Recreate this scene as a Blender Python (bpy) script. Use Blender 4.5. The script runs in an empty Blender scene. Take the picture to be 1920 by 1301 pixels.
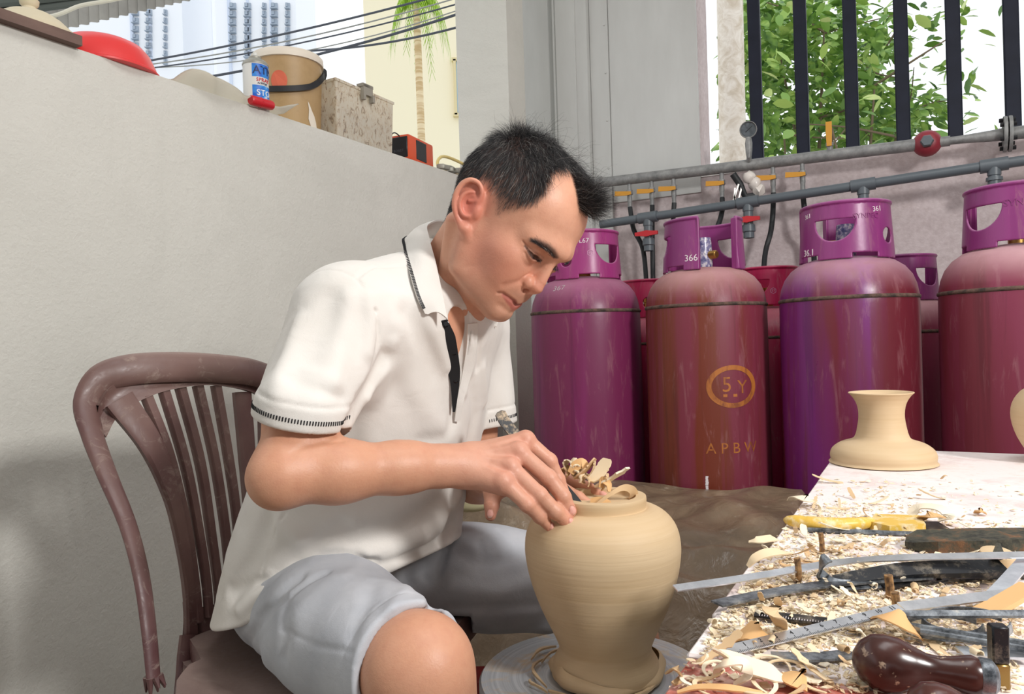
import bpy, bmesh, math, random
import numpy as np
from mathutils import Vector, Matrix, Euler, noise
import openvdb as vdb

C = bpy.context.scene.collection
PI = math.pi
random.seed(7)
rng = np.random.default_rng(11)

# ------------------------------------------------------------------ camera
CAM_H, FOC = 0.88, 1400.0
ROLL, PITCH = math.radians(1.75), math.radians(-0.3)
_cr, _sr = math.cos(ROLL), math.sin(ROLL)
RIGHT = np.array([_cr, 0, -_sr])
_up0, _fw0 = np.array([_sr, 0, _cr]), np.array([0, 1.0, 0])
UPV = _up0 * math.cos(PITCH) - _fw0 * math.sin(PITCH)
FWD = _fw0 * math.cos(PITCH) + _up0 * math.sin(PITCH)
EYE = np.array([0, 0, CAM_H])


def at(u, v, d):
    """photo pixel (1920x1301) at depth d (metres along +Y) -> world point"""
    ray = RIGHT * (u - 960) / FOC + UPV * (650.5 - v) / FOC + FWD
    return EYE + ray * (d / ray[1])


cam_data = bpy.data.cameras.new('camera')
cam = bpy.data.objects.new('camera', cam_data)
C.objects.link(cam)
cam_data.sensor_fit = 'HORIZONTAL'
cam_data.sensor_width = 36
cam_data.lens = FOC / 1920 * 36
cam_data.clip_start, cam_data.clip_end = 0.02, 400
_m = Matrix.Identity(4)
for _i in range(3):
    _m[_i][0], _m[_i][1], _m[_i][2], _m[_i][3] = RIGHT[_i], UPV[_i], -FWD[_i], EYE[_i]
cam.matrix_world = _m
bpy.context.scene.camera = cam

# ------------------------------------------------------------------ world, lights, exposure
vs = bpy.context.scene.view_settings
bpy.context.scene.display_settings.display_device = 'sRGB'
vs.view_transform = 'Standard'
vs.look = 'None'
vs.gamma = 1
vs.use_curve_mapping = False
vs.exposure = -0.14
world = bpy.data.worlds.new('sky')
bpy.context.scene.world = world
world.use_nodes = True
_nt = world.node_tree
_bg = _nt.nodes['Background']
_bg.inputs[0].default_value = (0.93, 0.965, 1.0, 1)
_bg.inputs[1].default_value = 1.42


def area_light(name, loc, aim, sx, sy, power, col=(1, 1, 1)):
    l = bpy.data.lights.new(name, 'AREA')
    l.shape = 'RECTANGLE'
    l.size, l.size_y = sx, sy
    l.energy = power
    l.color = col
    o = bpy.data.objects.new(name, l)
    C.objects.link(o)
    o.location = loc
    d = Vector(aim) - Vector(loc)
    o.rotation_euler = d.to_track_quat('-Z', 'Y').to_euler()
    return o


# daylight of the open shop front, behind and to the right of the camera, and tube lamps under the ceiling
area_light('shopfront_light', (1.62, -.62, 1.98), (-0.45, 1.1, 0.75), .34, .34, 64, (1.0, 0.985, 0.965))
area_light('ceiling_lamp_light', (0.45, 0.55, 2.9), (0.2, 0.9, 0.5), 1.4, 0.8, 17, (0.985, 0.995, 1.0))
area_light('rear_lamp_light', (1.4, 1.1, 2.9), (1.1, 2.0, 0.8), 1.2, 0.3, 5, (1.0, 0.98, 0.96))

# ------------------------------------------------------------------ helpers: materials


def srgb(r, g, b):
    f = lambda c: c / 12.92 if c <= 0.04045 else ((c + 0.055) / 1.055) ** 2.4
    return tuple(f(x / 255.0) for x in (r, g, b))


class Mat:
    """small node-graph wrapper"""

    def __init__(self, name, col=(200, 200, 200), rough=0.6, metal=0.0, spec=0.5):
        self.m = bpy.data.materials.new(name)
        self.m.use_nodes = True
        self.nt = self.m.node_tree
        self.n = self.nt.nodes
        self.b = self.n['Principled BSDF']
        self.b.inputs['Base Color'].default_value = (*srgb(*col), 1)
        self.b.inputs['Roughness'].default_value = rough
        self.b.inputs['Metallic'].default_value = metal
        self.b.inputs['Specular IOR Level'].default_value = spec
        self._co = None

    def new(self, t, **kw):
        nd = self.n.new(t)
        for k, v in kw.items():
            setattr(nd, k, v)
        return nd

    def lk(self, a, b):
        self.nt.links.new(a, b)

    def co(self, scale=(1, 1, 1), kind='Object'):
        tc = self.new('ShaderNodeTexCoord')
        mp = self.new('ShaderNodeMapping')
        mp.inputs['Scale'].default_value = scale
        self.lk(tc.outputs[kind], mp.inputs[0])
        return mp.outputs[0]

    def noise(self, scale=5, detail=4, rough=0.55, dist=0.0, vec=None, stretch=(1, 1, 1), kind='Object'):
        nz = self.new('ShaderNodeTexNoise')
        nz.inputs['Scale'].default_value = scale
        nz.inputs['Detail'].default_value = detail
        nz.inputs['Roughness'].default_value = rough
        nz.inputs['Distortion'].default_value = dist
        self.lk(vec if vec else self.co(stretch, kind), nz.inputs['Vector'])
        return nz.outputs['Fac']

    def ramp(self, fac, stops):
        r = self.new('ShaderNodeValToRGB')
        e = r.color_ramp.elements
        while len(e) < len(stops):
            e.new(0.5)
        for q, (p, c) in zip(e, stops):
            q.position = p
            q.color = (*srgb(*c), 1) if isinstance(c, tuple) else (c, c, c, 1)
        self.lk(fac, r.inputs[0])
        return r.outputs[0]

    def mix(self, fac, a, b, mode='MIX'):
        x = self.new('ShaderNodeMix', data_type='RGBA', blend_type=mode)
        for s, v in ((x.inputs[0], fac), (x.inputs[6], a), (x.inputs[7], b)):
            if isinstance(v, (int, float)):
                s.default_value = v
            elif isinstance(v, tuple):
                s.default_value = (*srgb(*v), 1)
            else:
                self.lk(v, s)
        return x.outputs[2]

    def math(self, op, a, b=0.0):
        x = self.new('ShaderNodeMath', operation=op)
        for s, v in ((x.inputs[0], a), (x.inputs[1], b)):
            if isinstance(v, (int, float)):
                s.default_value = v
            else:
                self.lk(v, s)
        return x.outputs[0]

    def color(self, sock):
        self.lk(sock, self.b.inputs['Base Color'])
        return self

    def rough(self, sock):
        self.lk(sock, self.b.inputs['Roughness'])
        return self

    def bump(self, h, strength=0.3, dist=0.01):
        bp = self.new('ShaderNodeBump')
        bp.inputs['Strength'].default_value = strength
        bp.inputs['Distance'].default_value = dist
        self.lk(h, bp.inputs['Height'])
        self.lk(bp.outputs[0], self.b.inputs['Normal'])
        return self


# ------------------------------------------------------------------ helpers: objects and shapes
def tag(o, label=None, cat=None, group=None, kind=None):
    if label:
        o['label'] = label
    if cat:
        o['category'] = cat
    if group:
        o['group'] = group
    if kind:
        o['kind'] = kind
    return o


def empty(name, loc=(0, 0, 0), label=None, cat=None, group=None, rotz=0.0):
    o = bpy.data.objects.new(name, None)
    o.empty_display_size = 0.05
    C.objects.link(o)
    o.location = loc
    o.rotation_euler = (0, 0, rotz)
    return tag(o, label, cat, group)


def link(name, me, mat, parent=None):
    o = bpy.data.objects.new(name, me)
    C.objects.link(o)
    for x in (mat if isinstance(mat, (list, tuple)) else [mat]):
        if x is not None:
            me.materials.append(x.m if isinstance(x, Mat) else x)
    if parent is not None:
        o.parent = parent
    return o


def smooth(me, angle=None):
    me.polygons.foreach_set('use_smooth', [True] * len(me.polygons))
    if angle is not None:
        me.set_sharp_from_angle(angle=math.radians(angle))
    return me


def copy_tree(o, parent=None):
    c = o.copy()
    C.objects.link(c)
    c.parent = parent
    for ch in list(o.children):
        copy_tree(ch, c)
    return c


class MB:
    """collects shapes into one mesh"""

    def __init__(self):
        self.v, self.f, self.sm, self.mi = [], [], [], []
        self.cur = 0

    def add(self, vs_, fs, sm=False):
        k = len(self.v)
        self.v += [tuple(map(float, p)) for p in vs_]
        self.f += [tuple(i + k for i in q) for q in fs]
        self.sm += [sm] * len(fs)
        self.mi += [self.cur] * len(fs)
        return self

    def hull8(self, p, bev=0):
        return self.add(p, [(0, 3, 2, 1), (4, 5, 6, 7), (0, 1, 5, 4), (1, 2, 6, 5), (2, 3, 7, 6), (3, 0, 4, 7)])

    def box(self, c, s, R=None):
        x, y, z = (q / 2 for q in s)
        p = [(-x, -y, -z), (x, -y, -z), (x, y, -z), (-x, y, -z), (-x, -y, z), (x, -y, z), (x, y, z), (-x, y, z)]
        if R is not None:
            p = [R @ Vector(q) for q in p]
        return self.hull8([Vector(q) + Vector(c) for q in p])

    def rbox(self, c, s, r, R=None, seg=2):
        """box with rounded edges"""
        bm = bmesh.new()
        bmesh.ops.create_cube(bm, size=1)
        for v in bm.verts:
            v.co = Vector((v.co.x * s[0], v.co.y * s[1], v.co.z * s[2]))
        bmesh.ops.bevel(bm, geom=list(bm.edges), offset=r, segments=seg, profile=0.5, affect='EDGES')
        if R is None:
            R = Matrix.Identity(3)
        vv = [R @ v.co + Vector(c) for v in bm.verts]
        bm.verts.index_update()
        ff = [tuple(v.index for v in f.verts) for f in bm.faces]
        bm.free()
        return self.add(vv, ff, True)

    def lathe(self, prof, n=32, M=None, sm=True, a0=0.0, a1=2 * PI, caps=True):
        """prof: list of (r,z); revolves about z"""
        full = abs(a1 - a0 - 2 * PI) < 1e-6
        m = n if full else n + 1
        vv = []
        for r, z in prof:
            for i in range(m):
                a = a0 + (a1 - a0) * i / n
                vv.append(Vector((r * math.cos(a), r * math.sin(a), z)))
        ff = []
        for j in range(len(prof) - 1):
            for i in range(n):
                i2 = (i + 1) % m
                ff.append((j * m + i, j * m + i2, (j + 1) * m + i2, (j + 1) * m + i))
        if full and caps:
            if prof[0][0] > 1e-6:
                ff.append(tuple(reversed(range(m))))
            if prof[-1][0] > 1e-6:
                ff.append(tuple((len(prof) - 1) * m + i for i in range(m)))
        if M is not None:
            vv = [M @ p for p in vv]
        return self.add(vv, ff, sm)

    def tube(self, pts, r, n=10, sm=True, caps=True, flat=None, up=None):
        """tube along pts; r number or list; flat=(w,h) gives a rectangular/elliptic section ratio"""
        P = [Vector(p) for p in pts]
        R = r if isinstance(r, (list, tuple, np.ndarray)) else [r] * len(P)
        vv, ff = [], []
        nrm = None
        for i, p in enumerate(P):
            t = (P[min(i + 1, len(P) - 1)] - P[max(i - 1, 0)])
            t = t.normalized() if t.length > 1e-9 else Vector((0, 0, 1))
            if up is not None:
                nrm = Vector(up) - t * t.dot(Vector(up))
                nrm = nrm.normalized() if nrm.length > 1e-6 else t.orthogonal().normalized()
            elif nrm is None:
                nrm = t.orthogonal().normalized()
            else:
                nrm = (nrm - t * nrm.dot(t))
                nrm = nrm.normalized() if nrm.length > 1e-9 else t.orthogonal().normalized()
            bi = t.cross(nrm)
            for k in range(n):
                a = 2 * PI * k / n
                ca, sa = math.cos(a), math.sin(a)
                if flat:
                    ca, sa = ca * flat[0], sa * flat[1]
                vv.append(p + (nrm * ca + bi * sa) * R[i])
        for i in range(len(P) - 1):
            for k in range(n):
                k2 = (k + 1) % n
                ff.append((i * n + k, i * n + k2, (i + 1) * n + k2, (i + 1) * n + k))
        if caps:
            ff.append(tuple(reversed(range(n))))
            ff.append(tuple((len(P) - 1) * n + k for k in range(n)))
        return self.add(vv, ff, sm)

    def ribbon(self, pts, w, th, nrms=None, up=(0, 0, 1), sm=True):
        """flat strip of width w (number or list) and thickness th along pts; up = face normal hint"""
        P = [Vector(p) for p in pts]
        W = w if isinstance(w, (list, tuple, np.ndarray)) else [w] * len(P)
        vv, ff = [], []
        for i, p in enumerate(P):
            t = (P[min(i + 1, len(P) - 1)] - P[max(i - 1, 0)]).normalized()
            u = Vector(nrms[i] if nrms is not None else up)
            nn = u - t * u.dot(t)
            nn = nn.normalized() if nn.length > 1e-6 else t.orthogonal().normalized()
            s = t.cross(nn)
            a, h = W[i] / 2, th / 2
            vv += [p - s * a - nn * h, p + s * a - nn * h, p + s * a + nn * h, p - s * a + nn * h]
        for i in range(len(P) - 1):
            for k in range(4):
                k2 = (k + 1) % 4
                ff.append((i * 4 + k, i * 4 + k2, (i + 1) * 4 + k2, (i + 1) * 4 + k))
        k = (len(P) - 1) * 4
        ff += [(3, 2, 1, 0), (k, k + 1, k + 2, k + 3)]
        return self.add(vv, ff, sm)

    def mesh(self, name, angle=40):
        me = bpy.data.meshes.new(name)
        me.from_pydata(self.v, [], self.f)
        me.polygons.foreach_set('use_smooth', self.sm)
        me.polygons.foreach_set('material_index', self.mi)
        me.update()
        if angle is not None and any(self.sm):
            me.set_sharp_from_angle(angle=math.radians(angle))
        return me

    def build(self, name, mat, parent=None, angle=40):
        return link(name, self.mesh(name, angle), mat, parent)


def frame(origin, xdir, zdir=(0, 0, 1)):
    """4x4 with local x along xdir and z close to zdir"""
    x = Vector(xdir).normalized()
    z = Vector(zdir)
    z = (z - x * z.dot(x)).normalized()
    y = z.cross(x)
    m = Matrix.Identity(4)
    for i in range(3):
        m[i][0], m[i][1], m[i][2], m[i][3] = x[i], y[i], z[i], origin[i]
    return m


def catmull(pts, n=8):
    P = [np.array(p, float) for p in pts]
    P = [2 * P[0] - P[1]] + P + [2 * P[-1] - P[-2]]
    out = []
    for i in range(1, len(P) - 2):
        a, b, c, d = P[i - 1:i + 3]
        for k in range(n):
            t = k / n
            out.append(0.5 * ((2 * b) + (c - a) * t + (2 * a - 5 * b + 4 * c - d) * t * t + (3 * b - a - 3 * c + d) * t ** 3))
    out.append(P[-2])
    return out


# room axes: n points out of the left wall into the room, w runs along the left wall away from the camera
NV, WV = np.array([0.874, -0.486, 0.0]), np.array([0.486, 0.874, 0.0])
ROOM_Z = math.atan2(-0.486, 0.874)


def rm(a, b, z=0.0):
    return NV * a + WV * b + np.array([0, 0, z])


def on_plane(u, v, z):
    """photo pixel -> point on the horizontal plane at height z"""
    p = at(u, v, 1.0) - EYE
    return EYE + p * ((z - CAM_H) / p[2])


def on_wallb(u, v, b):
    """photo pixel -> point on the plane at distance b along w"""
    p = at(u, v, 1.0) - EYE
    return EYE + p * (b / float(p @ WV))


def on_walla(u, v, a):
    p = at(u, v, 1.0) - EYE
    return EYE + p * (a / float(p @ NV))
# ------------------------------------------------------------------ organic shapes: distance fields turned into meshes
def f32(*a):
    return np.array(a, np.float32)


def ell(P, c, r, R=None):
    q = P - np.asarray(c, np.float32)
    if R is not None:
        q = q @ np.asarray(R, np.float32)
    r = np.asarray(r, np.float32)
    k0 = np.linalg.norm(q / r, axis=1)
    k1 = np.linalg.norm(q / (r * r), axis=1) + 1e-9
    return k0 * (k0 - 1) / k1


def rcone(P, a, b, ra, rb):
    a = np.asarray(a, np.float32)
    ab = np.asarray(b, np.float32) - a
    q = P - a
    t = np.clip(q @ ab / max(float(ab @ ab), 1e-12), 0, 1)
    return np.linalg.norm(q - t[:, None] * ab, axis=1) - (ra + (rb - ra) * t)


def chain(P, pts, rad, k=0.0):
    d = None
    if not isinstance(rad, (list, tuple)):
        rad = [rad] * len(pts)
    for i in range(len(pts) - 1):
        e = rcone(P, pts[i], pts[i + 1], rad[i], rad[i + 1])
        d = e if d is None else (smin(d, e, k) if k else np.minimum(d, e))
    return d


def smin(a, b, k):
    h = np.maximum(k - np.abs(a - b), 0) / k
    return np.minimum(a, b) - h * h * k * 0.25


def smax(a, b, k):
    return -smin(-a, -b, k)


def stroke(P, pts, w, amp):
    """a groove (amp > 0) or a ridge (amp < 0) along a polyline"""
    e = np.maximum(chain(P, pts, 0.0), 0) / w
    return amp * np.exp(-e * e)


def mirror(Q):
    S = Q.copy()
    S[:, 1] = np.abs(S[:, 1])
    return S


def field_mesh(field, lo, hi, h, slack=1.9, project=1):
    lo, hi = np.asarray(lo, float), np.asarray(hi, float)
    B = 4
    nb = np.ceil((hi - lo) / (h * B)).astype(int) + 1
    ax = [lo[i] + (np.arange(nb[i]) + 0.5) * h * B - 0.5 * h for i in range(3)]
    G = np.stack(np.meshgrid(*ax, indexing='ij'), -1).reshape(-1, 3).astype(np.float32)
    dC = np.concatenate([field(G[i:i + 400000]) for i in range(0, len(G), 400000)])
    act = np.flatnonzero(np.abs(dC) < h * B * slack)
    full = np.repeat(np.repeat(np.repeat(dC.reshape(nb), B, 0), B, 1), B, 2).astype(np.float32)
    off = np.stack(np.meshgrid(*[np.arange(B)] * 3, indexing='ij'), -1).reshape(-1, 3)
    bi = np.stack(np.unravel_index(act, nb), -1) * B
    idx = (bi[:, None, :] + off[None]).reshape(-1, 3)
    for i in range(0, len(idx), 400000):
        ii = idx[i:i + 400000]
        full[ii[:, 0], ii[:, 1], ii[:, 2]] = field((lo + ii * h).astype(np.float32))
    g = vdb.FloatGrid(1.0)
    g.copyFromArray(full)
    V, Q = g.convertToQuads(0.0)
    V = (lo + V * h).astype(np.float32)
    for _ in range(project):
        d = field(V)
        e = h * 0.7
        gr = np.stack([field(V + f32(*(np.eye(3)[i] * e))) - d for i in range(3)], 1) / e
        V = V - gr * np.clip(d / np.maximum((gr * gr).sum(1), 0.15), -1.2 * h, 1.2 * h)[:, None]
    return V, Q[:, ::-1]


def mesh_vq(name, V, Q, cols=None):
    me = bpy.data.meshes.new(name)
    me.vertices.add(len(V))
    me.vertices.foreach_set('co', np.ascontiguousarray(V, np.float32).ravel())
    me.loops.add(Q.size)
    me.loops.foreach_set('vertex_index', np.ascontiguousarray(Q, np.int32).ravel())
    me.polygons.add(len(Q))
    me.polygons.foreach_set('loop_start', np.arange(0, Q.size, Q.shape[1], dtype=np.int32))
    me.update(calc_edges=True)
    me.validate()
    me.polygons.foreach_set('use_smooth', [True] * len(me.polygons))
    if cols is not None:
        a = me.color_attributes.new('tint', 'FLOAT_COLOR', 'POINT')
        a.data.foreach_set('color', np.ascontiguousarray(np.concatenate([cols, np.ones((len(cols), 1))], 1), np.float32).ravel())
    return me


def march(field, u, v, d0=0.5, d1=1.7, n=600):
    """first point of the field's surface seen at a photo pixel"""
    ds = np.linspace(d0, d1, n)
    P = np.stack([at(u, v, d) for d in ds]).astype(np.float32)
    f = field(P)
    k = np.flatnonzero(f < 0)
    if not len(k):
        return P[int(np.argmin(f))].astype(float)
    k = k[0]
    if k == 0:
        return P[0].astype(float)
    t = f[k - 1] / (f[k - 1] - f[k])
    return (P[k - 1] + (P[k] - P[k - 1]) * t).astype(float)


def gnoise(P, s, seed=0):
    """cheap smooth noise from a few sine waves"""
    r = np.random.default_rng(seed)
    out = 0
    for i in range(6):
        k = r.normal(size=3)
        k = k / np.linalg.norm(k) * r.uniform(0.6, 1.5) * 2 * PI / s
        out = out + np.sin(P @ k.astype(np.float32) + r.uniform(0, 6.28))
    return out / 6


# ------------------------------------------------------------------ the room
WALL_A, COL_B, BACK_B, WALL_TOP = -1.5, 2.60, 2.97, 1.507
M_PLASTER = Mat('white_plaster', (206, 204, 197), rough=.85, spec=.2)
_pn = M_PLASTER.noise(2.2, 5, .6)
_pd = M_PLASTER.noise(7, 6, .7, 1.2)
_pc = M_PLASTER.ramp(_pn, [(.25, (202, 200, 192)), (.75, (213, 211, 203))])
_pg = M_PLASTER.noise(1.1, 7, .72, .8)
_pc = M_PLASTER.mix(M_PLASTER.ramp(_pg, [(.50, 0.0), (.70, .45)]), _pc, (188, 186, 178))
M_PLASTER.color(M_PLASTER.mix(M_PLASTER.ramp(_pd, [(.66, 0.0), (.80, .45)]), _pc, (158, 156, 150)))
M_PLASTER.bump(M_PLASTER.math('ADD', M_PLASTER.noise(95, 4, .65), M_PLASTER.math('MULTIPLY', M_PLASTER.noise(11, 3), 1.2)), .35, .006)
M_BACK = Mat('back_wall_plaster', (205, 192, 192), rough=.85, spec=.2)  # pinkish bounce from the cylinders is put into this wall colour
M_BACK.color(M_BACK.mix(M_BACK.ramp(M_BACK.noise(3, 6, .65), [(.45, 0.0), (.75, .6)]), M_BACK.ramp(M_BACK.noise(60, 2), [(.3, (196, 182, 182)), (.7, (212, 200, 200))]), (170, 152, 148)))
M_BACK.bump(M_BACK.noise(80, 4, .6), .35, .006)
M_PANEL = Mat('painted_steel', (205, 206, 204), rough=.38)
M_PANEL.color(M_PANEL.ramp(M_PANEL.noise(4, 5, .6, stretch=(1, 1, .25)), [(.3, (180, 180, 177)), (.7, (200, 201, 198))]))
M_FLOOR = Mat('concrete_floor', (150, 142, 132), rough=.9)
M_FLOOR.color(M_FLOOR.ramp(M_FLOOR.noise(6, 6), [(.3, (128, 120, 110)), (.7, (170, 162, 150))])).bump(M_FLOOR.noise(40, 4), .3, .01)
M_CEIL = Mat('ceiling_paint', (225, 225, 222), rough=.9)
M_NAVY = Mat('navy_bar_paint', (28, 33, 52), rough=.6, spec=.3)
M_NAVY.color(M_NAVY.ramp(M_NAVY.noise(14, 5), [(.3, (17, 21, 36)), (.7, (25, 30, 46))]))


def rbox_ab(mb, a0, a1, b0, b1, z0, z1):
    p = [rm(a, b, z) for z in (z0, z1) for a, b in ((a0, b0), (a1, b0), (a1, b1), (a0, b1))]
    mb.hull8(p)
    return mb


def struct(name, mb, mat, parent=None):
    return tag(mb.build(name, mat, parent), kind='structure')


def plane_mesh(pts_fn, nu, nv):
    mb = MB()
    vv = [pts_fn(i / nu, j / nv) for i in range(nu + 1) for j in range(nv + 1)]
    mb.add(vv, [(i * (nv + 1) + j, (i + 1) * (nv + 1) + j, (i + 1) * (nv + 1) + j + 1, i * (nv + 1) + j + 1) for i in range(nu) for j in range(nv)])
    return mb


struct('floor', rbox_ab(MB(), -1.72, 6.0, -6.0, 3.2, -.1, 0), M_FLOOR)
struct('ceiling', rbox_ab(MB(), -1.9, 6.0, -6.0, 3.25, 3.05, 3.2), M_CEIL)
_w = rbox_ab(MB(), -1.72, WALL_A, -6.0, COL_B, 0, WALL_TOP)
struct('wall_left', _w, M_PLASTER)
_mb = rbox_ab(MB(), -1.665, -1.426, COL_B, COL_B + .14, 0, 3.05)
struct('trim_1', _mb, M_PLASTER)                                     # the concrete column at the end of the low wall
struct('wall_right', rbox_ab(MB(), 4.4, 4.55, -4.2, 3.2, 0, 3.05), M_PLASTER)
_mb = rbox_ab(MB(), -1.72, .1, -4.2, -4.05, 0, 3.05)
rbox_ab(_mb, 3.6, 4.55, -4.2, -4.05, 0, 3.05)
rbox_ab(_mb, .1, 3.6, -4.2, -4.05, 2.75, 3.05)
struct('wall_front', _mb, M_PLASTER)
# painted steel post and panels between the column and the window
_a = lambda u: float(on_wallb(u, 200, BACK_B) @ NV)
_p0, _p1 = _a(1049), _a(1112)
struct('trim_2', rbox_ab(MB(), -1.66, _p0 - .002, BACK_B - .022, BACK_B, 0, 3.05), M_PANEL)
_mb = MB()
rbox_ab(_mb, _p0, _p1, BACK_B - .05, BACK_B, 0, 3.05)
rbox_ab(_mb, _p0 + .018, _p1 - .05, BACK_B - .058, BACK_B - .05, 0, 3.05)
struct('trim_3', _mb, M_PANEL)
_p2 = _a(1147)
_mb = MB()
rbox_ab(_mb, _p1 + .002, _p2 - .002, BACK_B - .02, BACK_B, 0, 3.05)
for k in range(14):
    p = rm(_p2 - .014, BACK_B - .021, .2 + k * .2)
    _mb.lathe([(0, .0), (.004, 0), (.003, .002), (0, .0028)], 8, frame(p, NV, -WV))
struct('trim_4', _mb, M_PANEL)
WIN_A, SILL = -.768, 1.515
_mb = rbox_ab(MB(), -1.72, WIN_A, BACK_B, BACK_B + .15, 0, 3.05)
rbox_ab(_mb, WIN_A, 6.0, BACK_B, BACK_B + .15, 0, SILL)
rbox_ab(_mb, WIN_A, 6.0, BACK_B, BACK_B + .15, 2.92, 3.05)
rbox_ab(_mb, 3.1, 6.0, BACK_B, BACK_B + .15, SILL, 2.92)
struct('wall_back', _mb, M_BACK)
_mb = rbox_ab(MB(), _p2, WIN_A - .001, BACK_B - .012, BACK_B, SILL - .06, 3.05)
struct('trim_5', _mb, M_PANEL)

# barred window: navy bars between a top and a bottom rail
WINDOW = tag(empty('window_1', rm(1.1, BACK_B + .075, SILL)), kind='structure')


def child(o, parent):
    o.parent = parent
    o.matrix_parent_inverse = Matrix.Translation(parent.location).inverted()
    return o


_bars = [_a(u) for u in (1411, 1499, 1594, 1692, 1792, 1904)]
_sp = _bars[-1] - _bars[-2]
_bars += [_bars[-1] + _sp * (k + 1) for k in range(11)]
_bm = None
for a in _bars:
    mb = MB().rbox((0, 0, 0), (.046, .028, 1.42), .004, seg=1)
    if _bm is None:
        _bm = mb.mesh('window_bar')
        _bm.materials.append(M_NAVY.m)
    o = bpy.data.objects.new('window_bar', _bm)
    C.objects.link(o)
    o.location = rm(a, BACK_B + .075, SILL + .70)
    o.rotation_euler = (0, 0, ROOM_Z)
    child(o, WINDOW)
for z in (SILL + .012, 2.90):
    child(rbox_ab(MB(), WIN_A + .002, 3.09, BACK_B + .058, BACK_B + .092, z - .012, z + .012).build('window_rail', M_NAVY), WINDOW)
M_SILL = Mat('white_sill', (232, 230, 226), rough=.6)
struct('trim_6', rbox_ab(MB(), WIN_A, 3.1, BACK_B - .004, BACK_B + .15, SILL, SILL + .006), M_SILL)

# ------------------------------------------------------------------ outside
M_GROUND = Mat('pale_ground', (205, 205, 200), rough=.95)
struct('ground', MB().box((0, 40, -.3), (300, 300, .2)), M_GROUND)
M_TOWER = Mat('tower_paint', (238, 241, 246), rough=.8)
M_TOWER2 = Mat('tower_recess', (206, 216, 234), rough=.8)
M_TGLASS = Mat('tower_window', (158, 170, 184), rough=.5)
M_CREAM = Mat('cream_render', (246, 236, 206), rough=.85)
M_WINF = Mat('window_frame', (222, 206, 160), rough=.6)
M_SKYGL = Mat('window_glass', (190, 215, 235), rough=.1)


def tower(u0, u1, d, cols, rows, v0, dv, wpx, label, bands=()):
    """far block of flats: wall, recessed bands and windows that can be told apart"""
    p0, p1 = at(u0, 650, d), at(u1, 650, d)
    root = empty('apartment_tower', ((p0[0] + p1[0]) / 2, d + 6, -.2), label, 'building')
    k = d / FOC
    mb = MB().box(((p0[0] + p1[0]) / 2, d + 6, 40), (p1[0] - p0[0], 12, 80.4))
    child(mb.build('wall', M_TOWER), root)
    for u, w in bands:
        p = at(u, 650, d)
        child(MB().box((p[0], d, 40), (w * k, .5, 80)).build('recess_band', M_TOWER2), root)
    me = None
    for u, s in cols:
        for r in range(rows):
            p = at(u, v0 + r * dv, d - .1)
            if me is None:
                mb = MB()
                w, h = wpx * k, wpx * k * 1.05
                mb.box((0, 0, 0), (w, .3, h))
                mb.box((-w * .25, -.2, h * .2), (w * .5, .2, h * .6))
                mb.box((0, -.35, -h * .5), (w * 1.15, .7, h * .12))
                me = mb.mesh('window')
                me.materials.append(M_TGLASS.m)
            o = bpy.data.objects.new('window', me)
            C.objects.link(o)
            o.location = p
            o.scale = (s, 1, 1)
            child(o, root)
    return root


tower(120, 362, 120, [(255, 1), (280, 1), (311, .55)], 7, 24, 15.4, 10, 'white apartment tower nearest the corrugated awning, narrow windows', [(268, 6), (302, 4)])
tower(366, 418, 150, [(363 + 17, .9)], 0, 14, 15.4, 10, 'slim white tower block between the two wider ones', [(376, 6), (408, 4)])
tower(424, 575, 115, [(437, 1), (465, 1), (496, .6), (515, 1), (540, .7)], 7, 12, 15.2, 11, 'white apartment tower behind the spray can and the bucket', [(450, 5), (485, 4), (528, 3)])
for u, r in ((363, 7),):
    root = [o for o in C.objects if o.name.startswith('apartment_tower')][1]
    me = [m for m in bpy.data.meshes if m.name == 'window'][0]
    for k in range(r):
        o = bpy.data.objects.new('window', me); C.objects.link(o)
        o.location = at(385, 8 + k * 15.6, 149.8); o.scale = (1.3, 1, 1.3)
        child(o, root)

# cream building on the right with a framed window
root = empty('cream_building', tuple(at(800, 650, 16)[:2]) + (-.2,), 'cream rendered building with a framed window beside the column', 'building')
_p0, _p1 = at(690, 400, 16), at(1010, 400, 16.5)
child(MB().box(((_p0[0] + _p1[0]) / 2, 17.2, 6.2), (_p1[0] - _p0[0], 2.0, 12.8)).build('wall', M_CREAM), root)
_w0, _w1 = at(852, 112, 16.15), at(884, 215, 16.15)
_wf = MB()
cx, cz, ww, wh = (_w0[0] + _w1[0]) / 2, (_w0[2] + _w1[2]) / 2, abs(_w1[0] - _w0[0]), abs(_w0[2] - _w1[2])
for dx, dz, sx, sz in ((-ww / 2, 0, .06, wh), (ww / 2, 0, .06, wh), (0, wh / 2, ww + .12, .07), (0, -wh / 2, ww + .12, .07), (0, 0, .04, wh)):
    _wf.box((cx + dx, 16.16, cz + dz), (sx, .12, sz))
_wfo = child(_wf.build('window', M_WINF), root)
o = MB().box((cx, 16.18, cz), (ww, .03, wh)).build('pane', M_SKYGL)
o.parent = _wfo
o.matrix_parent_inverse = _wfo.matrix_world.inverted() if False else Matrix.Identity(4)

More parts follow.
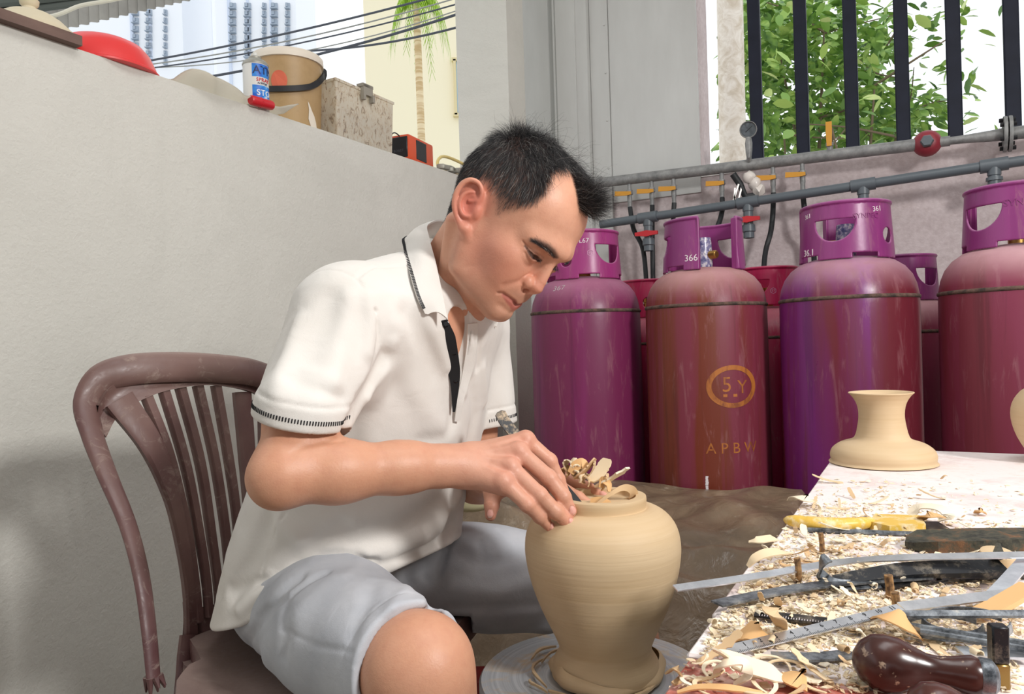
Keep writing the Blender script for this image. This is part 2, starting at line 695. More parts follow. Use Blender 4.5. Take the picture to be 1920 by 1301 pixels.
M_LEAF = Mat('leaf', (120, 158, 62), rough=.45)
_oi = M_LEAF.new('ShaderNodeObjectInfo')
M_LEAF.color(M_LEAF.ramp(_oi.outputs['Random'], [(0, (78, 118, 58)), (.35, (122, 164, 70)), (.75, (172, 204, 100)), (1, (214, 228, 150))]))
M_LEAF.b.inputs['Transmission Weight'].default_value = 0
M_LEAF2 = Mat('leaf_mass', (112, 150, 60), rough=.5)
M_LEAF2.color(M_LEAF2.ramp(M_LEAF2.noise(9, 2, .6), [(.3, (70, 110, 54)), (.5, (126, 166, 72)), (.7, (186, 212, 116))]))
M_BARK = Mat('bark', (128, 112, 92), rough=.9)
M_PALEBARK = Mat('pale_concrete', (214, 200, 180), rough=.9)
M_PALEBARK.color(M_PALEBARK.ramp(M_PALEBARK.noise(12, 5, .7, 1.0), [(.35, (214, 200, 180)), (.6, (244, 236, 224))]))
M_PALM = Mat('palm_frond', (150, 190, 40), rough=.5)
M_PALMT = Mat('palm_trunk', (226, 202, 160), rough=.9)
M_PALMT.color(M_PALMT.ramp(M_PALMT.noise(1, 1, vec=M_PALMT.co((2, 2, 22))), [(.4, (206, 176, 130)), (.6, (236, 216, 178))]))


def leaf_shape(L=1.0, w=.42):
    """a small folded leaf, 8 faces"""
    xs = [0, .22, .55, .85, 1.0]
    ws = [.02, .8, 1.0, .55, .0]
    vv = []
    for x, k in zip(xs, ws):
        zc = -.10 * x * x * L
        vv += [(x * L, -k * w * L / 2, zc + .10 * k * w * L), (x * L, 0, zc), (x * L, k * w * L / 2, zc + .10 * k * w * L)]
    ff = []
    for i in range(len(xs) - 1):
        ff += [(3 * i, 3 * i + 1, 3 * i + 4, 3 * i + 3), (3 * i + 1, 3 * i + 2, 3 * i + 5, 3 * i + 4)]
    return vv, ff


def rot_to(d, roll):
    x = Vector(d).normalized()
    up = Vector((0, 0, 1)) if abs(x.z) < .95 else Vector((1, 0, 0))
    y = up.cross(x).normalized()
    z = x.cross(y)
    m = Matrix(((x[0], y[0], z[0]), (x[1], y[1], z[1]), (x[2], y[2], z[2])))
    return m @ Matrix.Rotation(roll, 3, 'X')


# leafy tree behind the barred window
TREE = empty('leafy_tree', tuple(at(1600, 650, 5.6)[:2]) + (-.2,), 'leafy green ficus tree growing outside the barred window', 'tree')
_tr = MB()
base = np.array([*at(1600, 650, 5.6)[:2], -.2])
branches = []
for u, v, d, n in ((1470, 250, 5.2, 3), (1545, 60, 5.4, 3), (1640, 160, 5.2, 3), (1700, 30, 5.6, 3), (1800, 180, 5.4, 3), (1600, -60, 5.6, 2), (1460, 90, 5.6, 2), (1850, 260, 5.2, 2), (1560, 240, 5.0, 2), (1700, 260, 5.0, 2)):
    tip = at(u, v, d)
    mid = base * .35 + tip * .65 + np.array([rng.uniform(-.15, .15), rng.uniform(-.2, .2), -.25])
    pts = catmull([base + np.array([0, 0, .4]), base * .75 + tip * .25 + np.array([0, 0, .35]), mid, tip], 5)
    _tr.tube(pts, list(np.linspace(.045, .006, len(pts))), 7)
    branches.append(pts)
    for k in range(4):
        q = np.array(pts[-1 - 2 * k])
        e = q + rng.normal(size=3) * np.array([.35, .3, .3])
        tw = catmull([q, (q + e) / 2 + rng.normal(size=3) * .05, e], 4)
        _tr.tube(tw, list(np.linspace(.010, .003, len(tw))), 5)
        branches.append(tw)
child(_tr.build('trunk', M_BARK), TREE)
_lv, _lf = leaf_shape(.115, .48)
_lm = bpy.data.meshes.new('leaf')
_lm.from_pydata(_lv, [], _lf)
smooth(_lm)
_lm.materials.append(M_LEAF.m)


def leaf_spot():
    while True:
        u, v = rng.uniform(1395, 1900), rng.uniform(-60, 330)
        # the crown thins out to the upper right
        lim = 1725 + max(0, v - 60) * .75 + 60 * math.sin(v * .05)
        if u > lim and rng.uniform() > .12:
            continue
        return at(u, v, rng.uniform(4.6, 6.4))


for k in range(300):
    o = bpy.data.objects.new('leaf', _lm)
    C.objects.link(o)
    p = leaf_spot()
    d = rng.normal(size=3) * np.array([1, .8, .5]) + np.array([0, -.3, -.45])
    o.matrix_world = Matrix.Translation(Vector(p)) @ (rot_to(d, rng.uniform(-.9, .9)) * rng.uniform(.75, 1.25)).to_4x4()
    child(o, TREE)
_mm = MB()
for k in range(3800):
    p = leaf_spot() + np.array([0, .5, 0])
    d = rng.normal(size=3) * np.array([1, .8, .5]) + np.array([0, -.3, -.4])
    R = rot_to(d, rng.uniform(-1, 1)) * rng.uniform(.7, 1.2)
    _mm.add([R @ Vector(q) + Vector(p) for q in _lv], _lf, True)
child(tag(_mm.build('foliage', M_LEAF2), kind='stuff'), TREE)

# concrete pole and a pale palm trunk beyond the window
_pp = at(1389, 650, 4.6)
POLE = MB().tube([(_pp[0] - .045, _pp[1], -.2), (_pp[0] - .02, _pp[1], 1.5), (_pp[0] + .01, _pp[1], 4.6)], [.088, .082, .074], 16).build('utility_pole', M_PALEBARK)
tag(POLE, 'pale weathered concrete pole just outside the window', 'pole')
_pp = at(1817, 650, 8)
tag(MB().tube([(_pp[0], 8, -.2), (_pp[0] - .05, 8, 3), (_pp[0] - .08, 8, 6)], [.05, .045, .04], 10).build('tree_trunk', M_PALMT), 'thin pale trunk standing beyond the leafy tree', 'trunk')


def palm(u, v_top, u_base, d, scale, label):
    top = at(u, v_top, d)
    b = at(u_base, 650, d)
    root = empty('palm_tree', (b[0], d, -.2), label, 'tree')
    pts = catmull([(b[0], d, -.2), ((b[0] + top[0]) / 2 + .02, d, top[2] * .5), tuple(top)], 10)
    child(MB().tube(pts, list(np.linspace(.065, .05, len(pts))), 10).build('trunk', M_PALMT), root)
    for k in range(15):
        a = 2 * PI * k / 15 + rng.uniform(-.15, .15)
        L = rng.uniform(.75, 1.1) * scale
        el = rng.uniform(.25, .9)
        dv = np.array([math.cos(a), math.sin(a) * .8, 0])
        pt = [top + dv * L * t * (1 - .25 * t) + np.array([0, 0, L * (el * t - 1.65 * t * t)]) for t in np.linspace(0, 1, 9)]
        mb = MB()
        mb.tube(pt, list(np.linspace(.014, .004, 9) * scale), 5)
        for i in range(1, 9):
            for s in (-1, 1):
                for h in (0, .5):
                    p = pt[i] if h == 0 else (pt[i] + pt[i - 1]) / 2
                    side = np.cross(pt[i] - pt[i - 1], [0, 0, 1.0])
                    side = side / (np.linalg.norm(side) + 1e-9) * s
                    e = p + side * .10 * scale + np.array([0, 0, -.30 * scale]) + (pt[i] - pt[i - 1]) * .7
                    w = np.array(pt[i] - pt[i - 1]); w = w / np.linalg.norm(w) * .016 * scale
                    m_ = (p + e) / 2 + side * .04 * scale
                    mb.add([p - w, p + w, m_ + w, m_ - w, e], [(0, 1, 2, 3), (3, 2, 4)])
        child(mb.build('frond', M_PALM), root)
    return root


palm(780, -6, 800, 11, .62, 'tall palm tree with drooping green fronds before the cream building')

# overhead cables
M_CABLE = Mat('cable', (70, 74, 84), rough=.6)
M_CABLE2 = Mat('grey_cable', (150, 150, 145), rough=.6)


def cable(p0, p1, sag, d0, d1, r, mat, label):
    A, B = at(*p0, d0), at(*p1, d1)
    pts = [A + (B - A) * t - np.array([0, 0, sag * 4 * t * (1 - t)]) for t in np.linspace(0, 1, 14)]
    o = MB().tube(pts, r, 6).build('street_cable', mat)
    return tag(o, label, 'cable', 'overhead cables in the street')


for i, (a, b, s, r, m, l) in enumerate((
        ((255, 118), (930, -38), .06, .012, M_CABLE, 'topmost dark overhead cable crossing in front of the towers'),
        ((255, 124), (930, -26), .10, .008, M_CABLE2, 'thin grey overhead cable second from the top'),
        ((255, 131), (930, -14), .10, .009, M_CABLE, 'dark overhead cable in the middle of the bundle'),
        ((255, 127), (930, -6), .20, .007, M_CABLE2, 'thin pale overhead cable below the middle of the bundle'),
        ((340, 152), (930, 2), .10, .016, M_CABLE, 'thick dark overhead cable passing behind the bucket'),
        ((545, 96), (930, 30), .10, .014, M_CABLE, 'lowest dark overhead cable crossing the palm fronds'))):
    cable(a, b, s, 9.0 + .2 * i, 8.0 + .2 * i, r, m, l)

# corrugated awning with a pipe, at the upper left
M_CORR = Mat('corrugated_sheet', (150, 148, 142), rough=.6)
M_CORR.color(M_CORR.ramp(M_CORR.noise(5, 5), [(.3, (128, 126, 121)), (.7, (168, 166, 160))]))
M_DARKM = Mat('dark_steel', (86, 92, 88), rough=.6)
AWN = empty('corrugated_awning', tuple(at(150, -60, 3.0)), 'grey corrugated awning outside above the low wall', 'awning')
_e = [at(-160, 118, 2.7), at(420, -16, 3.6)]
_nseg = 30
mb = MB()
for k in range(_nseg):
    for j, off in enumerate((0, .014, .014, 0)):
        t = (k + (0, .30, .5, .80)[j]) / _nseg
        p = _e[0] + (_e[1] - _e[0]) * t
        q = np.array([.35, .93, 0]) * off
        mb.v += [tuple(p + q), tuple(p + q + np.array([0, 0, .75]))]
n = _nseg * 4
for i in range(n - 1):
    mb.f.append((2 * i, 2 * i + 2, 2 * i + 3, 2 * i + 1)); mb.sm.append(False); mb.mi.append(0)
child(mb.build('sheet', M_CORR), AWN)
child(MB().tube([at(-60, 8, 2.5), at(70, -4, 2.55), at(180, -16, 2.6)], .020, 8).build('purlin', M_DARKM), AWN)
child(MB().tube([at(-60, 28, 2.52), at(80, 14, 2.57), at(200, -2, 2.62)], .014, 8).build('purlin', M_DARKM), AWN)
M_HOSEW = Mat('pale_hose', (216, 212, 196), rough=.5)
tag(MB().tube(catmull([at(60, 38, 2.35), at(110, 27, 2.36), at(150, 11, 2.38), at(200, 2, 2.4), at(260, -10, 2.45)], 5), .0065, 8).build('pale_hose', M_HOSEW),
    'pale hose slung under the corrugated awning', 'hose')
# ------------------------------------------------------------------ gas cylinders
def text_geo(s, size, depth=.0006):
    """flat lettering as vertices and faces, centred at the origin in the x-y plane"""
    cu = bpy.data.curves.new('lettering', 'FONT')
    cu.body = s
    cu.size = size
    cu.extrude = depth
    cu.resolution_u = 3
    cu.align_x, cu.align_y = 'CENTER', 'CENTER'
    o = bpy.data.objects.new('lettering', cu)
    C.objects.link(o)
    dg = bpy.context.evaluated_depsgraph_get()
    dg.update()
    me = bpy.data.meshes.new_from_object(o.evaluated_get(dg))
    v = [tuple(q.co) for q in me.vertices]
    f = [tuple(p.vertices) for p in me.polygons]
    bpy.data.objects.remove(o)
    bpy.data.curves.remove(cu)
    bpy.data.meshes.remove(me)
    return v, f


def wrap(v, R, ang, z, tilt=0.0, sx=1.0):
    """lay flat lettering on a cylinder of radius R"""
    out = []
    ct, st = math.cos(tilt), math.sin(tilt)
    for x, y, q in v:
        x, y = (x * ct - y * st) * sx, x * st + y * ct
        a = ang + x / R
        out.append((math.cos(a) * (R + q), math.sin(a) * (R + q), z + y))
    return out


COL_R = .124


def collar_field_maker(open_w=1.05, dual=True):
    def f(P):
        r = np.hypot(P[:, 0], P[:, 1])
        a = np.arctan2(P[:, 1], P[:, 0])
        z = P[:, 2]
        d = np.abs(r - (COL_R - .010 * np.clip(z / .16, 0, 1))) - .0026
        d = smax(d, z - .158, .002)
        d = np.maximum(d, -z)
        rim_r = COL_R - .0085
        rim = np.sqrt((r - rim_r) ** 2 + (z - .156) ** 2) - .0058
        d = np.minimum(d, rim)

        def hole(ac, hw, z0, z1, flip=0):
            s = (np.angle(np.exp(1j * (a - ac)))) * COL_R
            t = (z - z0) / (z1 - z0)
            # flat top, rounded bottom that slopes up to one side
            zc = (z0 + z1) / 2
            bx = np.maximum(np.abs(s) - hw, np.abs(z - zc) - (z1 - z0) / 2)
            e = np.sqrt((s / hw) ** 2 + (np.clip(z1 - z, 0, 1) / (z1 - z0)) ** 2)
            return np.maximum(bx, (e - 1) * min(hw, (z1 - z0)))
        for ac in (1.85, -1.85):
            d = smax(d, -hole(ac, .057, .050, .110), .003)
        s = np.angle(np.exp(1j * (a - PI))) * COL_R
        d = smax(d, -(np.hypot(s, (z - .062)) - .021), .003)
        # the gap and the cut-outs at the foot
        s = np.angle(np.exp(1j * a)) * COL_R
        gap = np.abs(s) - open_w * COL_R / 2
        dg = smax(d, -gap, .003)
        post = np.maximum(np.abs(np.abs(s) - open_w * COL_R / 2 - .002) - .004, np.abs(r - (COL_R - .012)) - .010)
        post = np.maximum(post, np.maximum(z - .156, -z))
        d = np.minimum(dg, post)
        for ac in (2.5, -2.5, 1.2, -1.2):
            s = np.angle(np.exp(1j * (a - ac))) * COL_R
            d = smax(d, -np.maximum(np.abs(s) - .034, z - .014), .003)
        return d
    return f


_V, _Q = field_mesh(collar_field_maker(), (-.14, -.14, -.012), (.14, .14, .172), .0028)
ME_COLLAR = mesh_vq('collar', _V, _Q)


def cyl_material(name, base, alt, amount, dust=(206, 164, 170), dust_amt=.75, rough=.28, scale=5.0, seed=0.0):
    m = Mat(name, base, rough=rough, spec=.5)
    st = m.noise(scale, 4, .55, .25, stretch=(1, 1, .10))
    fac = m.ramp(st, [(max(.0, .62 - amount * .45), 0.0), (min(1, .70 - amount * .40), 1.0)])
    c = m.mix(fac, base, alt)
    drip = m.noise(scale * 4.2, 5, .62, .5, stretch=(1, 1, .035))
    c = m.mix(m.ramp(drip, [(.50, 0.0), (.56, .55)]), c, alt)
    c = m.mix(m.ramp(drip, [(.34, .40), (.42, 0.0)]), c, tuple(int(k * .62) for k in base))
    fine = m.noise(38, 5, .7, .6, stretch=(1, 1, .16))
    c = m.mix(m.ramp(fine, [(.56, 0.0), (.72, .42)]), c, (170, 122, 126))
    gn = m.new('ShaderNodeNewGeometry')
    sx = m.new('ShaderNodeSeparateXYZ')
    m.lk(gn.outputs['Normal'], sx.inputs[0])
    up = m.ramp(sx.outputs[2], [(.15, 0.0), (.80, dust_amt)])
    up = m.math('MULTIPLY', up, m.ramp(m.noise(9, 4), [(.25, .55), (.7, 1.0)]))
    m.color(m.mix(up, c, dust))
    m.rough(m.math('ADD', m.math('MULTIPLY', up, .4), m.math('ADD', rough, m.math('MULTIPLY', fine, .18))))
    m.bump(m.noise(60, 3), .05, .004)
    return m


M_RUST = Mat('rusty_weld', (84, 70, 60), rough=.9)
M_RUST.color(M_RUST.ramp(M_RUST.noise(45, 4, .7), [(.35, (58, 50, 46)), (.6, (110, 86, 74)), (.8, (140, 80, 100))])).bump(M_RUST.noise(90, 3), .5, .004)
M_CHALK = Mat('white_marking', (232, 222, 224), rough=.8)
M_ORANGE = Mat('faded_orange_print', (176, 104, 44), rough=.55)
M_ORANGE.color(M_ORANGE.ramp(M_ORANGE.noise(30, 5, .7, .5, stretch=(1, 1, .3)), [(.35, (128, 66, 40)), (.55, (186, 112, 46))]))
M_BRASS = Mat('brass', (190, 150, 84), rough=.35, metal=.9)
M_WRAP = Mat('printed_seal_film', (120, 120, 160), rough=.25)
M_WRAP.color(M_WRAP.ramp(M_WRAP.noise(80, 2), [(.3, (70, 72, 120)), (.5, (140, 136, 170)), (.62, (220, 214, 220)), (.75, (60, 90, 60))]))
M_DARKHOLE = Mat('black_rubber', (26, 27, 30), rough=.6)

BODY = [(0, .02), (.14, .02), (.165, .035), (.178, .06), (.1845, .10), (.185, .16), (.185, .90), (.1845, .955), (.183, .985), (.178, 1.012), (.168, 1.038), (.150, 1.062), (.125, 1.080), (.095, 1.090), (.05, 1.096), (0, 1.097)]
_mb = MB(); _mb.lathe(BODY, 56); ME_BODY = _mb.mesh('body', 70)
_mb = MB(); _mb.lathe([(.1835, .970), (.1868, .972), (.1875, .975), (.1868, .979), (.1835, .981)], 56); ME_WELD = _mb.mesh('weld_seam', 70)
_mb = MB(); _mb.lathe([(.135, 0), (.150, 0), (.150, .05), (.135, .05)], 40); ME_FOOT = _mb.mesh('foot_ring', 40)
_mb = MB()
_mb.lathe([(0, 1.09), (.022, 1.09), (.022, 1.112), (.016, 1.116), (.016, 1.15), (.020, 1.152), (.020, 1.168), (0, 1.170)], 16)
_mb.lathe([(0, 0), (.013, 0), (.013, .03), (.010, .034), (0, .034)], 12, Matrix.Translation((.016, 0, 1.135)) @ Matrix.Rotation(PI / 2, 4, 'Y'))
ME_VALVE = _mb.mesh('valve', 40)
_mb = MB()
_mb.lathe([(.0, 1.093), (.026, 1.093), (.0285, 1.12), (.0250, 1.175), (.0235, 1.19), (.0, 1.192)], 14)
ME_SEAL = _mb.mesh('valve_seal', 50)


def cylinder(loc, face, mat, colmat, label, group, seal=False, name='gas_cylinder'):
    """face: angle (world) at which the collar gap points"""
    t = empty(name, tuple(loc), label, 'gas cylinder', group)
    for nm, me, m, z, rz in (('body', ME_BODY, mat, 0, 0), ('weld_seam', ME_WELD, M_RUST, 0, 0), ('foot_ring', ME_FOOT, mat, 0, 0),
                             ('collar', ME_COLLAR, colmat, 1.083, face), ('valve', ME_VALVE, M_BRASS, 0, face + .5)):
        o = bpy.data.objects.new(nm, me)
        C.objects.link(o)
        if not me.materials:
            me.materials.append(m.m)
        o.parent = t
        o.location = (0, 0, z)
        o.rotation_euler = (0, 0, rz)
        o.material_slots[0].link = 'OBJECT'
        o.material_slots[0].material = m.m
    if seal:
        o = bpy.data.objects.new('valve_seal', ME_SEAL)
        C.objects.link(o)
        o.parent = t
        ME_SEAL.materials.clear(); ME_SEAL.materials.append(M_WRAP.m)
    return t


def camang(loc):
    return math.atan2(-loc[1], -loc[0])


def Rc(z):
    return COL_R - .010 * (z - 1.083) / .16 + .0029


def marking(t, s, size, da, z, R, mat, tilt=0.0, depth=.0006, sx=1.0, name='marking'):
    """lettering on the cylinder, da = angle to the right of the side facing the camera"""
    R = R or Rc(z)
    v, f = text_geo(s, size, depth)
    a = camang(t.location) + da
    mb = MB().add(wrap(v, R, a, z, tilt, sx), f)
    if z < 1.08:                       # on the shoulder: follow its profile
        pr = np.array(BODY)[10:][::-1]
        for i, (x, y, zz) in enumerate(mb.v):
            r = float(np.interp(-zz, -pr[:, 1], pr[:, 0])) + .0006
            q = math.hypot(x, y)
            mb.v[i] = (x * r / q, y * r / q, zz + .0005)
    return mb.build(name, mat, t, None)


PURPLE, PURPLE2, CRIM = (150, 58, 126), (140, 50, 130), (176, 34, 84)
MC1 = cyl_material('magenta_paint', (134, 44, 102), (122, 42, 84), .55, (196, 132, 160), .62)
MC2 = cyl_material('red_brown_paint', (118, 50, 32), (128, 50, 68), .30, (206, 160, 160), .80, .34, 6.0)
MC3 = cyl_material('purple_maroon_paint', (120, 36, 112), (112, 40, 52), .42, (204, 158, 172), .72, .22, 4.2)
MC4 = cyl_material('dusty_maroon_paint', (124, 46, 60), (134, 52, 78), .45, (214, 172, 176), .85, .36, 4.0)
MC5 = cyl_material('crimson_paint', (168, 26, 72), (150, 30, 70), .3, (214, 150, 160), .5, .3)
MCOL = cyl_material('collar_purple_paint', (140, 54, 118), (132, 50, 112), .2, (220, 170, 205), .35, .26)
MCOL1 = cyl_material('collar_magenta_paint', (160, 56, 122), (154, 52, 116), .2, (214, 160, 190), .35, .26)
MCOL5 = cyl_material('collar_crimson_paint', (186, 34, 84), (176, 32, 78), .2, (222, 150, 170), .35, .26)

GF, GR = 'large gas cylinders in the front row by the back wall', 'shorter gas cylinders behind the front row'
P1, P2, P3, P4 = (tuple(rm(a, 2.345, 0)) for a in (-1.015, -.607, -.198, .212))
c1 = cylinder(P1, camang(P1) + PI - .50, MC1, MCOL1, 'magenta gas cylinder at the left end, beside the man\'s face', GF)
c2 = cylinder(P2, camang(P2) + .42, MC2, MCOL, 'red-brown streaked gas cylinder with a faded orange oval print', GF, seal=True)
c3 = cylinder(P3, camang(P3) + PI + 1.05, MC3, MCOL, 'purple gas cylinder with maroon streaks, marked 36.1 on its collar', GF, seal=True)
c4 = cylinder(P4, camang(P4) + PI + .57, MC4, MCOL, 'dusty maroon gas cylinder at the right edge, third from the magenta one', GF)
c2.rotation_euler = (0, 0, 0)
# writing: angle grows to the right as seen from the camera
marking(c1, '367', .022, -.55, 1.052, .150, M_CHALK, .10, sx=1.3)
marking(c1, 'L67', .022, .02, 1.205, None, M_CHALK, 0)
marking(c1, '_', .034, -.38, 1.222, None, M_CHALK, 0)
marking(c2, '366', .028, -.30, 1.118, None, M_CHALK, 0)
marking(c3, '36.1', .026, -.88, 1.108, None, M_CHALK, 0)
marking(c3, '361', .018, -.95, 1.212, None, M_CHALK, .1)
marking(c3, '361', .020, .74, 1.215, None, M_CHALK, .12)
marking(c3, 'SYNPEC', .020, .46, 1.196, None, MCOL, 0, .0012, name='embossed_lettering')
marking(c4, 'SYNPEC', .024, .12, 1.190, None, MCOL, 0, .0012, name='embossed_lettering')


def hexagon(t, da, z, R, mat, s=.011, txt='67'):
    R = R or Rc(z)
    mb = MB()
    a0 = camang(t.location) + da
    pts = [(s * math.cos(PI / 3 * k + PI / 6), s * math.sin(PI / 3 * k + PI / 6)) for k in range(7)]
    for i in range(6):
        q = [(x * k, y * k, .0006) for k in (1.0, .84) for x, y in (pts[i], pts[i + 1])]
        mb.add(wrap(q, R, a0, z), [(0, 1, 3, 2)])
    v, f = text_geo(txt, s * 1.1)
    mb.add(wrap(v, R, a0, z), f)
    mb.build('hexagon_mark', mat, t, None)


M_PINKMK = Mat('pale_pink_marking', (206, 150, 184), rough=.6)
hexagon(c1, .18, 1.165, None, M_PINKMK)
# faded orange oval emblem and lettering on the red-brown cylinder
mb = MB()
a0 = camang(c2.location)
oa, oz = a0 + .40, .735
ring = [(math.cos(t_) * .078, math.sin(t_) * .062) for t_ in np.linspace(0, 2 * PI, 49)]
for i in range(48):
    q = [(x * k, y * k2, .0007) for k, k2 in ((1, 1), (.80, .78)) for x, y in (ring[i], ring[i + 1])]
    mb.add(wrap(q, .185, oa, oz), [(0, 1, 3, 2)])
mb.build('oval_print', M_ORANGE, c2, None)
mb = MB()
v, f = text_geo('5', .062)
mb.add(wrap(v, .185, oa - .10, oz + .004), f)
v, f = text_geo('Y', .055)
mb.add(wrap(v, .185, oa + .16, oz - .004), f)
mb.build('printed_letters', M_ORANGE, c2, None)
mb = MB()
mb.add(wrap([(-.030, -.030, .0007), (.012, -.030, .0007), (.012, -.022, .0007), (-.030, -.022, .0007)], .185, oa, oz), [(0, 1, 2, 3)])
mb.build('printed_bar', M_ORANGE, c2, None)
mb = MB()
v, f = text_geo('A P B W', .044)
mb.add(wrap(v, .185, oa - .02, .555), f)
mb.build('printed_letters', M_ORANGE, c2, None)
mb = MB()
for k in range(10):
    z = .395 + k * .0085 + rng.uniform(-.001, .001)
    v = [(x * .004 + rng.uniform(-.001, .001), y * .0045, .0008) for x, y in ((-1, -1), (1, -1), (1.2, 1), (-.8, 1))]
    mb.add(wrap(v, .185, a0 - .05, z), [(0, 1, 2, 3)])
mb.build('white_paint_drip', M_CHALK, c2, None)


# second row, shorter
def place_rear(u, b, label, mat, col, gapoff, s=.90):
    p = on_wallb(u, 480, b)
    t = cylinder((p[0], p[1], 0), math.atan2(-p[1], -p[0]) + gapoff, mat, col, label, GR)
    t.scale = (.86, .86, s)
    return t


r2 = place_rear(1437, 2.72, 'shorter crimson gas cylinder between the red-brown and the purple one', MC5, MCOL5, PI + .9, .895)
hexagon(r2, .18, 1.150, None, M_PINKMK, .012, '37')
r1 = place_rear(1212, 2.74, 'shorter crimson gas cylinder between the magenta and the red-brown one', MC5, MCOL5, PI, .885)
r3 = place_rear(1688, 2.72, 'shorter purple gas cylinder behind the one marked 36.1', MC4, MCOL, PI - .4, .90)

# ------------------------------------------------------------------ pipes on the back wall
M_STEELPIPE = Mat('grey_steel_pipe', (136, 138, 138), rough=.5, metal=.2)
M_STEELPIPE.color(M_STEELPIPE.ramp(M_STEELPIPE.noise(30, 5, .7), [(.3, (112, 114, 114)), (.7, (158, 158, 156))]))
M_PVC = Mat('dark_grey_pvc', (92, 100, 106), rough=.4)
M_RED = Mat('red_plastic', (196, 34, 44), rough=.35)
M_YEL = Mat('yellow_lever', (206, 146, 44), rough=.5)
M_REGRED = Mat('red_cast_iron', (140, 44, 56), rough=.45)
M_RUBBER = Mat('black_hose_rubber', (30, 33, 36), rough=.55)
UP0, UP1 = on_wallb(1140, 341, 2.86), on_wallb(2350, 196, 2.86)
_ul = UP1 - UP0


def up_at(u):
    """point of the upper pipe seen at photo column u"""
    best = min(np.linspace(0, 1, 900), key=lambda t: abs(_prj(UP0 + _ul * t)[0] - u))
    return UP0 + _ul * best


def _prj(P):
    q = np.asarray(P) - EYE
    z = q @ FWD
    return np.array([960 + FOC * (q @ RIGHT) / z, 650.5 - FOC * (q @ UPV) / z])


GASP = empty('gas_pipe', tuple(UP0), 'grey steel gas pipe with brass valves along the sill of the barred window', 'pipe')
E1 = up_at(1722)
child(MB().tube([UP0 - _ul * .02, E1], .0205, 16).build('pipe', M_STEELPIPE), GASP)
child(MB().tube([up_at(1752), up_at(1800), up_at(1880)], [.013, .013, .020], 14).build('pipe', M_STEELPIPE), GASP)
child(MB().tube([up_at(1895), UP1], .021, 14).build('pipe', M_STEELPIPE), GASP)
child(MB().tube([UP0 - _ul * .022, UP0 - _ul * .014], .026, 16).build('end_cap', M_STEELPIPE), GASP)
ud = _ul / np.linalg.norm(_ul)
for t in (.005, -.005):
    p = up_at(1889) + ud * (t * 1.4)
    m = frame(p, np.cross(ud, [0, 0, 1.0]), ud)
    child(MB().lathe([(0, -.005), (.056, -.005), (.057, 0), (.056, .005), (0, .005)], 26, m).build('flange', M_STEELPIPE), GASP)
for k in range(6):
    a = k * PI / 3
    p = up_at(1889) + (np.array([0, 0, 1]) * math.cos(a) + np.cross(ud, [0, 0, 1]) * math.sin(a)) * .045
    child(MB().lathe([(0, -.022), (.007, -.022), (.007, .022), (0, .022)], 6, frame(p, np.cross(ud, [0, 0, 1.0]), ud)).build('flange_bolt', M_DARKHOLE), GASP)



def lever_valve(u, du, dv, hose):
    """nipple, brass ball valve with a yellow lever, hose below"""
    p = up_at(u)
    z = np.array([0, 0, 1.0])
    body = MB()
    body.lathe([(0, -.015), (.008, -.015), (.008, -.042), (.013, -.044), (.014, -.060), (.010, -.064), (.010, -.085), (.0085, -.09), (.0085, -.118), (0, -.118)], 10, Matrix.Translation(Vector(p)))
    b = child(body.build('valve', M_STEELPIPE), GASP)
    q = p - z * .058 + WV * -.016
    e = q - NV * .056 + z * .004
    mb = MB()
    mb.ribbon([q + NV * .012, q - NV * .01, e], [.012, .017, .019], .005, up=-WV)
    lv = mb.build('lever', M_YEL, None)
    lv.parent = b
    lv.matrix_parent_inverse = Matrix.Identity(4)
    b.matrix_parent_inverse = b.matrix_parent_inverse
    h = [p - z * .112]
    for du_, dv_, dd in hose:
        h.append(at(u + du_, dv_, p[1] + dd))
    ho = MB().tube(catmull(h, 6), .0095, 9).build('hose', M_RUBBER, None)
    ho.parent = b
    return b


for u, hs in ((1180, [(8, 430, -.02), (26, 470, -.03), (34, 560, -.03)]), (1221, [(2, 430, 0), (3, 500, 0), (4, 570, 0)]), (1262, [(0, 420, 0), (0, 480, 0), (2, 560, 0)]),
              (1353, [(1, 395, -.02), (-8, 425, -.03), (-28, 455, -.02), (-60, 520, 0), (-66, 580, 0)]), (1448, [(1, 400, 0), (-3, 435, 0), (-14, 480, 0), (-18, 560, 0)]), (1504, [(3, 380, 0), (9, 420, 0), (20, 455, .01), (26, 560, .01)])):
    lever_valve(u, 0, 0, hs)
# lever standing up on the pipe, with a plug
p = up_at(1556)
b = child(MB().lathe([(0, .012), (.010, .012), (.010, .03), (.013, .032), (.013, .044), (0, .046)], 10, Matrix.Translation(Vector(p))).build('valve', M_STEELPIPE), GASP)
l = MB().ribbon([p + np.array([0, 0, .030]) - WV * .014, p + np.array([0, 0, .075]) - WV * .014, p + np.array([0, 0, .115]) - WV * .014], [.016, .020, .020], .005, up=-WV).build('lever', M_YEL)
l.parent = b

# regulator on the pipe
p = up_at(1738)
REG = empty('gas_regulator', tuple(p), 'round red gas regulator on the pipe below the barred window', 'regulator')
to = EYE - p; to[2] = 0; to /= np.linalg.norm(to)
m = frame(p, np.cross([0, 0, 1.0], to), to)
child(MB().lathe([(0, -.030), (.030, -.026), (.042, -.008), (.044, .004), (.040, .012), (.034, .022), (.024, .030), (0, .032)], 26, m).build('body', M_REGRED), REG)
child(MB().lathe([(0, .028), (.020, .028), (.020, .046), (.017, .052), (0, .052)], 6, m).build('cap', M_PVC), REG)
child(MB().tube([p - ud * .062, p - ud * .036], .015, 10).build('coupling', M_STEELPIPE), REG)
child(MB().tube([p + ud * .036, p + ud * .066], .017, 10).build('coupling', M_STEELPIPE), REG)

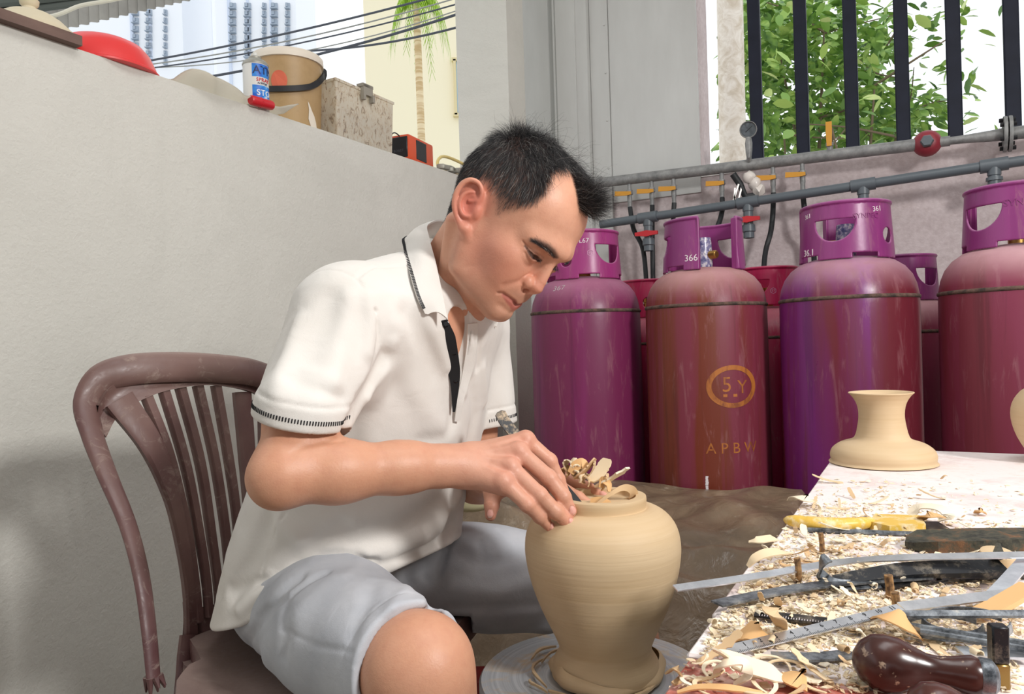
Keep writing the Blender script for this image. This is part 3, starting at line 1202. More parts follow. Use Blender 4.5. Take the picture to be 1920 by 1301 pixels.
# pressure gauge with a wrapped joint
p = up_at(1404)
GA = empty('pressure_gauge', tuple(p), 'small round pressure gauge on a stem in front of the first window bar', 'gauge')
g = at(1403, 243, p[1] - .03)
to = EYE - g; to /= np.linalg.norm(to)
m = frame(g, np.cross([0, 0, 1.0], to), to)
child(MB().lathe([(0, -.014), (.028, -.014), (.031, -.010), (.031, .008), (.029, .010), (.027, .008), (.0265, .004), (0, .004)], 26, m).build('case', M_STEELPIPE), GA)
M_DIAL = Mat('gauge_dial', (120, 128, 134), rough=.3)
child(MB().lathe([(0, .0045), (.026, .0045)], 22, m).build('dial', M_DIAL), GA)
mb = MB()
_n1 = Vector((m[0][0], m[1][0], m[2][0])); _n2 = Vector((m[0][1], m[1][1], m[2][1])); _n3 = Vector(to)
mb.ribbon([Vector(g) + _n3 * .0055 - _n1 * .010 - _n2 * .008, Vector(g) + _n3 * .0055 + _n1 * .014 + _n2 * .012], [.003, .0012], .001, up=tuple(to))
child(mb.build('needle', M_DARKHOLE), GA)
child(MB().tube([g - np.array([0, 0, .028]), g - np.array([0, 0, .05]), g - np.array([0, 0, .075]), g - np.array([0, 0, .10]), p], [.009, .013, .012, .009, .010], 12).build('stem', M_STEELPIPE), GA)
M_FILM = Mat('clear_wrapping_film', (222, 214, 206), rough=.25)
mb = MB()
for k in range(3):
    c = at(1405 + 9 * k, 332 + 12 * k, p[1] - .03)
    bm = bmesh.new()
    bmesh.ops.create_icosphere(bm, subdivisions=2, radius=.024)
    for v in bm.verts:
        v.co *= 1 + .35 * noise.noise(v.co * 90 + Vector((k * 3, 0, 0)))
    bm.verts.index_update()
    mb.add([Vector(c) + v.co for v in bm.verts], [tuple(x.index for x in q.verts) for q in bm.faces], True)
    bm.free()
for u0, v0, u1, v1 in ((1378, 352, 1376, 392), (1392, 345, 1384, 378), (1385, 345, 1374, 380)):
    mb.ribbon([at(u0, v0, p[1] - .03), at(u1, v1, p[1] - .03)], .006, .0008, up=(0, -1, 0))
child(mb.build('wrapping', M_FILM), GA)
child(MB().tube([at(1374, 326, p[1] - .02), at(1388, 346, p[1] - .02), at(1397, 368, p[1] - .02), at(1420, 366, p[1] - .02)], .0125, 10).build('elbow', M_RUBBER), GA)

# lower plastic pipe with tees and red valves
LP0, LP1 = on_wallb(1126, 421, 2.80), on_wallb(2350, 236, 2.80)
_ll = LP1 - LP0
ld = _ll / np.linalg.norm(_ll)


def lp_at(u):
    best = min(np.linspace(0, 1, 900), key=lambda t: abs(_prj(LP0 + _ll * t)[0] - u))
    return LP0 + _ll * best


PV = empty('plastic_pipe', tuple(LP0), 'dark grey plastic pipe with red valves running above the gas cylinders', 'pipe')
child(MB().tube([LP0, LP1], .0165, 16).build('pipe', M_PVC), PV)
for u, ln, valve in ((1215, .13, 'r'), (1402, .13, 'l'), (1618, .075, ''), (1863, .06, '')):
    p = lp_at(u)
    mb = MB().tube([p - ld * .038, p + ld * .038], .0215, 14)
    mb.lathe([(0, 0), (.0195, 0), (.0195, -.032), (.017, -.034), (.017, -ln * .62), (.023, -ln * .64), (.024, -ln * .82), (.019, -ln * .84), (.019, -ln), (.013, -ln), (.013, -ln + .012), (0, -ln + .012)], 18, Matrix.Translation(Vector(p)))
    tee = child(mb.build('tee', M_PVC), PV)
    if valve:
        s = -1 if valve == 'r' else .25
        q = p - np.array([0, 0, ln * .50])
        q = q - WV * .024
        hb = MB().ribbon([q - NV * .045 * 1.0, q - NV * .02, q + NV * .0, q + NV * .022, q + NV * .045], [.013, .017, .024, .017, .013], .012, up=-WV)
        h = hb.build('valve_handle', M_RED)
        h.parent = tee

# ------------------------------------------------------------------ objects on the low wall
M_CLAYD = Mat('dry_clay', (208, 196, 168), rough=.75)
M_CLAYD.bump(M_CLAYD.noise(1, 2, vec=M_CLAYD.co((4, 4, 160))), .25, .004)
M_BOARD = Mat('brown_board', (108, 86, 78), rough=.8)
M_BOARD.color(M_BOARD.ramp(M_BOARD.noise(12, 4, .6, stretch=(1, .15, 1)), [(.3, (90, 70, 64)), (.7, (124, 100, 90))]))
WT = WALL_TOP


def wall_pt(u, a, z=WT):
    """point above the low wall at photo column u"""
    p = on_walla(u, 100, a)
    return np.array([p[0], p[1], z])


def wbox(mb, a0, a1, b0, b1, z0, z1):
    return rbox_ab(mb, a0, a1, b0, b1, z0, z1)


_b0, _b1 = float(wall_pt(-60, -1.5) @ WV), float(wall_pt(143, -1.5) @ WV)
mb = wbox(MB(), -1.72, -1.478, _b0, _b1, WT, WT + .020)
tag(mb.build('board', M_BOARD), 'brown wooden board lying on the near end of the low wall', 'board')
p = wall_pt(58, -1.575, WT + .021)
mb = MB().lathe([(.084, 0), (.089, .003), (.088, .008), (.078, .016), (.060, .034), (.042, .046), (.020, .053), (.013, .057), (.012, .062), (.017, .068), (.018, .076), (.010, .083), (0, .084)], 40, Matrix.Translation(Vector(p)))
tag(mb.build('clay_cover', M_CLAYD), 'pale domed clay lid with a knob on the brown board', 'lid')
M_REDB = Mat('red_plastic_basin', (222, 58, 58), rough=.35)
M_REDB.b.inputs['Subsurface Weight'].default_value = .15
p = wall_pt(190, -1.600, WT)
mb = MB().lathe([(.114, 0), (.120, .001), (.120, .005), (.115, .008), (.111, .02), (.100, .045), (.086, .062), (.070, .070), (0, .072)], 44, Matrix.Translation(Vector(p)))
tag(mb.build('plastic_basin', M_REDB), 'red plastic basin upside down on the low wall', 'basin')

# crumpled white sheet
M_SHEET = Mat('crumpled_sheet', (236, 232, 224), rough=.5)
_tl = M_SHEET.new('ShaderNodeBsdfTranslucent')
_tl.inputs[0].default_value = (*srgb(240, 236, 226), 1)
_ms = M_SHEET.new('ShaderNodeMixShader')
_ms.inputs[0].default_value = .78
M_SHEET.lk(M_SHEET.b.outputs[0], _ms.inputs[1])
M_SHEET.lk(_tl.outputs[0], _ms.inputs[2])
M_SHEET.lk(_ms.outputs[0], M_SHEET.n['Material Output'].inputs[0])
M_SHEET.bump(M_SHEET.noise(45, 3, .5, 1.0), .5, .01)
a_, b_ = -1.56, (float(wall_pt(312, -1.56) @ WV), float(wall_pt(505, -1.56) @ WV))


def _sheet(s, t):
    b = b_[0] + (b_[1] - b_[0]) * s
    a = -1.66 + .19 * t + .02 * math.sin(7 * s)
    w = math.sin(3.1 * s * PI + 2 * t)
    z = WT + .008 + .012 * abs(math.sin(9 * s + 5 * t)) * (1 - .4 * s) + .014 * math.exp(-((s - .12) / .12) ** 2) + .026 * max(0, s - .75) * 4 * (t > .5) * (t - .3)
    return rm(a, b, z + .004 * w)


o = plane_mesh(_sheet, 46, 22)
o.sm = [True] * len(o.f)
o = o.build('crumpled_sheet', M_SHEET, None, None)
md = o.modifiers.new('thickness', 'SOLIDIFY'); md.thickness = .002
tag(o, 'crumpled white plastic sheet lying left of the spray can', 'sheet')

# spray can
p = wall_pt(478, -1.535, WT)
CAN = empty('spray_can', tuple(p), 'old white spray paint can with a blue label, without its cap', 'spray can')
M_CANW = Mat('can_white', (214, 214, 208), rough=.4)
M_CANT = Mat('can_dirty_metal', (158, 156, 146), rough=.5, metal=.4)
M_BLUE = Mat('label_blue', (30, 104, 196), rough=.4)
M_BLUE.color(M_BLUE.ramp(M_BLUE.noise(40, 2), [(.4, (20, 84, 186)), (.62, (60, 148, 220)), (.75, (214, 228, 240))]))
M_REDT = Mat('label_red', (202, 44, 50), rough=.5)
M_DKBLUE = Mat('label_navy', (36, 44, 84), rough=.5)
M_WHITE = Mat('label_white', (236, 236, 236), rough=.5)
mm = Matrix.Translation(Vector(p))
R_ = .0325
ch = lambda o: child(o, CAN)
ch(MB().lathe([(0, 0), (.0315, 0), (R_, .003), (R_, .126), (.031, .131)], 36, mm).build('body', M_CANW))
ch(MB().lathe([(.0335, .124), (.0338, .127), (.032, .131), (.027, .137), (.018, .141), (.016, .143), (.0165, .147), (.012, .150), (0, .150)], 30, mm).build('dome', M_CANT))
ch(MB().lathe([(0, .150), (.006, .150), (.006, .160), (0, .160)], 10, mm).build('nozzle', M_CANW))


def on_can(v, da, z):
    aa = math.atan2(-p[1], -p[0]) + da
    return [Vector(p) + Vector(q) for q in wrap(v, R_, aa, z)]


def patch(da0, da1, z0, z1, mat, name):
    mb = MB()
    n = 10
    v = [((da0 + (da1 - da0) * i / n) * R_, z, .0004) for z in (z0, z1) for i in range(n + 1)]
    mb.add(on_can(v, 0, 0), [(i, i + 1, n + 2 + i, n + 1 + i) for i in range(n)], True)
    return ch(mb.build(name, mat, None, None))


patch(-.28, 1.4, .088, .122, M_BLUE, 'label_panel')
patch(-.28, 1.4, .030, .066, M_BLUE, 'label_panel')
patch(-.28, 1.4, .012, .024, M_REDT, 'label_panel')
for s, sz, da, z, m_ in (('ATM', .030, .72, .105, M_DKBLUE), ('SPRAY', .0135, .62, .080, M_REDT), ('ACRYLIC', .007, .55, .071, M_DKBLUE), ('STO', .022, .66, .046, M_WHITE)):
    v, f = text_geo(s, sz)
    v = [(x, y, q + .0008) for x, y, q in v]
    ch(MB().add(on_can(v, da, z), f).build('lettering', m_, None, None))
p2_ = wall_pt(487, -1.488, WT)
mb = MB()
m_ = frame(p2_ + np.array([0, 0, .013]), WV + np.array([0, 0, .05]), (0, 0, 1)) @ Matrix.Rotation(PI / 2, 4, 'Y')
mb.lathe([(0, -.036), (.010, -.036), (.0125, -.033), (.0125, .030), (.011, .036), (0, .036)], 18, m_)
for k in range(12):
    aa = k * PI / 6
    mb.box(m_ @ Vector((.0126 * math.cos(aa), .0126 * math.sin(aa), -.004)), (.002, .002, .002))
tag(mb.build('red_cap', M_RED), 'small red cap lying at the foot of the spray can', 'cap')

# bucket
p = wall_pt(538, -1.630, WT)
BU = empty('paint_bucket', tuple(p), 'tan plastic bucket with a white rim and a black strap handle', 'bucket')
M_TAN = Mat('tan_bucket', (186, 150, 96), rough=.5)
M_TAN.color(M_TAN.mix(M_TAN.ramp(M_TAN.noise(14, 5, .7), [(.5, 0.0), (.75, .5)]), M_TAN.ramp(M_TAN.noise(3, 3), [(.3, (168, 138, 96)), (.7, (188, 158, 114))]), (150, 120, 76)))
M_RIM = Mat('bucket_rim', (222, 212, 196), rough=.5)
mm = Matrix.Translation(Vector(p))
chb = lambda o: child(o, BU)
chb(MB().lathe([(0, 0), (.088, 0), (.090, .003), (.099, .222), (.095, .222), (.086, .01), (0, .01)], 44, mm).build('body', M_TAN))
chb(MB().lathe([(.098, .205), (.1035, .206), (.104, .214), (.1035, .226), (.100, .230), (.093, .229), (.093, .222)], 44, mm).build('rim', M_RIM))
aa0 = math.atan2(-p[1], -p[0])
hp = [Vector(p) + Vector((.103 * math.cos(aa0 + da), .103 * math.sin(aa0 + da), z)) for da, z in ((1.45, .185), (1.25, .170), (.95, .146), (.6, .124), (.2, .112), (-.25, .108), (-.7, .112), (-1.1, .125), (-1.45, .150))]
chb(MB().ribbon(catmull(hp, 4), .016, .006, nrms=[(q - np.array(p)) * np.array([1, 1, 0]) for q in catmull(hp, 4)]).build('handle', M_DARKHOLE))
mb = MB()
n = 9
def _on_b(da, z, lift=.0012):
    r = .090 + (.099 - .090) * z / .222 + lift
    return Vector(p) + Vector((r * math.cos(aa0 + da), r * math.sin(aa0 + da), z))
prof = [(.92, .003), (.74, .010), (.62, .035), (.64, .062), (.60, .085), (.66, .078), (.76, .060), (.86, .048), (.95, .030), (1.0, .012)]
mb.add([_on_b(*q) for q in prof] + [_on_b(.80, .03, .0016)], [(i, (i + 1) % len(prof), len(prof)) for i in range(len(prof))], True)
chb(mb.build('bare_patch', M_RIM, None, None))
mb = MB()
q = [(math.cos(t_), math.sin(t_)) for t_ in np.linspace(0, 2 * PI, 21)[:-1]]
mb.add([_on_b(-.25 + .24 * x, .135 + .028 * y, .0014) for x, y in q], [tuple(range(20))], False)
chb(mb.build('red_sticker', Mat('faded_red_sticker', (206, 100, 72), rough=.6), None, None))

# translucent tub with clay splashes, clamp and a black knob
b0, b1 = float(wall_pt(620, -1.53) @ WV), float(wall_pt(722, -1.53) @ WV)
TB = empty('plastic_tub', tuple(rm(-1.6, (b0 + b1) / 2, WT)), 'cloudy square plastic tub splashed with clay beside the bucket', 'tub')
M_TUB = Mat('cloudy_plastic', (214, 200, 178), rough=.35)
_sp = M_TUB.noise(62, 5, .75, 1.2, stretch=(1, 1, .55))
M_TUB.color(M_TUB.ramp(_sp, [(.47, (238, 232, 218)), (.57, (228, 214, 192)), (.62, (166, 146, 126)), (.72, (196, 188, 182))]))
_tl = M_TUB.new('ShaderNodeBsdfTranslucent')
_ms = M_TUB.new('ShaderNodeMixShader')
_ms.inputs[0].default_value = .5
M_TUB.lk(M_TUB.b.inputs['Base Color'].links[0].from_socket, _tl.inputs[0])
M_TUB.lk(M_TUB.b.outputs[0], _ms.inputs[1])
M_TUB.lk(_tl.outputs[0], _ms.inputs[2])
M_TUB.lk(_ms.outputs[0], M_TUB.n['Material Output'].inputs[0])
chq = lambda o: child(o, TB)
mb = MB()
h_ = .165


def _tubring(g, z):
    return [rm(-1.625 - g, b0 - g, WT + z), rm(-1.515 + g, b0 - g, WT + z), rm(-1.515 + g, b1 + g, WT + z), rm(-1.625 - g, b1 + g, WT + z)]


rings = [_tubring(0, 0), _tubring(.006, h_), _tubring(.009, h_), _tubring(.009, h_ + .008), _tubring(.002, h_ + .008), _tubring(-.004, .006)]
vv = sum(rings, [])
ff = [tuple(reversed((0, 1, 2, 3)))]
for r_ in range(len(rings) - 1):
    for k in range(4):
        k2 = (k + 1) % 4
        ff.append((r_ * 4 + k, r_ * 4 + k2, r_ * 4 + 4 + k2, r_ * 4 + 4 + k))
ff.append(tuple((len(rings) - 1) * 4 + k for k in range(4)))
chq(mb.add(vv, ff).build('tub', M_TUB))
chq(wbox(MB(), -1.613, -1.525, b0 + .008, b1 - .008, WT + .010, WT + .10).build('clay_filling', Mat('grey_slip', (150, 136, 124), rough=.9)))
bc = b0 + (b1 - b0) * .48
mb = wbox(MB(), -1.506, -1.494, bc - .022, bc + .022, WT + h_ - .012, WT + h_ + .020)
wbox(mb, -1.520, -1.494, bc - .024, bc + .024, WT + h_ + .012, WT + h_ + .022)
wbox(mb, -1.504, -1.490, bc - .026, bc - .016, WT + h_ - .030, WT + h_ - .008)
wbox(mb, -1.504, -1.490, bc + .016, bc + .026, WT + h_ - .030, WT + h_ - .008)
chq(mb.build('clamp', Mat('grey_clamp', (150, 144, 132), rough=.6)))
q0 = rm(-1.60, b0 + .015, WT + h_ - .03)
tag(MB().tube([q0, q0 + np.array([.004, .012, .05]), q0 + np.array([.006, .02, .066]), q0 + np.array([.008, .026, .082]), q0 + np.array([.01, .03, .094]), q0 + np.array([.011, .032, .098])], [.008, .009, .0145, .016, .013, .004], 14).build('tool_handle', M_DARKHOLE),
    'black rounded tool handle sticking out of the plastic tub', 'handle')

# orange and black box, disc, yellow hose, scraps
b0, b1 = float(wall_pt(738, -1.55) @ WV), float(wall_pt(816, -1.5) @ WV)
BX = empty('power_adapter_box', tuple(rm(-1.55, (b0 + b1) / 2, WT)), 'orange and black box with a thin cable on the low wall', 'box')
M_OR = Mat('orange_plastic', (214, 84, 46), rough=.4)
M_BK = Mat('black_plastic', (34, 34, 38), rough=.4)
mb = MB().rbox(rm(-1.555, (b0 + b1) / 2, WT + .044), (.085, b1 - b0, .086), .007, Matrix.Rotation(ROOM_Z + .12, 3, 'Z'))
child(mb.build('case', M_OR), BX)
Rz = Matrix.Rotation(ROOM_Z + .12, 3, 'Z')
cc = Vector(rm(-1.555, (b0 + b1) / 2, WT + .044))
bl = b1 - b0
child(MB().rbox(cc + Rz @ Vector((.0425, -bl * .02, 0)), (.004, bl * .40, .066), .0015, Rz, 1).build('side_panel', M_BK), BX)
child(MB().rbox(cc + Rz @ Vector((.002, -bl / 2, 0)), (.070, .005, .070), .002, Rz, 1).build('end_panel', M_BK), BX)
mb = MB()
v, f = text_geo('BOSIET', .012)
mb.add([cc + Rz @ Vector((x + .004, -bl / 2 - .0032, y - .012)) for x, y, q in v], f)
child(mb.build('lettering', Mat('grey_print', (110, 110, 118), rough=.6), None, None), BX)
q0 = rm(-1.56, b0 - .01, WT + .03)
child(MB().tube(catmull([q0, q0 + np.array([-.01, -.02, .03]), q0 + np.array([.01, -.02, .058]), q0 + np.array([.03, .01, .045]), q0 + np.array([.03, .03, .01])], 6), .0022, 7).build('cable', M_BK), BX)
M_DISC = Mat('grey_brown_disc', (142, 130, 122), rough=.7)
p = wall_pt(858, -1.585, WT + .001)
tag(MB().lathe([(0, .058), (.045, .057), (.062, .053), (.075, .040), (.085, .012), (.088, 0), (.080, 0), (.0, .046)], 40, Matrix.Translation(Vector(p))).build('shallow_bowl', M_DISC),
    'grey-brown shallow bowl upside down at the far end of the low wall', 'bowl')
M_YH = Mat('yellow_hose', (222, 200, 128), rough=.45)
pts = [wall_pt(818, -1.56, WT + .012), wall_pt(814, -1.575, WT + .055), wall_pt(826, -1.585, WT + .088), wall_pt(856, -1.59, WT + .090), wall_pt(890, -1.585, WT + .070), wall_pt(925, -1.57, WT + .02)]
tag(MB().tube(catmull(pts, 6), .006, 9).build('yellow_hose', M_YH), 'pale yellow hose looping over the grey-brown bowl', 'hose')
pts = [wall_pt(828, -1.535, WT + .010), wall_pt(845, -1.525, WT + .010), wall_pt(866, -1.515, WT + .010), wall_pt(900, -1.52, WT + .010)]
tag(MB().tube(catmull(pts, 5), .0085, 9).build('clay_coil', M_CLAYD), 'pale rod lying beside the orange box on the wall', 'rod')
mb = MB()
for k in range(4):
    q = wall_pt(820 + 9 * k, -1.506, WT + .012 + .003 * (k % 2))
    mb.rbox(q, (.03, .02, .018), .005, Matrix.Rotation(k * .9, 3, 'Z'))
mb.tube(catmull([wall_pt(822, -1.508, WT + .012), wall_pt(840, -1.500, WT + .022), wall_pt(856, -1.506, WT + .010)], 5), .004, 7)
tag(mb.build('metal_clamp', M_CANT), 'small dull metal clamp next to the orange and black box', 'clamp')
# ------------------------------------------------------------------ the potter: pose
def _rot(y, p, r):
    y, p, r = map(math.radians, (y, p, r))
    Rz = np.array([[math.cos(y), -math.sin(y), 0], [math.sin(y), math.cos(y), 0], [0, 0, 1]])
    Ry = np.array([[math.cos(p), 0, math.sin(p)], [0, 1, 0], [-math.sin(p), 0, math.cos(p)]])
    Rx = np.array([[1, 0, 0], [0, math.cos(r), -math.sin(r)], [0, math.sin(r), math.cos(r)]])
    return Rz @ Ry @ Rx


HM = _rot(-34.6, 44.5, -11.5)
HT = np.array([-0.0118, 1.0626, 1.0426])


def hw(p):
    return HM @ np.asarray(p, float) + HT


def head_local(P):
    return ((P - HT.astype(np.float32)) @ HM.astype(np.float32)).astype(np.float32)


# ear frame (left side values; both ears by mirroring)
_e1 = np.array([-0.44, 0.13, 0.88]); _e1 /= np.linalg.norm(_e1)
_e2 = np.array([0.90, -0.30, 0.0]); _e2 = _e2 - _e1 * (_e2 @ _e1); _e2 /= np.linalg.norm(_e2)
_e3 = np.cross(_e2, _e1) * -1
if _e3[1] < 0:
    _e3 = -_e3
EAR_C = np.array([-0.0125, 0.0815, 0.0045])
EAR_R = np.stack([_e2, _e1, _e3], 1)
HELIX = [tuple(p) for p in catmull([(.007, .001, .003), (.0135, .009, .002), (.0145, .020, .003), (.0075, .0295, .004), (-.003, .0315, .005), (-.0125, .0255, .006),
                                    (-.0175, .014, .0065), (-.0185, .001, .006), (-.0155, -.011, .0045), (-.0095, -.0215, .002), (-.0015, -.0300, .000), (.004, -.032, -.002)], 4)]
ANTI = [tuple(p) for p in catmull([(.003, .018, .002), (-.007, .013, .004), (-.0115, .002, .0045), (-.008, -.0095, .004), (-.001, -.0155, .0035), (.005, -.0150, .002)], 4)]


def head_base(P):
    Q = head_local(P)
    S = mirror(Q)
    d = ell(Q, (-.008, 0, .047), (.094, .0775, .086))
    d = smin(d, ell(Q, (.038, 0, .058), (.0545, .064, .054)), .03)
    d = smin(d, ell(Q, (.036, 0, -.018), (.053, .0635, .068)), .03)
    d = smin(d, ell(S, (.060, .042, -.010), (.024, .0225, .021)), .022)
    d = smin(d, ell(S, (.066, .027, -.036), (.024, .026, .027)), .02)
    d = smin(d, ell(Q, (.0735, 0, -.050), (.024, .028, .030)), .02)
    d = smin(d, chain(S, [(.000, .057, -.022), (.022, .053, -.070), (.082, .012, -.084)], [.013, .0135, .0105]), .026)
    d = smin(d, ell(Q, (.046, 0, -.060), (.044, .045, .034)), .02)
    d = smin(d, ell(Q, (.080, 0, -.081), (.0175, .022, .0160)), .014)
    d = smin(d, chain(S, [(.098, 0, .038), (.091, .024, .0365), (.071, .048, .031)], [.0115, .0105, .0085]), .018)
    # eye sockets and lids
    d = smax(d, -ell(S, (.1005, .031, .013), (.0145, .0185, .0125)), .014)
    d = smin(d, ell(S, (.0730, .0325, .0085), (.0185, .0185, .0150)), .005)
    # nose
    d = smin(d, chain(Q, [(.090, 0, .024), (.0985, 0, .006), (.1020, 0, -.010), (.1015, 0, -.0185)], [.0075, .0070, .0090, .0122]), .012)
    d = smin(d, ell(S, (.0938, .0145, -.0215), (.0110, .0080, .0095)), .003)
    d = smin(d, chain(Q, [(.102, 0, -.026), (.097, 0, -.031)], [.0055, .005]), .005)
    d = smin(d, ell(Q, (.0905, 0, -.0455), (.0085, .016, .012)), .008)
    # lips
    d = smin(d, chain(S, [(.0815, .026, -.0565), (.0885, .014, -.0530), (.0920, .005, -.0515), (.0920, 0, -.0518)], [.0020, .0040, .0050, .0048]), .005)
    d = smin(d, chain(S, [(.0810, .025, -.0595), (.0885, .012, -.0640), (.0915, 0, -.0650)], [.0020, .0050, .0064]), .005)
    return d


_mb = lambda P: head_base(P)


def on_face(px):
    """photo pixels on the near side of the face -> head-local points, folded onto one side"""
    out = []
    for u, v in px:
        q = (march(_mb, u, v, .85, 1.25, 400) - HT) @ HM
        out.append((float(q[0]), float(abs(q[1])), float(q[2])))
    return out


SLIT = on_face([(984, 461), (993, 473), (1000.5, 481), (1008, 486), (1014, 488.5)])
LOWL = on_face([(987, 468), (994, 479), (1001, 486.5), (1010, 490)])
FOLD = on_face([(980, 452), (990, 463), (1002, 472.5), (1013, 479), (1018, 483)])
BAG = on_face([(984.5, 474), (988, 484), (993, 491), (1002, 494)])
BROW = on_face([(1000, 451), (1010, 454.5), (1023, 462), (1034, 471), (1042, 481)])
MOUTH = on_face([(935, 549.8), (942, 549.8), (953, 557), (963, 564.8)])
MOUTH.append((.0975, 0.0, -.0578))
NASO = on_face([(977, 526), (960, 531.5), (946, 535)])
ALA = on_face([(981, 534), (975.5, 527), (981, 519), (991, 514), (999, 516)])
MENTO = on_face([(938, 574), (947, 580)]) + [(.0955, 0.0, -.0725)]


def head_field(P, neck=True):
    Q = head_local(P)
    S = mirror(Q)
    d = head_base(P)
    d = smax(d, -ell(S, (.0985, .0078, -.0325), (.0055, .0036, .0045)), .002)
    d = d + stroke(S, MOUTH, .0020, .0052)
    d = d + stroke(S, MENTO, .0050, .0016)
    d = d + stroke(S, NASO, .0050, .0012)
    d = d + stroke(S, ALA, .0015, .0016)
    d = d + stroke(S, FOLD, .0013, .0013)
    d = d + stroke(S, LOWL, .0030, -.0014)
    d = d + stroke(S, BAG, .0018, .0013)
    d = d + stroke(S, BROW, .0050, -.0012)
    d = smax(d, -chain(S, SLIT, [.0006, .0021, .0029, .0028, .0010]), .0010)
    # ears
    E = (S - EAR_C.astype(np.float32)) @ EAR_R.astype(np.float32)
    ea = chain(E, HELIX, list(np.interp(np.arange(len(HELIX)), [0, 12, 24, 34, 40, len(HELIX) - 1], [.0024, .0034, .0036, .0036, .0050, .0062])))
    ea = smin(ea, ell(E, (-.002, .001, -.0018), (.0165, .0305, .0044)), .004)
    ea = smin(ea, chain(E, ANTI, list(np.interp(np.arange(len(ANTI)), [0, 6, len(ANTI) - 1], [.0018, .0030, .0030]))), .003)
    ea = smax(ea, -ell(E, (.0030, -.0010, .0045), (.0085, .0120, .0075)), .003)
    ea = smax(ea, -ell(E, (.0040, .0225, .0068), (.0060, .0045, .0050)), .003)
    ea = smin(ea, chain(E, [(.000, .0045, .0015), (.009, .0065, .001)], [.0016, .0022]), .003)
    ea = smin(ea, ell(E, (.0130, -.007, -.0010), (.0052, .0085, .0052)), .005)
    ea = smin(ea, ell(S, (-.010, .0725, .004), (.014, .0085, .026)), .006)
    d = smin(d, ea, .006)
    # the lobe runs into the jaw
    d = smin(d, rcone(S, (.0015, .0755, -.0235), (.012, .066, -.030), .0058, .005), .006)
    if neck:
        d = smin(d, neck_field(P), .022)
    return d


NK0, NK1 = hw((-.028, 0, -.020)), at(820, 562, 1.135)


def neck_field(P):
    d = chain(P, [NK0, (NK0 + NK1) / 2 + np.array([-.002, .002, .004]), NK1], [.047, .047, .056])
    d = smin(d, rcone(P, hw((.030, -.012, -.055)), at(858, 640, 1.125), .024, .026), .03)
    # the near neck muscle from behind the ear to the collar bone
    d = smin(d, rcone(P, hw((-.030, -.058, -.030)), at(826, 590, 1.075), .011, .012), .02)
    return d


def head_colors(P):
    """own colours of the skin: ruddy cheeks, ears, nose and lips, shaved beard, scalp under the hair; crease shade painted in at mouth and lids"""
    Q = head_local(P)
    S = mirror(Q)
    base = np.tile(np.array(srgb(214, 160, 132)), (len(P), 1))

    def blend(mask, c):
        m = np.clip(mask, 0, 1)[:, None]
        base[:] = base * (1 - m) + np.array(srgb(*c)) * m

    g = lambda c, r, T=S: np.exp(-(((T - f32(*c)) / f32(*r)) ** 2).sum(1))
    blend(.50 * g((.050, .060, -.028), (.050, .06, .042)), (202, 120, 103))
    blend(.35 * g((.075, .030, -.018), (.03, .03, .02)), (205, 130, 105))
    blend(.55 * g((.108, 0, -.018), (.02, .02, .02)), (206, 128, 108))
    blend(.85 * g((-.010, .084, .006), (.026, .02, .036)) * (S[:, 1] > .07), (205, 112, 96))
    blend(.45 * np.exp(-(np.maximum(chain(S, [(.02, .055, -.066), (.084, .02, -.085), (.092, 0, -.082)], 0), 0) / .02) ** 2), (150, 118, 100))
    blend(.50 * g((.097, .008, -.043), (.012, .024, .0075)), (140, 108, 92))
    lip = np.minimum(chain(S, MOUTH[2:4] + [(.0955, .003, -.0555), (.0965, 0, -.0555)], [.0003, .0016, .0032, .0036]),
                     chain(S, on_face([(944, 553), (954, 562.5), (963, 571)]) + [(.0960, 0, -.0625)], [.0012, .0034, .0044, .0050]))
    blend(np.clip(1 - (lip - .0004) / .0022, 0, 1) * .8, (172, 92, 84))
    blend(np.exp(-(np.maximum(chain(S, MOUTH, 0), 0) / .0017) ** 2) * .85, (80, 40, 36))  # shade of the groove between the lips, painted as a dark line
    sl = np.maximum(chain(S, SLIT, [.0, .0016, .0028, .0027, .0006]), 0)
    blend(np.exp(-(sl / .0014) ** 2) * .95, (36, 26, 25))
    blend(np.exp(-(np.maximum(chain(S, FOLD, 0), 0) / .0013) ** 2) * .5, (112, 70, 55))  # shade in the eyelid fold, put into the skin colour
    blend(.35 * g((.094, .032, .004), (.012, .02, .013)), (160, 108, 90))
    bw = np.maximum(chain(S, BROW, [.0004, .0018, .0032, .0034, .0018]), 0)
    blend(np.exp(-(bw / .0028) ** 2) * .86, (52, 42, 40))
    hm = hair_mask(S)
    fade = .30 + .70 * np.clip((S[:, 2] - .036) / .035, 0, 1) + .6 * (S[:, 0] < -.03)
    blend(np.clip(hm * 1.25, 0, 1) * .90 * np.clip(fade, 0, 1), (44, 40, 41))
    return base


HAIRLINE = np.array([(0, 31), (9, 31), (14, 36), (20, 48), (28, 63), (40, 66), (52, 54), (54, 46), (52, 34), (49, 21), (48, 12), (54, 4), (61, -6), (66, -18), (72, -19),
                     (85, -10), (103, -5), (112, -20), (118, -42), (130, -52), (180, -54)], float)


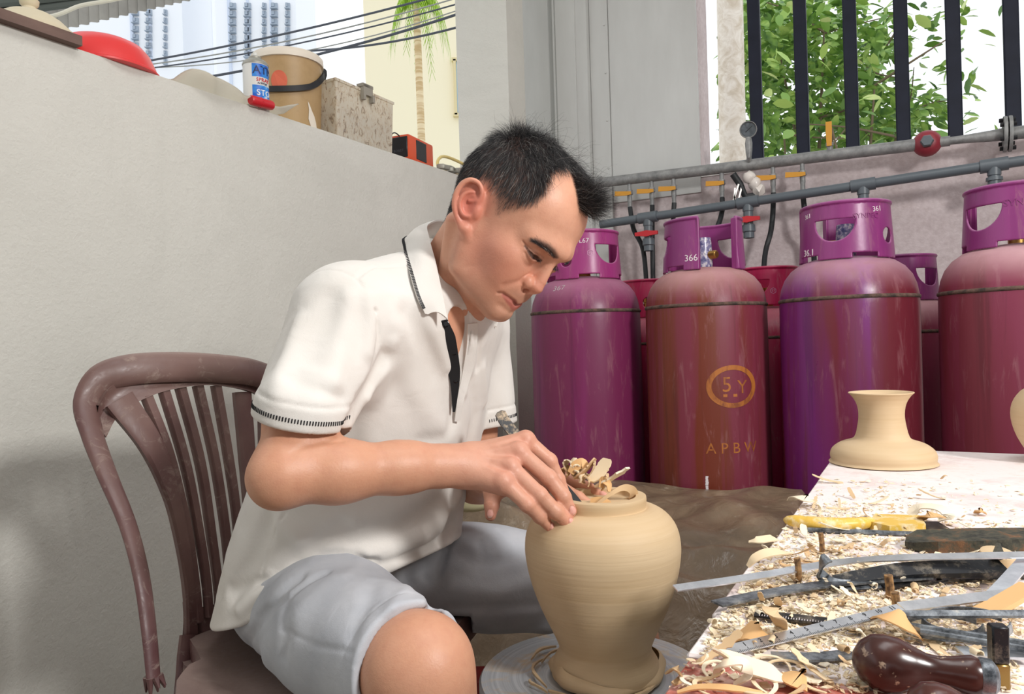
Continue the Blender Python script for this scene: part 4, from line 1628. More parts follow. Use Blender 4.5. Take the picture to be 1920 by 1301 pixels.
def hair_inside(S):
    """signed distance (degrees, negative outside) to the hairline in the angles seen from the middle of the skull"""
    c = S - f32(0, 0, .045)
    az = np.degrees(np.arctan2(c[:, 1], c[:, 0]))
    el = np.degrees(np.arcsin(np.clip(c[:, 2] / np.maximum(np.linalg.norm(c, axis=1), 1e-6), -1, 1)))
    # polygon of the hairy region: hairline, then up over the crown
    poly = np.concatenate([HAIRLINE, [(180, 95), (0, 95)]])
    ins = np.zeros(len(S), bool)
    dmin = np.full(len(S), 1e9)
    x2 = az * np.cos(np.radians(np.clip(el, -80, 80)))
    for i in range(len(poly)):
        (x1, y1), (xb, yb) = poly[i], poly[(i + 1) % len(poly)]
        cond = ((y1 > el) != (yb > el))
        with np.errstate(divide='ignore', invalid='ignore'):
            xi = (xb - x1) * (el - y1) / (yb - y1 + 1e-9) + x1
        ins ^= cond & (az < xi)
        if i < len(HAIRLINE) - 1:
            cs = np.cos(np.radians(np.clip(el, -80, 80)))
            px, py, ex, ey = (az - x1) * cs, el - y1, (xb - x1) * cs, yb - y1
            t = np.clip((px * ex + py * ey) / (ex * ex + ey * ey + 1e-9), 0, 1)
            dmin = np.minimum(dmin, np.hypot(px - t * ex, py - t * ey))
    return np.where(ins, dmin, -dmin)


def hair_mask(S):
    """1 where the scalp carries full hair, fading through the cropped sides to bare skin"""
    s = hair_inside(S)
    width = np.interp(S[:, 2], [.02, .05, .09], [11.0, 13.0, 5.0])
    m = np.clip((s + 1.5) / width, 0, 1)
    E = (S - EAR_C.astype(np.float32)) @ EAR_R.astype(np.float32)
    ear = np.clip(.6 - ell(E, (0, 0, .005), (.022, .037, .0095)) / .003, 0, 1)
    return m * (1 - ear)
# ------------------------------------------------------------------ the potter: joints (world metres)
SH_R, EL_R, WR_R = np.array([-.222, 1.005, .915]), at(528, 890, .865), at(870, 869, .965)
SH_L, EL_L, WR_L = np.array([-.068, 1.305, .915]), at(890, 905, 1.32), at(915, 893, 1.125)
HIP_R, KN_R = at(532, 1118, 1.13), at(783, 1256, .825)
HIP_L, KN_L = HIP_R + np.array([.078, .150, .0]), at(1160, 1105, 1.30)
AN_R, AN_L = np.array([-.02, .80, .085]), np.array([.20, 1.33, .085])
PELV = (HIP_R + HIP_L) / 2

FINGERS_R = {  # photo pixel and depth of knuckle, middle joint, end joint, tip; radii
    'little': ([(944, 904, .935), (989, 946, .928), (1012, 968, .937), (1031, 988, .947)], [.0100, .0091, .0083, .0064]),
    'ring': ([(957, 877, .950), (1011, 928, .936), (1042, 959, .938), (1067, 981, .943)], [.0110, .0102, .0095, .0078]),
    'middle': ([(972, 847, .968), (1029, 896, .956), (1056, 931, .950), (1070, 958, .949)], [.0114, .0104, .0096, .0078]),
    'index': ([(986, 826, .990), (1030, 864, .990), (1046, 899, .990), (1060, 930, .988)], [.0112, .0100, .0092, .0074]),
}
THUMB_R = ([(900, 862, .985), (948, 868, 1.025), (992, 893, 1.03), (1022, 915, 1.025)], [.016, .0120, .0105, .0085])
FINGERS_L = {
    'index': ([(985, 903, 1.070), (1050, 912, 1.040), (1085, 933, 1.020), (1112, 950, 1.008)], [.0098, .0085, .0078, .0062]),
    'middle': ([(990, 888, 1.092), (1058, 897, 1.070), (1102, 914, 1.056), (1132, 931, 1.044)], [.0100, .0088, .0080, .0064]),
    'ring': ([(990, 886, 1.112), (1056, 892, 1.100), (1096, 912, 1.084), (1120, 930, 1.072)], [.0096, .0084, .0076, .006]),
    'little': ([(984, 888, 1.130), (1030, 896, 1.125), (1060, 912, 1.115), (1080, 928, 1.105)], [.0088, .0076, .007, .0056]),
}
THUMB_L = ([(926, 898, 1.105), (924, 924, 1.080), (922, 948, 1.066), (920, 966, 1.060)], [.0135, .0112, .0108, .0080])


def _px(lst):
    return [at(*p) for p in lst]


FR = {k: (_px(p), r) for k, (p, r) in FINGERS_R.items()}
FL = {k: (_px(p), r) for k, (p, r) in FINGERS_L.items()}
TR, TL = (_px(THUMB_R[0]), THUMB_R[1]), (_px(THUMB_L[0]), THUMB_L[1])


def hand_field(P, wr, el, fing, thumb):
    """forearm end, palm, four fingers and a thumb, each finger separate"""
    palm = None
    ks = [fing[k][0][0] for k in ('index', 'middle', 'ring', 'little')]
    wdir = (wr - el) / np.linalg.norm(wr - el)
    across = (ks[3] - ks[0]); across = across / np.linalg.norm(across)
    w4 = [wr + wdir * .010 + across * s for s in (-.016, -.005, .006, .015)]
    for a, b, ra, rb in zip(w4, ks, (.0160, .0165, .0165, .0155), (.0125, .0130, .0125, .0120)):
        e = rcone(P, a, b, ra, rb)
        palm = e if palm is None else smin(palm, e, .012)
    # flesh of the palm on the thumb and little-finger side
    n = np.cross(ks[1] - wr, across); n = n / np.linalg.norm(n)
    if n[2] > 0:
        n = -n
    palm = smin(palm, rcone(P, wr + wdir * .012 + across * .014 + n * .006, ks[3] + n * .008, .015, .011), .012)
    palm = smin(palm, rcone(P, wr + wdir * .016 - across * .006 + n * .008, ks[1] + n * .010, .015, .010), .014)
    tp, tr = thumb
    t = chain(P, tp, tr, .003)
    palm = smin(palm, t, .010)
    palm = smin(palm, rcone(P, tp[1], (ks[0] + tp[1]) / 2 + wdir * -.01, .009, .010), .014)
    d = palm
    for k in ('index', 'middle', 'ring', 'little'):
        p, r = fing[k]
        f = chain(P, p, r, .002)
        # fuller knuckles
        for j in (1, 2):
            f = smin(f, np.linalg.norm(P - np.asarray(p[j], np.float32), axis=1) - r[j] * 1.015, .004)
        root = p[0] + (wr - p[0]) * .18
        f = smin(f, rcone(P, root, p[0], r[0] * .95, r[0]), .004)
        d = np.where(f - d > .02, d, smin(d, f, .0045))
    # knuckle heads and tendons on the back of the hand
    for kk in ks:
        d = smin(d, np.linalg.norm(P - np.asarray(kk - n * .0035, np.float32), axis=1) - .0098, .006)
        d = d + stroke(P, [kk - n * .011, wr + (kk - wr) * .35 - n * .012], .0030, -.0012)
    for i in range(3):
        mid = (ks[i] + ks[i + 1]) / 2
        d = d + stroke(P, [mid - n * .010, mid + (wr - mid) * .35 - n * .013], .0050, .0012)
    return d


def nail_marks(p, r, n_hint):
    """centre, axes of the nail on the last phalanx"""
    ax = (p[3] - p[2]); ax = ax / np.linalg.norm(ax)
    up = n_hint - ax * (n_hint @ ax); up = up / np.linalg.norm(up)
    return p[3] - ax * .0005 + up * r[3] * .62, ax, up, np.cross(ax, up)


_camdir = lambda p: (EYE - p) / np.linalg.norm(EYE - p)
UPW = np.array([0, 0, 1.0])
NAILS_R = []
for _k in ('little', 'ring', 'middle', 'index'):
    _p, _r = FR[_k]
    NAILS_R.append(nail_marks(_p, _r, UPW * .50 + _camdir(_p[3]) * .80 + np.array([.20, 0, 0])))
NAILS_L = [nail_marks(FL[k][0], FL[k][1], UPW * .8 + _camdir(FL[k][0][3]) * .5) for k in ('index', 'middle')]
NAILS_L.append(nail_marks(TL[0], TL[1], _camdir(TL[0][3]) + np.array([-.15, 0, -.0])))


def apply_nails(P, d, nails):
    for c, ax, up, sd in nails:
        q = P - c.astype(np.float32)
        l = np.stack([q @ ax.astype(np.float32), q @ sd.astype(np.float32), q @ up.astype(np.float32)], 1)
        near = (np.abs(l) < .016).all(1)
        if near.any():
            ll = l[near]
            rr = np.sqrt((ll[:, 0] / .0058) ** 2 + (ll[:, 1] / .0050) ** 2)
            rim = np.exp(-((rr - 1.05) / .16) ** 2) * (ll[:, 2] > -.003)
            flat = np.clip(1.05 - rr, 0, .25) / .25 * (ll[:, 2] > -.003)
            d[near] += rim * .0008 - flat * .0004
    return d


def crease_marks(d, P, fing):
    for k, (p, r) in fing.items():
        for j in (1, 2):
            ax = (p[j + 1] - p[j - 1]); ax = ax / np.linalg.norm(ax)
            q = P - p[j].astype(np.float32)
            t = q @ ax.astype(np.float32)
            near = np.linalg.norm(q, axis=1) < r[j] * 1.9
            for o in (-.0024, 0, .0024):
                d = d + np.where(near, .00030 * np.exp(-((t - o) / .0007) ** 2), 0)
    return d


CROOK = []


def arm_r_field(P):
    u = smin(rcone(P, SH_R + np.array([-.004, 0, -.01]), EL_R + (SH_R - EL_R) * .35 + np.array([-.005, 0, 0]), .038, .0425), rcone(P, EL_R + (SH_R - EL_R) * .4 + np.array([-.005, 0, 0]), EL_R, .0435, .0325), .02)
    ax = WR_R - EL_R
    f = smin(rcone(P, EL_R, EL_R + ax * .30, .0345, .0350), rcone(P, EL_R + ax * .28, EL_R + ax * .66, .0355, .0290), .02)
    f = smin(f, rcone(P, EL_R + ax * .62, WR_R, .0295, .0255), .02)
    across = FR['little'][0][0] - FR['index'][0][0]; across = across / np.linalg.norm(across)
    f = smin(f, rcone(P, WR_R - ax * .12 + across * .006, WR_R + across * .008, .022, .0205), .014)
    d = smin(u, f, .022)
    d = smin(d, np.linalg.norm(P - (EL_R + np.array([-.006, -.002, -.008])).astype(np.float32), axis=1) - .0245, .02)
    # fold in the crook of the arm
    if CROOK:
        d = d + stroke(P, CROOK, .0042, .0014)
    h = hand_field(P, WR_R, EL_R, FR, TR)
    d = smin(d, h, .016)
    d = crease_marks(d, P, FR)
    return apply_nails(P, d, NAILS_R)


CROOK += [march(arm_r_field, u, v, .6, 1.2) for u, v in ((545, 852), (575, 834), (605, 828), (640, 827))]


def arm_l_field(P):
    ax = WR_L - EL_L
    d = smin(rcone(P, SH_L, EL_L, .052, .037), rcone(P, EL_L, EL_L + ax * .4, .038, .037), .02)
    d = smin(d, rcone(P, EL_L + ax * .4, WR_L, .037, .0265), .02)
    d = smin(d, hand_field(P, WR_L, EL_L, FL, TL), .016)
    d = crease_marks(d, P, {k: FL[k] for k in ('index', 'middle')})
    for j, o in ((2, -.002), (2, .002)):
        q = P - TL[0][j].astype(np.float32)
        ax2 = (TL[0][3] - TL[0][1]); ax2 = ax2 / np.linalg.norm(ax2)
        d = d + np.where(np.linalg.norm(q, axis=1) < .02, .0004 * np.exp(-((q @ ax2.astype(np.float32) - o) / .0008) ** 2), 0)
    return apply_nails(P, d, NAILS_L)


def leg_axis(h, k, a):
    return h, k, a


def legs_field(P):
    d = None
    for h, k, a, s in ((HIP_R, KN_R, AN_R, -1), (HIP_L, KN_L, AN_L, 1)):
        ax = k - h
        t = smin(rcone(P, h, h + ax * .55, .070, .064), rcone(P, h + ax * .5, k, .064, .056), .03)
        sh = a - k
        c = smin(rcone(P, k, k + sh * .30, .056, .055), rcone(P, k + sh * .28, a, .055, .036), .03)
        pat = k + ax / np.linalg.norm(ax) * .012 + np.array([0, 0, .010])
        t = smin(t, np.linalg.norm(P - pat.astype(np.float32), axis=1) - .046, .02)
        leg = smin(t, c, .025)
        toe = a + np.array([.14, -.07 * (1 if s < 0 else .2), -.045])
        leg = smin(leg, chain(P, [a + np.array([-.035, .01, -.045]), a + np.array([.02, 0, -.035]), toe], [.034, .036, .026]), .03)
        d = leg if d is None else smin(d, leg, .05)
    d = smin(d, ell(P, PELV + np.array([-.02, 0, .03]), (.09, .11, .08)), .05)
    # trunk under the shirt
    d = smin(d, chain(P, [PELV + np.array([0, 0, .06]), PELV + np.array([.045, -.015, .22]), (SH_R + SH_L) / 2 + np.array([.01, 0, -.03])], [.100, .080, .055]), .06)
    d = smin(d, chain(P, [SH_R + (SH_L - SH_R) * .12, SH_L + (SH_R - SH_L) * .12], [.04, .04]), .05)
    return d


def body_colors(P, hand=None):
    base = np.tile(np.array(srgb(208, 153, 123)), (len(P), 1))

    def blend(mask, c):
        m = np.clip(mask, 0, 1)[:, None]
        base[:] = base * (1 - m) + np.array(srgb(*c)) * m

    gg = lambda c, r: np.exp(-(np.linalg.norm(P - np.asarray(c, np.float32), axis=1) / r) ** 2)
    for wr, fing, thumb, nails in ((WR_R, FR, TR, NAILS_R), (WR_L, FL, TL, NAILS_L)):
        blend(gg((wr + fing['middle'][0][1]) / 2, .085) * .65, (214, 160, 140))
        for k, (p, r) in fing.items():
            blend(gg(p[0], .013) * .45, (205, 125, 108))
            blend(gg(p[1], .010) * .40, (208, 132, 115))
            blend(gg(p[2], .008) * .30, (208, 135, 120))
            blend(gg(p[3], .012) * .45, (216, 140, 124))
        blend(gg(thumb[0][3], .02) * .5, (175, 110, 95))  # thumb tip darkened to stand for the shadow under the hand
        for c, ax, up, sd in nails:
            q = P - c.astype(np.float32)
            l0, l1, l2 = q @ ax.astype(np.float32), q @ sd.astype(np.float32), q @ up.astype(np.float32)
            rr = np.sqrt((l0 / .0058) ** 2 + (l1 / .0050) ** 2)
            near = (np.abs(l0) < .012) & (np.abs(l2) < .006)
            blend(near * np.clip((1.0 - rr) / .12, 0, 1) * .8, (228, 172, 160))
            blend(near * np.clip((1.0 - rr) / .10, 0, 1) * np.clip((l0 - .0040) / .0008, 0, 1) * .7, (238, 222, 205))
            blend(near * np.exp(-((rr - 1.05) / .10) ** 2) * .5, (150, 92, 78))
    for k in (KN_R, KN_L):
        blend(gg(k, .06) * .35, (222, 168, 140))
    return base
# ------------------------------------------------------------------ clothes
F_AX, L_AX = np.array([.905, -.425, 0]), np.array([.425, .905, 0])
LEV = np.array([  # z, centre x, centre y, half depth, half width
    (.42, -.290, 1.205, .174, .205), (.52, -.285, 1.203, .170, .203), (.58, -.272, 1.200, .167, .200), (.66, -.245, 1.197, .165, .196),
    (.74, -.219, 1.192, .160, .190), (.82, -.194, 1.178, .150, .187), (.90, -.163, 1.162, .128, .180), (.95, -.146, 1.155, .108, .165),
    (.99, -.140, 1.152, .085, .125), (1.04, -.135, 1.150, .06, .08)])
CUFF_R, CUFF_L = at(561, 790, .895), at(912, 797, 1.305)
CAX_R = (CUFF_R - SH_R); CAX_R = CAX_R / np.linalg.norm(CAX_R)
CAX_R = np.array([-.26, .10, -1.0]); CAX_R = CAX_R / np.linalg.norm(CAX_R)
CAX_L = (CUFF_L - SH_L); CAX_L = CAX_L / np.linalg.norm(CAX_L)


def torso_field(P):
    z = P[:, 2]
    v = [np.interp(z, LEV[:, 0], LEV[:, i]).astype(np.float32) for i in range(1, 5)]
    q = P[:, :2] - np.stack(v[:2], 1)
    f = q @ F_AX[:2].astype(np.float32)
    l = q @ L_AX[:2].astype(np.float32)
    r = np.sqrt((f / v[2]) ** 2 + (l / v[3]) ** 2)
    d = (r - 1) * np.minimum(v[2], v[3]) * .95
    return smax(d, z - 1.012, .05)


def shirt_base(P):
    d = torso_field(P)
    nb = NK1 + np.array([-.005, .005, -.015])
    d = smin(d, rcone(P, SH_R + np.array([.012, .015, .006]), nb, .062, .070), .05)
    d = smin(d, rcone(P, SH_L + np.array([-.012, -.015, .006]), nb, .060, .070), .05)
    d = smin(d, rcone(P, SH_R + np.array([-.004, 0, .006]), CUFF_R + CAX_R * .03, .069, .0500), .035)
    d = smin(d, rcone(P, SH_R + np.array([-.014, -.012, -.05]), CUFF_R - CAX_R * .02 + np.array([-.004, 0, 0]), .062, .0500), .03)
    d = smin(d, rcone(P, SH_L, CUFF_L + CAX_L * .03, .062, .052), .03)
    return d


def on_shirt(px, d0=.7, d1=1.5):
    return [march(shirt_base, u, v, d0, d1, 300) for u, v in px]


SLITV = on_shirt([(862, 598), (866, 640), (863, 690), (858, 735), (853, 772)], .85, 1.4)
FOLDS = [  # photo polyline, width, depth (ridges negative)
    ([(702, 583), (709, 631), (698, 701), (669, 744), (655, 790)], .0035, .0034),      # armhole seam
    ([(772, 497), (735, 499), (702, 500), (668, 522), (690, 560), (702, 583)], .0024, .0022),  # yoke seam
    ([(668, 522), (640, 508), (600, 508), (572, 520)], .0022, .0014),
    ([(724, 668), (700, 715), (672, 762), (650, 800)], .011, .010),                    # armpit fold
    ([(735, 640), (720, 690), (690, 745)], .008, -.005),
    ([(690, 560), (697, 600), (690, 660)], .010, -.004),
    ([(620, 560), (590, 640), (560, 720)], .018, .0035),
    ([(655, 560), (640, 640), (622, 720)], .014, -.0035),
    ([(560, 600), (530, 680), (520, 740)], .012, -.003),
    ([(640, 745), (590, 728), (540, 705)], .009, .003),
    ([(625, 715), (575, 690)], .008, -.002),
    ([(760, 590), (800, 650), (835, 720), (850, 775)], .015, .0045),
    ([(790, 570), (815, 630), (838, 690)], .010, -.003),
    ([(745, 610), (760, 690), (800, 770), (840, 815)], .020, -.004),
    ([(720, 700), (700, 770), (690, 820)], .016, -.0045),
    ([(850, 790), (830, 820), (790, 826)], .012, .003),
    ([(885, 720), (890, 780), (880, 840)], .012, .005),
    ([(905, 690), (908, 750)], .010, -.004),
    ([(880, 630), (885, 680), (870, 735)], .009, -.0045),
    ([(900, 640), (895, 690)], .006, .003),
    ([(855, 905), (800, 965), (700, 1005), (600, 1020)], .020, .006),
    ([(860, 935), (800, 1000), (690, 1040)], .014, -.005),
    ([(850, 985), (780, 1035), (660, 1062), (560, 1062)], .011, .006),
    ([(520, 985), (560, 1010), (640, 1030)], .014, -.004),
    ([(535, 960), (505, 1020), (488, 1080)], .0025, .002),
    ([(500, 985), (470, 1050), (440, 1110)], .016, .005),
    ([(640, 985), (610, 1010), (560, 1045), (520, 1075)], .010, .005),
    ([(840, 1015), (740, 1058), (600, 1070), (500, 1105), (450, 1140)], .009, -.004),
    ([(430, 1105), (470, 1095), (540, 1085)], .008, .005),
    ([(700, 1050), (640, 1040), (600, 1045)], .008, .0045),
    ([(840, 870), (846, 930), (838, 985)], .010, .003),
]
_fold3 = [([p for p in on_shirt(px)], w, a) for px, w, a in FOLDS]


def hem_z(P):
    # the hem lies higher on the lap in front and hangs lower behind
    f = (P[:, :2] - f32(-.26, 1.2)) @ F_AX[:2].astype(np.float32)
    return np.interp(f, [-.18, -.12, -.04, .04, .12, .17], [.465, .475, .500, .540, .556, .575]).astype(np.float32)


def shirt_field(P, carve=True):
    d = shirt_base(P)
    for px, w, a in _fold3:
        d = d + stroke(P, px, w, a * (1.35 if w > .005 else 1.0))
    d = d + .0016 * gnoise(P, .11, 3) + .0009 * gnoise(P, .05, 5)
    hz = hem_z(P)
    fl = np.clip((hz + .05 - P[:, 2]) / .05, 0, 1)
    d = d - .006 * fl + .006 * fl * gnoise(P, .13, 8)
    d = smax(d, hz - P[:, 2], .006)
    for c, ax, r in ((CUFF_R, CAX_R, .064), (CUFF_L, CAX_L, .064)):
        q = P - c.astype(np.float32)
        t = q @ ax.astype(np.float32)
        rad = np.linalg.norm(q - t[:, None] * ax.astype(np.float32), axis=1)
        cut = np.where(rad < r, t, -1.0)
        d = smax(d, cut, .004)
        # ribbed cuff band: a step where it is sewn on, then the tunnel for the arm
        d = d + np.where((rad < r) & (t > -.036), .0012 * np.exp(-((t + .030) / .0022) ** 2) - .0010 * np.clip((t + .030) / .004, 0, 1), 0)
        d = smax(d, -np.maximum(rad - .0450, -t - .013), .003)
    # hollow of the hem over the lap
    d = smax(d, -np.maximum(torso_field(P) + .010, P[:, 2] - hz - .03), .003)
    if carve:
        d = smax(d, -chain(P, [NK1 + (NK1 - NK0) * .12, (NK0 + NK1) / 2, NK0], [.060, .063, .068]), .006)
        d = smax(d, -chain(P, SLITV, [.020, .0135, .0085, .004, .0005]), .002)
    return d


def chest_patch(P):
    """skin of the chest seen through the open placket"""
    return np.maximum(shirt_base(P) + .0085, chain(P, SLITV, [.036, .024, .016, .010, .004]))


def shorts_field(P):
    d = None
    for h, k, rr, cut in ((HIP_R, KN_R, (.080, .0715), .965), (HIP_L, KN_L, (.092, .084), .94)):
        ax = k - h
        L = np.linalg.norm(ax)
        u = ax / L
        e = smin(rcone(P, h, h + ax * .5, rr[0], .084), rcone(P, h + ax * .45, h + ax * 1.02, .084, rr[1]), .03)
        q = P - h.astype(np.float32)
        t = q @ u.astype(np.float32)
        rad = np.linalg.norm(q - t[:, None] * u.astype(np.float32), axis=1)
        e = e + .0012 * np.exp(-((t - (L * cut - .024)) / .0016) ** 2)
        e = smax(e, t - L * cut, .004)
        e = smax(e, -np.maximum(rad - (rr[1] - .011), L * cut - .028 - t), .004)
        d = e if d is None else smin(d, e, .035)
    d = smin(d, ell(P, PELV + np.array([.005, .0, -.005]), (.108, .130, .105)), .04)
    for px, w, a in _sf:
        d = d + stroke(P, px, w, a)
    d = d + .0022 * gnoise(P, .12, 21) + .0012 * gnoise(P, .06, 22)
    # flattened where he sits
    q = np.linalg.norm((P - PELV.astype(np.float32))[:, :2], axis=1)
    d = np.where(q < .24, smax(d, .4335 - P[:, 2], .02), d)
    return np.maximum(d, P[:, 2] - .60)


_sf = []
_SF = [
    ([(842, 1010), (822, 1070), (812, 1140)], .008, .009), ([(800, 1085), (815, 1130), (830, 1170)], .008, .005),
    ([(560, 1085), (500, 1150), (455, 1225)], .009, .006), ([(640, 1080), (560, 1150), (500, 1240)], .014, -.005),
    ([(610, 1075), (540, 1120), (480, 1160)], .006, .005), ([(530, 1180), (590, 1210), (660, 1222)], .0025, .0022),
    ([(535, 1150), (540, 1190), (530, 1230)], .010, .004), ([(700, 1090), (690, 1130), (660, 1190)], .012, .004),
    ([(780, 1080), (760, 1110), (735, 1140)], .010, -.004), ([(480, 1190), (470, 1240), (500, 1290)], .010, .006),
    ([(860, 1030), (900, 1060), (990, 1040)], .012, .005), ([(850, 1100), (920, 1110), (1000, 1090)], .014, -.006),
    ([(850, 1140), (920, 1140), (1005, 1135)], .010, .005), ([(900, 1015), (905, 1050)], .008, .003),
    ([(440, 1170), (435, 1220), (450, 1260)], .010, .004),
]
_sf = [([march(shorts_field, u, v, .6, 1.5, 300) for u, v in px], w, a) for px, w, a in _SF]


# collar: a folded leaf lofted between its fold and its outer edge
_FL = [(838, 598, 1.004), (828, 548, 1.020), (817, 495, 1.040), (806, 450, 1.070), (803, 422, 1.120), (838, 420, 1.20), (884, 505, 1.20), (896, 572, 1.160), (890, 600, 1.125)]
_OL = [(797, 588, .990), (781, 555, 1.0), (768, 510, 1.015), (757, 466, 1.06), (762, 447, 1.115), (825, 452, 1.25), (906, 520, 1.245), (934, 588, 1.19), (931, 613, 1.135)]


def collar_mesh():
    fl = catmull([at(*p) for p in _FL], 8)
    ol = []
    for i, (u, v, d) in enumerate(_OL):
        if i < 4:
            p = march(shirt_field, u, v, .7, 1.4)
            ol.append(p + (EYE - p) / np.linalg.norm(EYE - p) * .0055)
        else:
            ol.append(at(u, v, d))
    # the fold stands clear of the neck and its outer edge rests on the shirt
    ol = catmull(ol, 8)
    m, n = len(fl), 9
    out, inn = [], []
    for i in range(m):
        a, b = fl[i], ol[i]
        up = np.array([0, 0, 1.0])
        for j in range(n):
            t = j / (n - 1)
            p = a + (b - a) * t + up * (.010 * math.sin(PI * min(t * 1.15, 1)) * .6)
            out.append(p)
    G = np.array(out).reshape(m, n, 3)
    du = np.gradient(G, axis=0)
    dv = np.gradient(G, axis=1)
    N = np.cross(du, dv)
    N /= np.linalg.norm(N, axis=2, keepdims=True) + 1e-9
    c = np.mean(G.reshape(-1, 3), 0)
    if float((N * (G - c)).sum()) < 0:
        N = -N
    th = .0024
    A, Bk = G + N * th / 2, G - N * th / 2
    # the stand inside: from the fold down towards the neck
    nk = (NK0 + NK1) / 2 + np.array([.0, .0, -.02])
    S = fl + (NK1 - NK0) / np.linalg.norm(NK1 - NK0) * .030
    S2 = np.array(S) + (np.array(fl) - nk) * .02
    mb = MB()
    vv = list(A.reshape(-1, 3)) + list(Bk.reshape(-1, 3))
    o = m * n
    ff = []
    for i in range(m - 1):
        for j in range(n - 1):
            q = (i * n + j, i * n + j + 1, (i + 1) * n + j + 1, (i + 1) * n + j)
            ff.append(q)
            ff.append(tuple(o + k for k in reversed(q)))
        for j in (0, n - 1):
            q = (i * n + j, (i + 1) * n + j, o + (i + 1) * n + j, o + i * n + j)
            ff.append(q)
    for i in (0, m - 1):
        for j in range(n - 1):
            ff.append((i * n + j, i * n + j + 1, o + i * n + j + 1, o + i * n + j))
    mb.add(vv, ff, True)
    k = len(vv)
    vs2 = [p for i in range(m) for p in (G[i, 0] - N[i, 0] * .001, S2[i])]
    mb.add(vs2, [(2 * i, 2 * i + 1, 2 * i + 3, 2 * i + 2) for i in range(10, m - 10)], True)
    return mb, G, N


def ring_ticks(mb, field, c, ax, t, n, w, h, r0=.03, r1=.064, a0=0, a1=2 * PI):
    """small knitted marks around a cuff, set on the cloth surface"""
    ax = ax / np.linalg.norm(ax)
    e1 = np.cross(ax, [0, 0, 1.0]); e1 /= np.linalg.norm(e1)
    e2 = np.cross(ax, e1)
    rs = np.linspace(r0, r1, 90)
    for i in range(n):
        a = a0 + (a1 - a0) * i / n
        dr = e1 * math.cos(a) + e2 * math.sin(a)
        P = (c + ax * t + rs[:, None] * dr).astype(np.float32)
        f = field(P)
        k = np.flatnonzero((f[:-1] < 0) & (f[1:] >= 0))
        if not len(k):
            continue
        k = k[0]
        r = rs[k] + (rs[k + 1] - rs[k]) * f[k] / (f[k] - f[k + 1])
        p = c + ax * t + dr * r
        sd = np.cross(ax, dr)
        R = Matrix(np.stack([ax, sd, dr], 1).tolist())
        mb.box(p, (h, w, .0016), R)


def sleeve_field(P):
    d = rcone(P, SH_R + np.array([-.004, 0, .006]), CUFF_R + CAX_R * .03, .069, .0490)
    d = smin(d, rcone(P, SH_R + np.array([-.014, -.012, -.05]), CUFF_R - CAX_R * .02 + np.array([-.004, 0, 0]), .062, .0500), .03)
    return smin(d, rcone(P, SH_L, CUFF_L + CAX_L * .03, .062, .052), .03) - .0006
# ------------------------------------------------------------------ the potter: assembly
M_SKIN = Mat('skin', rough=0.46, spec=0.42)
_va = M_SKIN.new('ShaderNodeVertexColor', layer_name='tint')
_sp = M_SKIN.noise(70, 3, .6)
_sp2 = M_SKIN.noise(420, 2, .6)
_c = M_SKIN.mix(M_SKIN.math('MULTIPLY', M_SKIN.math('SUBTRACT', _sp, .42), .55), _va.outputs[0], (176, 104, 84))
M_SKIN.color(_c)
M_SKIN.b.inputs['Subsurface Weight'].default_value = .10
M_SKIN.b.inputs['Subsurface Radius'].default_value = (.02, .008, .005)
M_SKIN.b.inputs['Subsurface Scale'].default_value = .35
M_SKIN.bump(M_SKIN.math('ADD', _sp2, M_SKIN.math('MULTIPLY', M_SKIN.noise(180, 2, .6), .7)), .22, .0012)

M_SHIRT = Mat('white_knit', (234, 231, 226), rough=.78, spec=.25)
M_SHIRT.color(M_SHIRT.ramp(M_SHIRT.noise(9, 3), [(.3, (219, 214, 207)), (.7, (227, 223, 217))]))
_w1 = M_SHIRT.noise(26, 3, .5, .6)
M_SHIRT.bump(M_SHIRT.math('ADD', M_SHIRT.math('MULTIPLY', _w1, 1.0), M_SHIRT.math('MULTIPLY', M_SHIRT.noise(900, 1), .10)), .28, .006)
M_SHIRT.b.inputs['Sheen Weight'].default_value = .08
M_SHORTS = Mat('grey_cotton', (186, 188, 194), rough=.85, spec=.2)
M_SHORTS.color(M_SHORTS.ramp(M_SHORTS.noise(14, 4), [(.3, (178, 181, 188)), (.7, (196, 198, 203))]))
M_SHORTS.bump(M_SHORTS.math('ADD', M_SHORTS.noise(34, 3, .5, .5), M_SHORTS.math('MULTIPLY', M_SHORTS.noise(800, 1), .12)), .25, .006)
M_INK = Mat('black_thread', (24, 24, 28), rough=.7)
M_BLACKCLOTH = Mat('black_cloth', (20, 20, 23), rough=.8)
M_BUTTON = Mat('black_button', (18, 18, 20), rough=.25)
M_EYE = Mat('eye', (44, 30, 26), rough=.08)
M_LIP = None

_parts = []
for _f, _lo, _hi, _h, _cf in (
        (head_field, HT - .205, HT + .205, .0015, head_colors),
        (arm_r_field, (-.40, .75, .62), (.15, 1.1, 1.0), .0015, body_colors),
        (arm_l_field, (-.2, .9, .62), (.2, 1.4, 1.0), .0018, body_colors),
        (legs_field, (-.55, .6, -.02), (.45, 1.6, 1.05), .005, body_colors),
        (chest_patch, (-.2, .9, .7), (.1, 1.3, 1.05), .0025, body_colors)):
    _V, _Q = field_mesh(_f, _lo, _hi, _h)
    _parts.append((_V, _Q, _cf(_V)))
_off = np.cumsum([0] + [len(p[0]) for p in _parts])
PERSON = link('person', mesh_vq('person', np.concatenate([p[0] for p in _parts]),
                                np.concatenate([p[1] + o for p, o in zip(_parts, _off)]),
                                np.concatenate([p[2] for p in _parts])), M_SKIN)
tag(PERSON, 'dark-haired man in white polo shirt and grey shorts trimming a clay vase', 'person')
_HV = _parts[0][0]
_HQ = _parts[0][1]

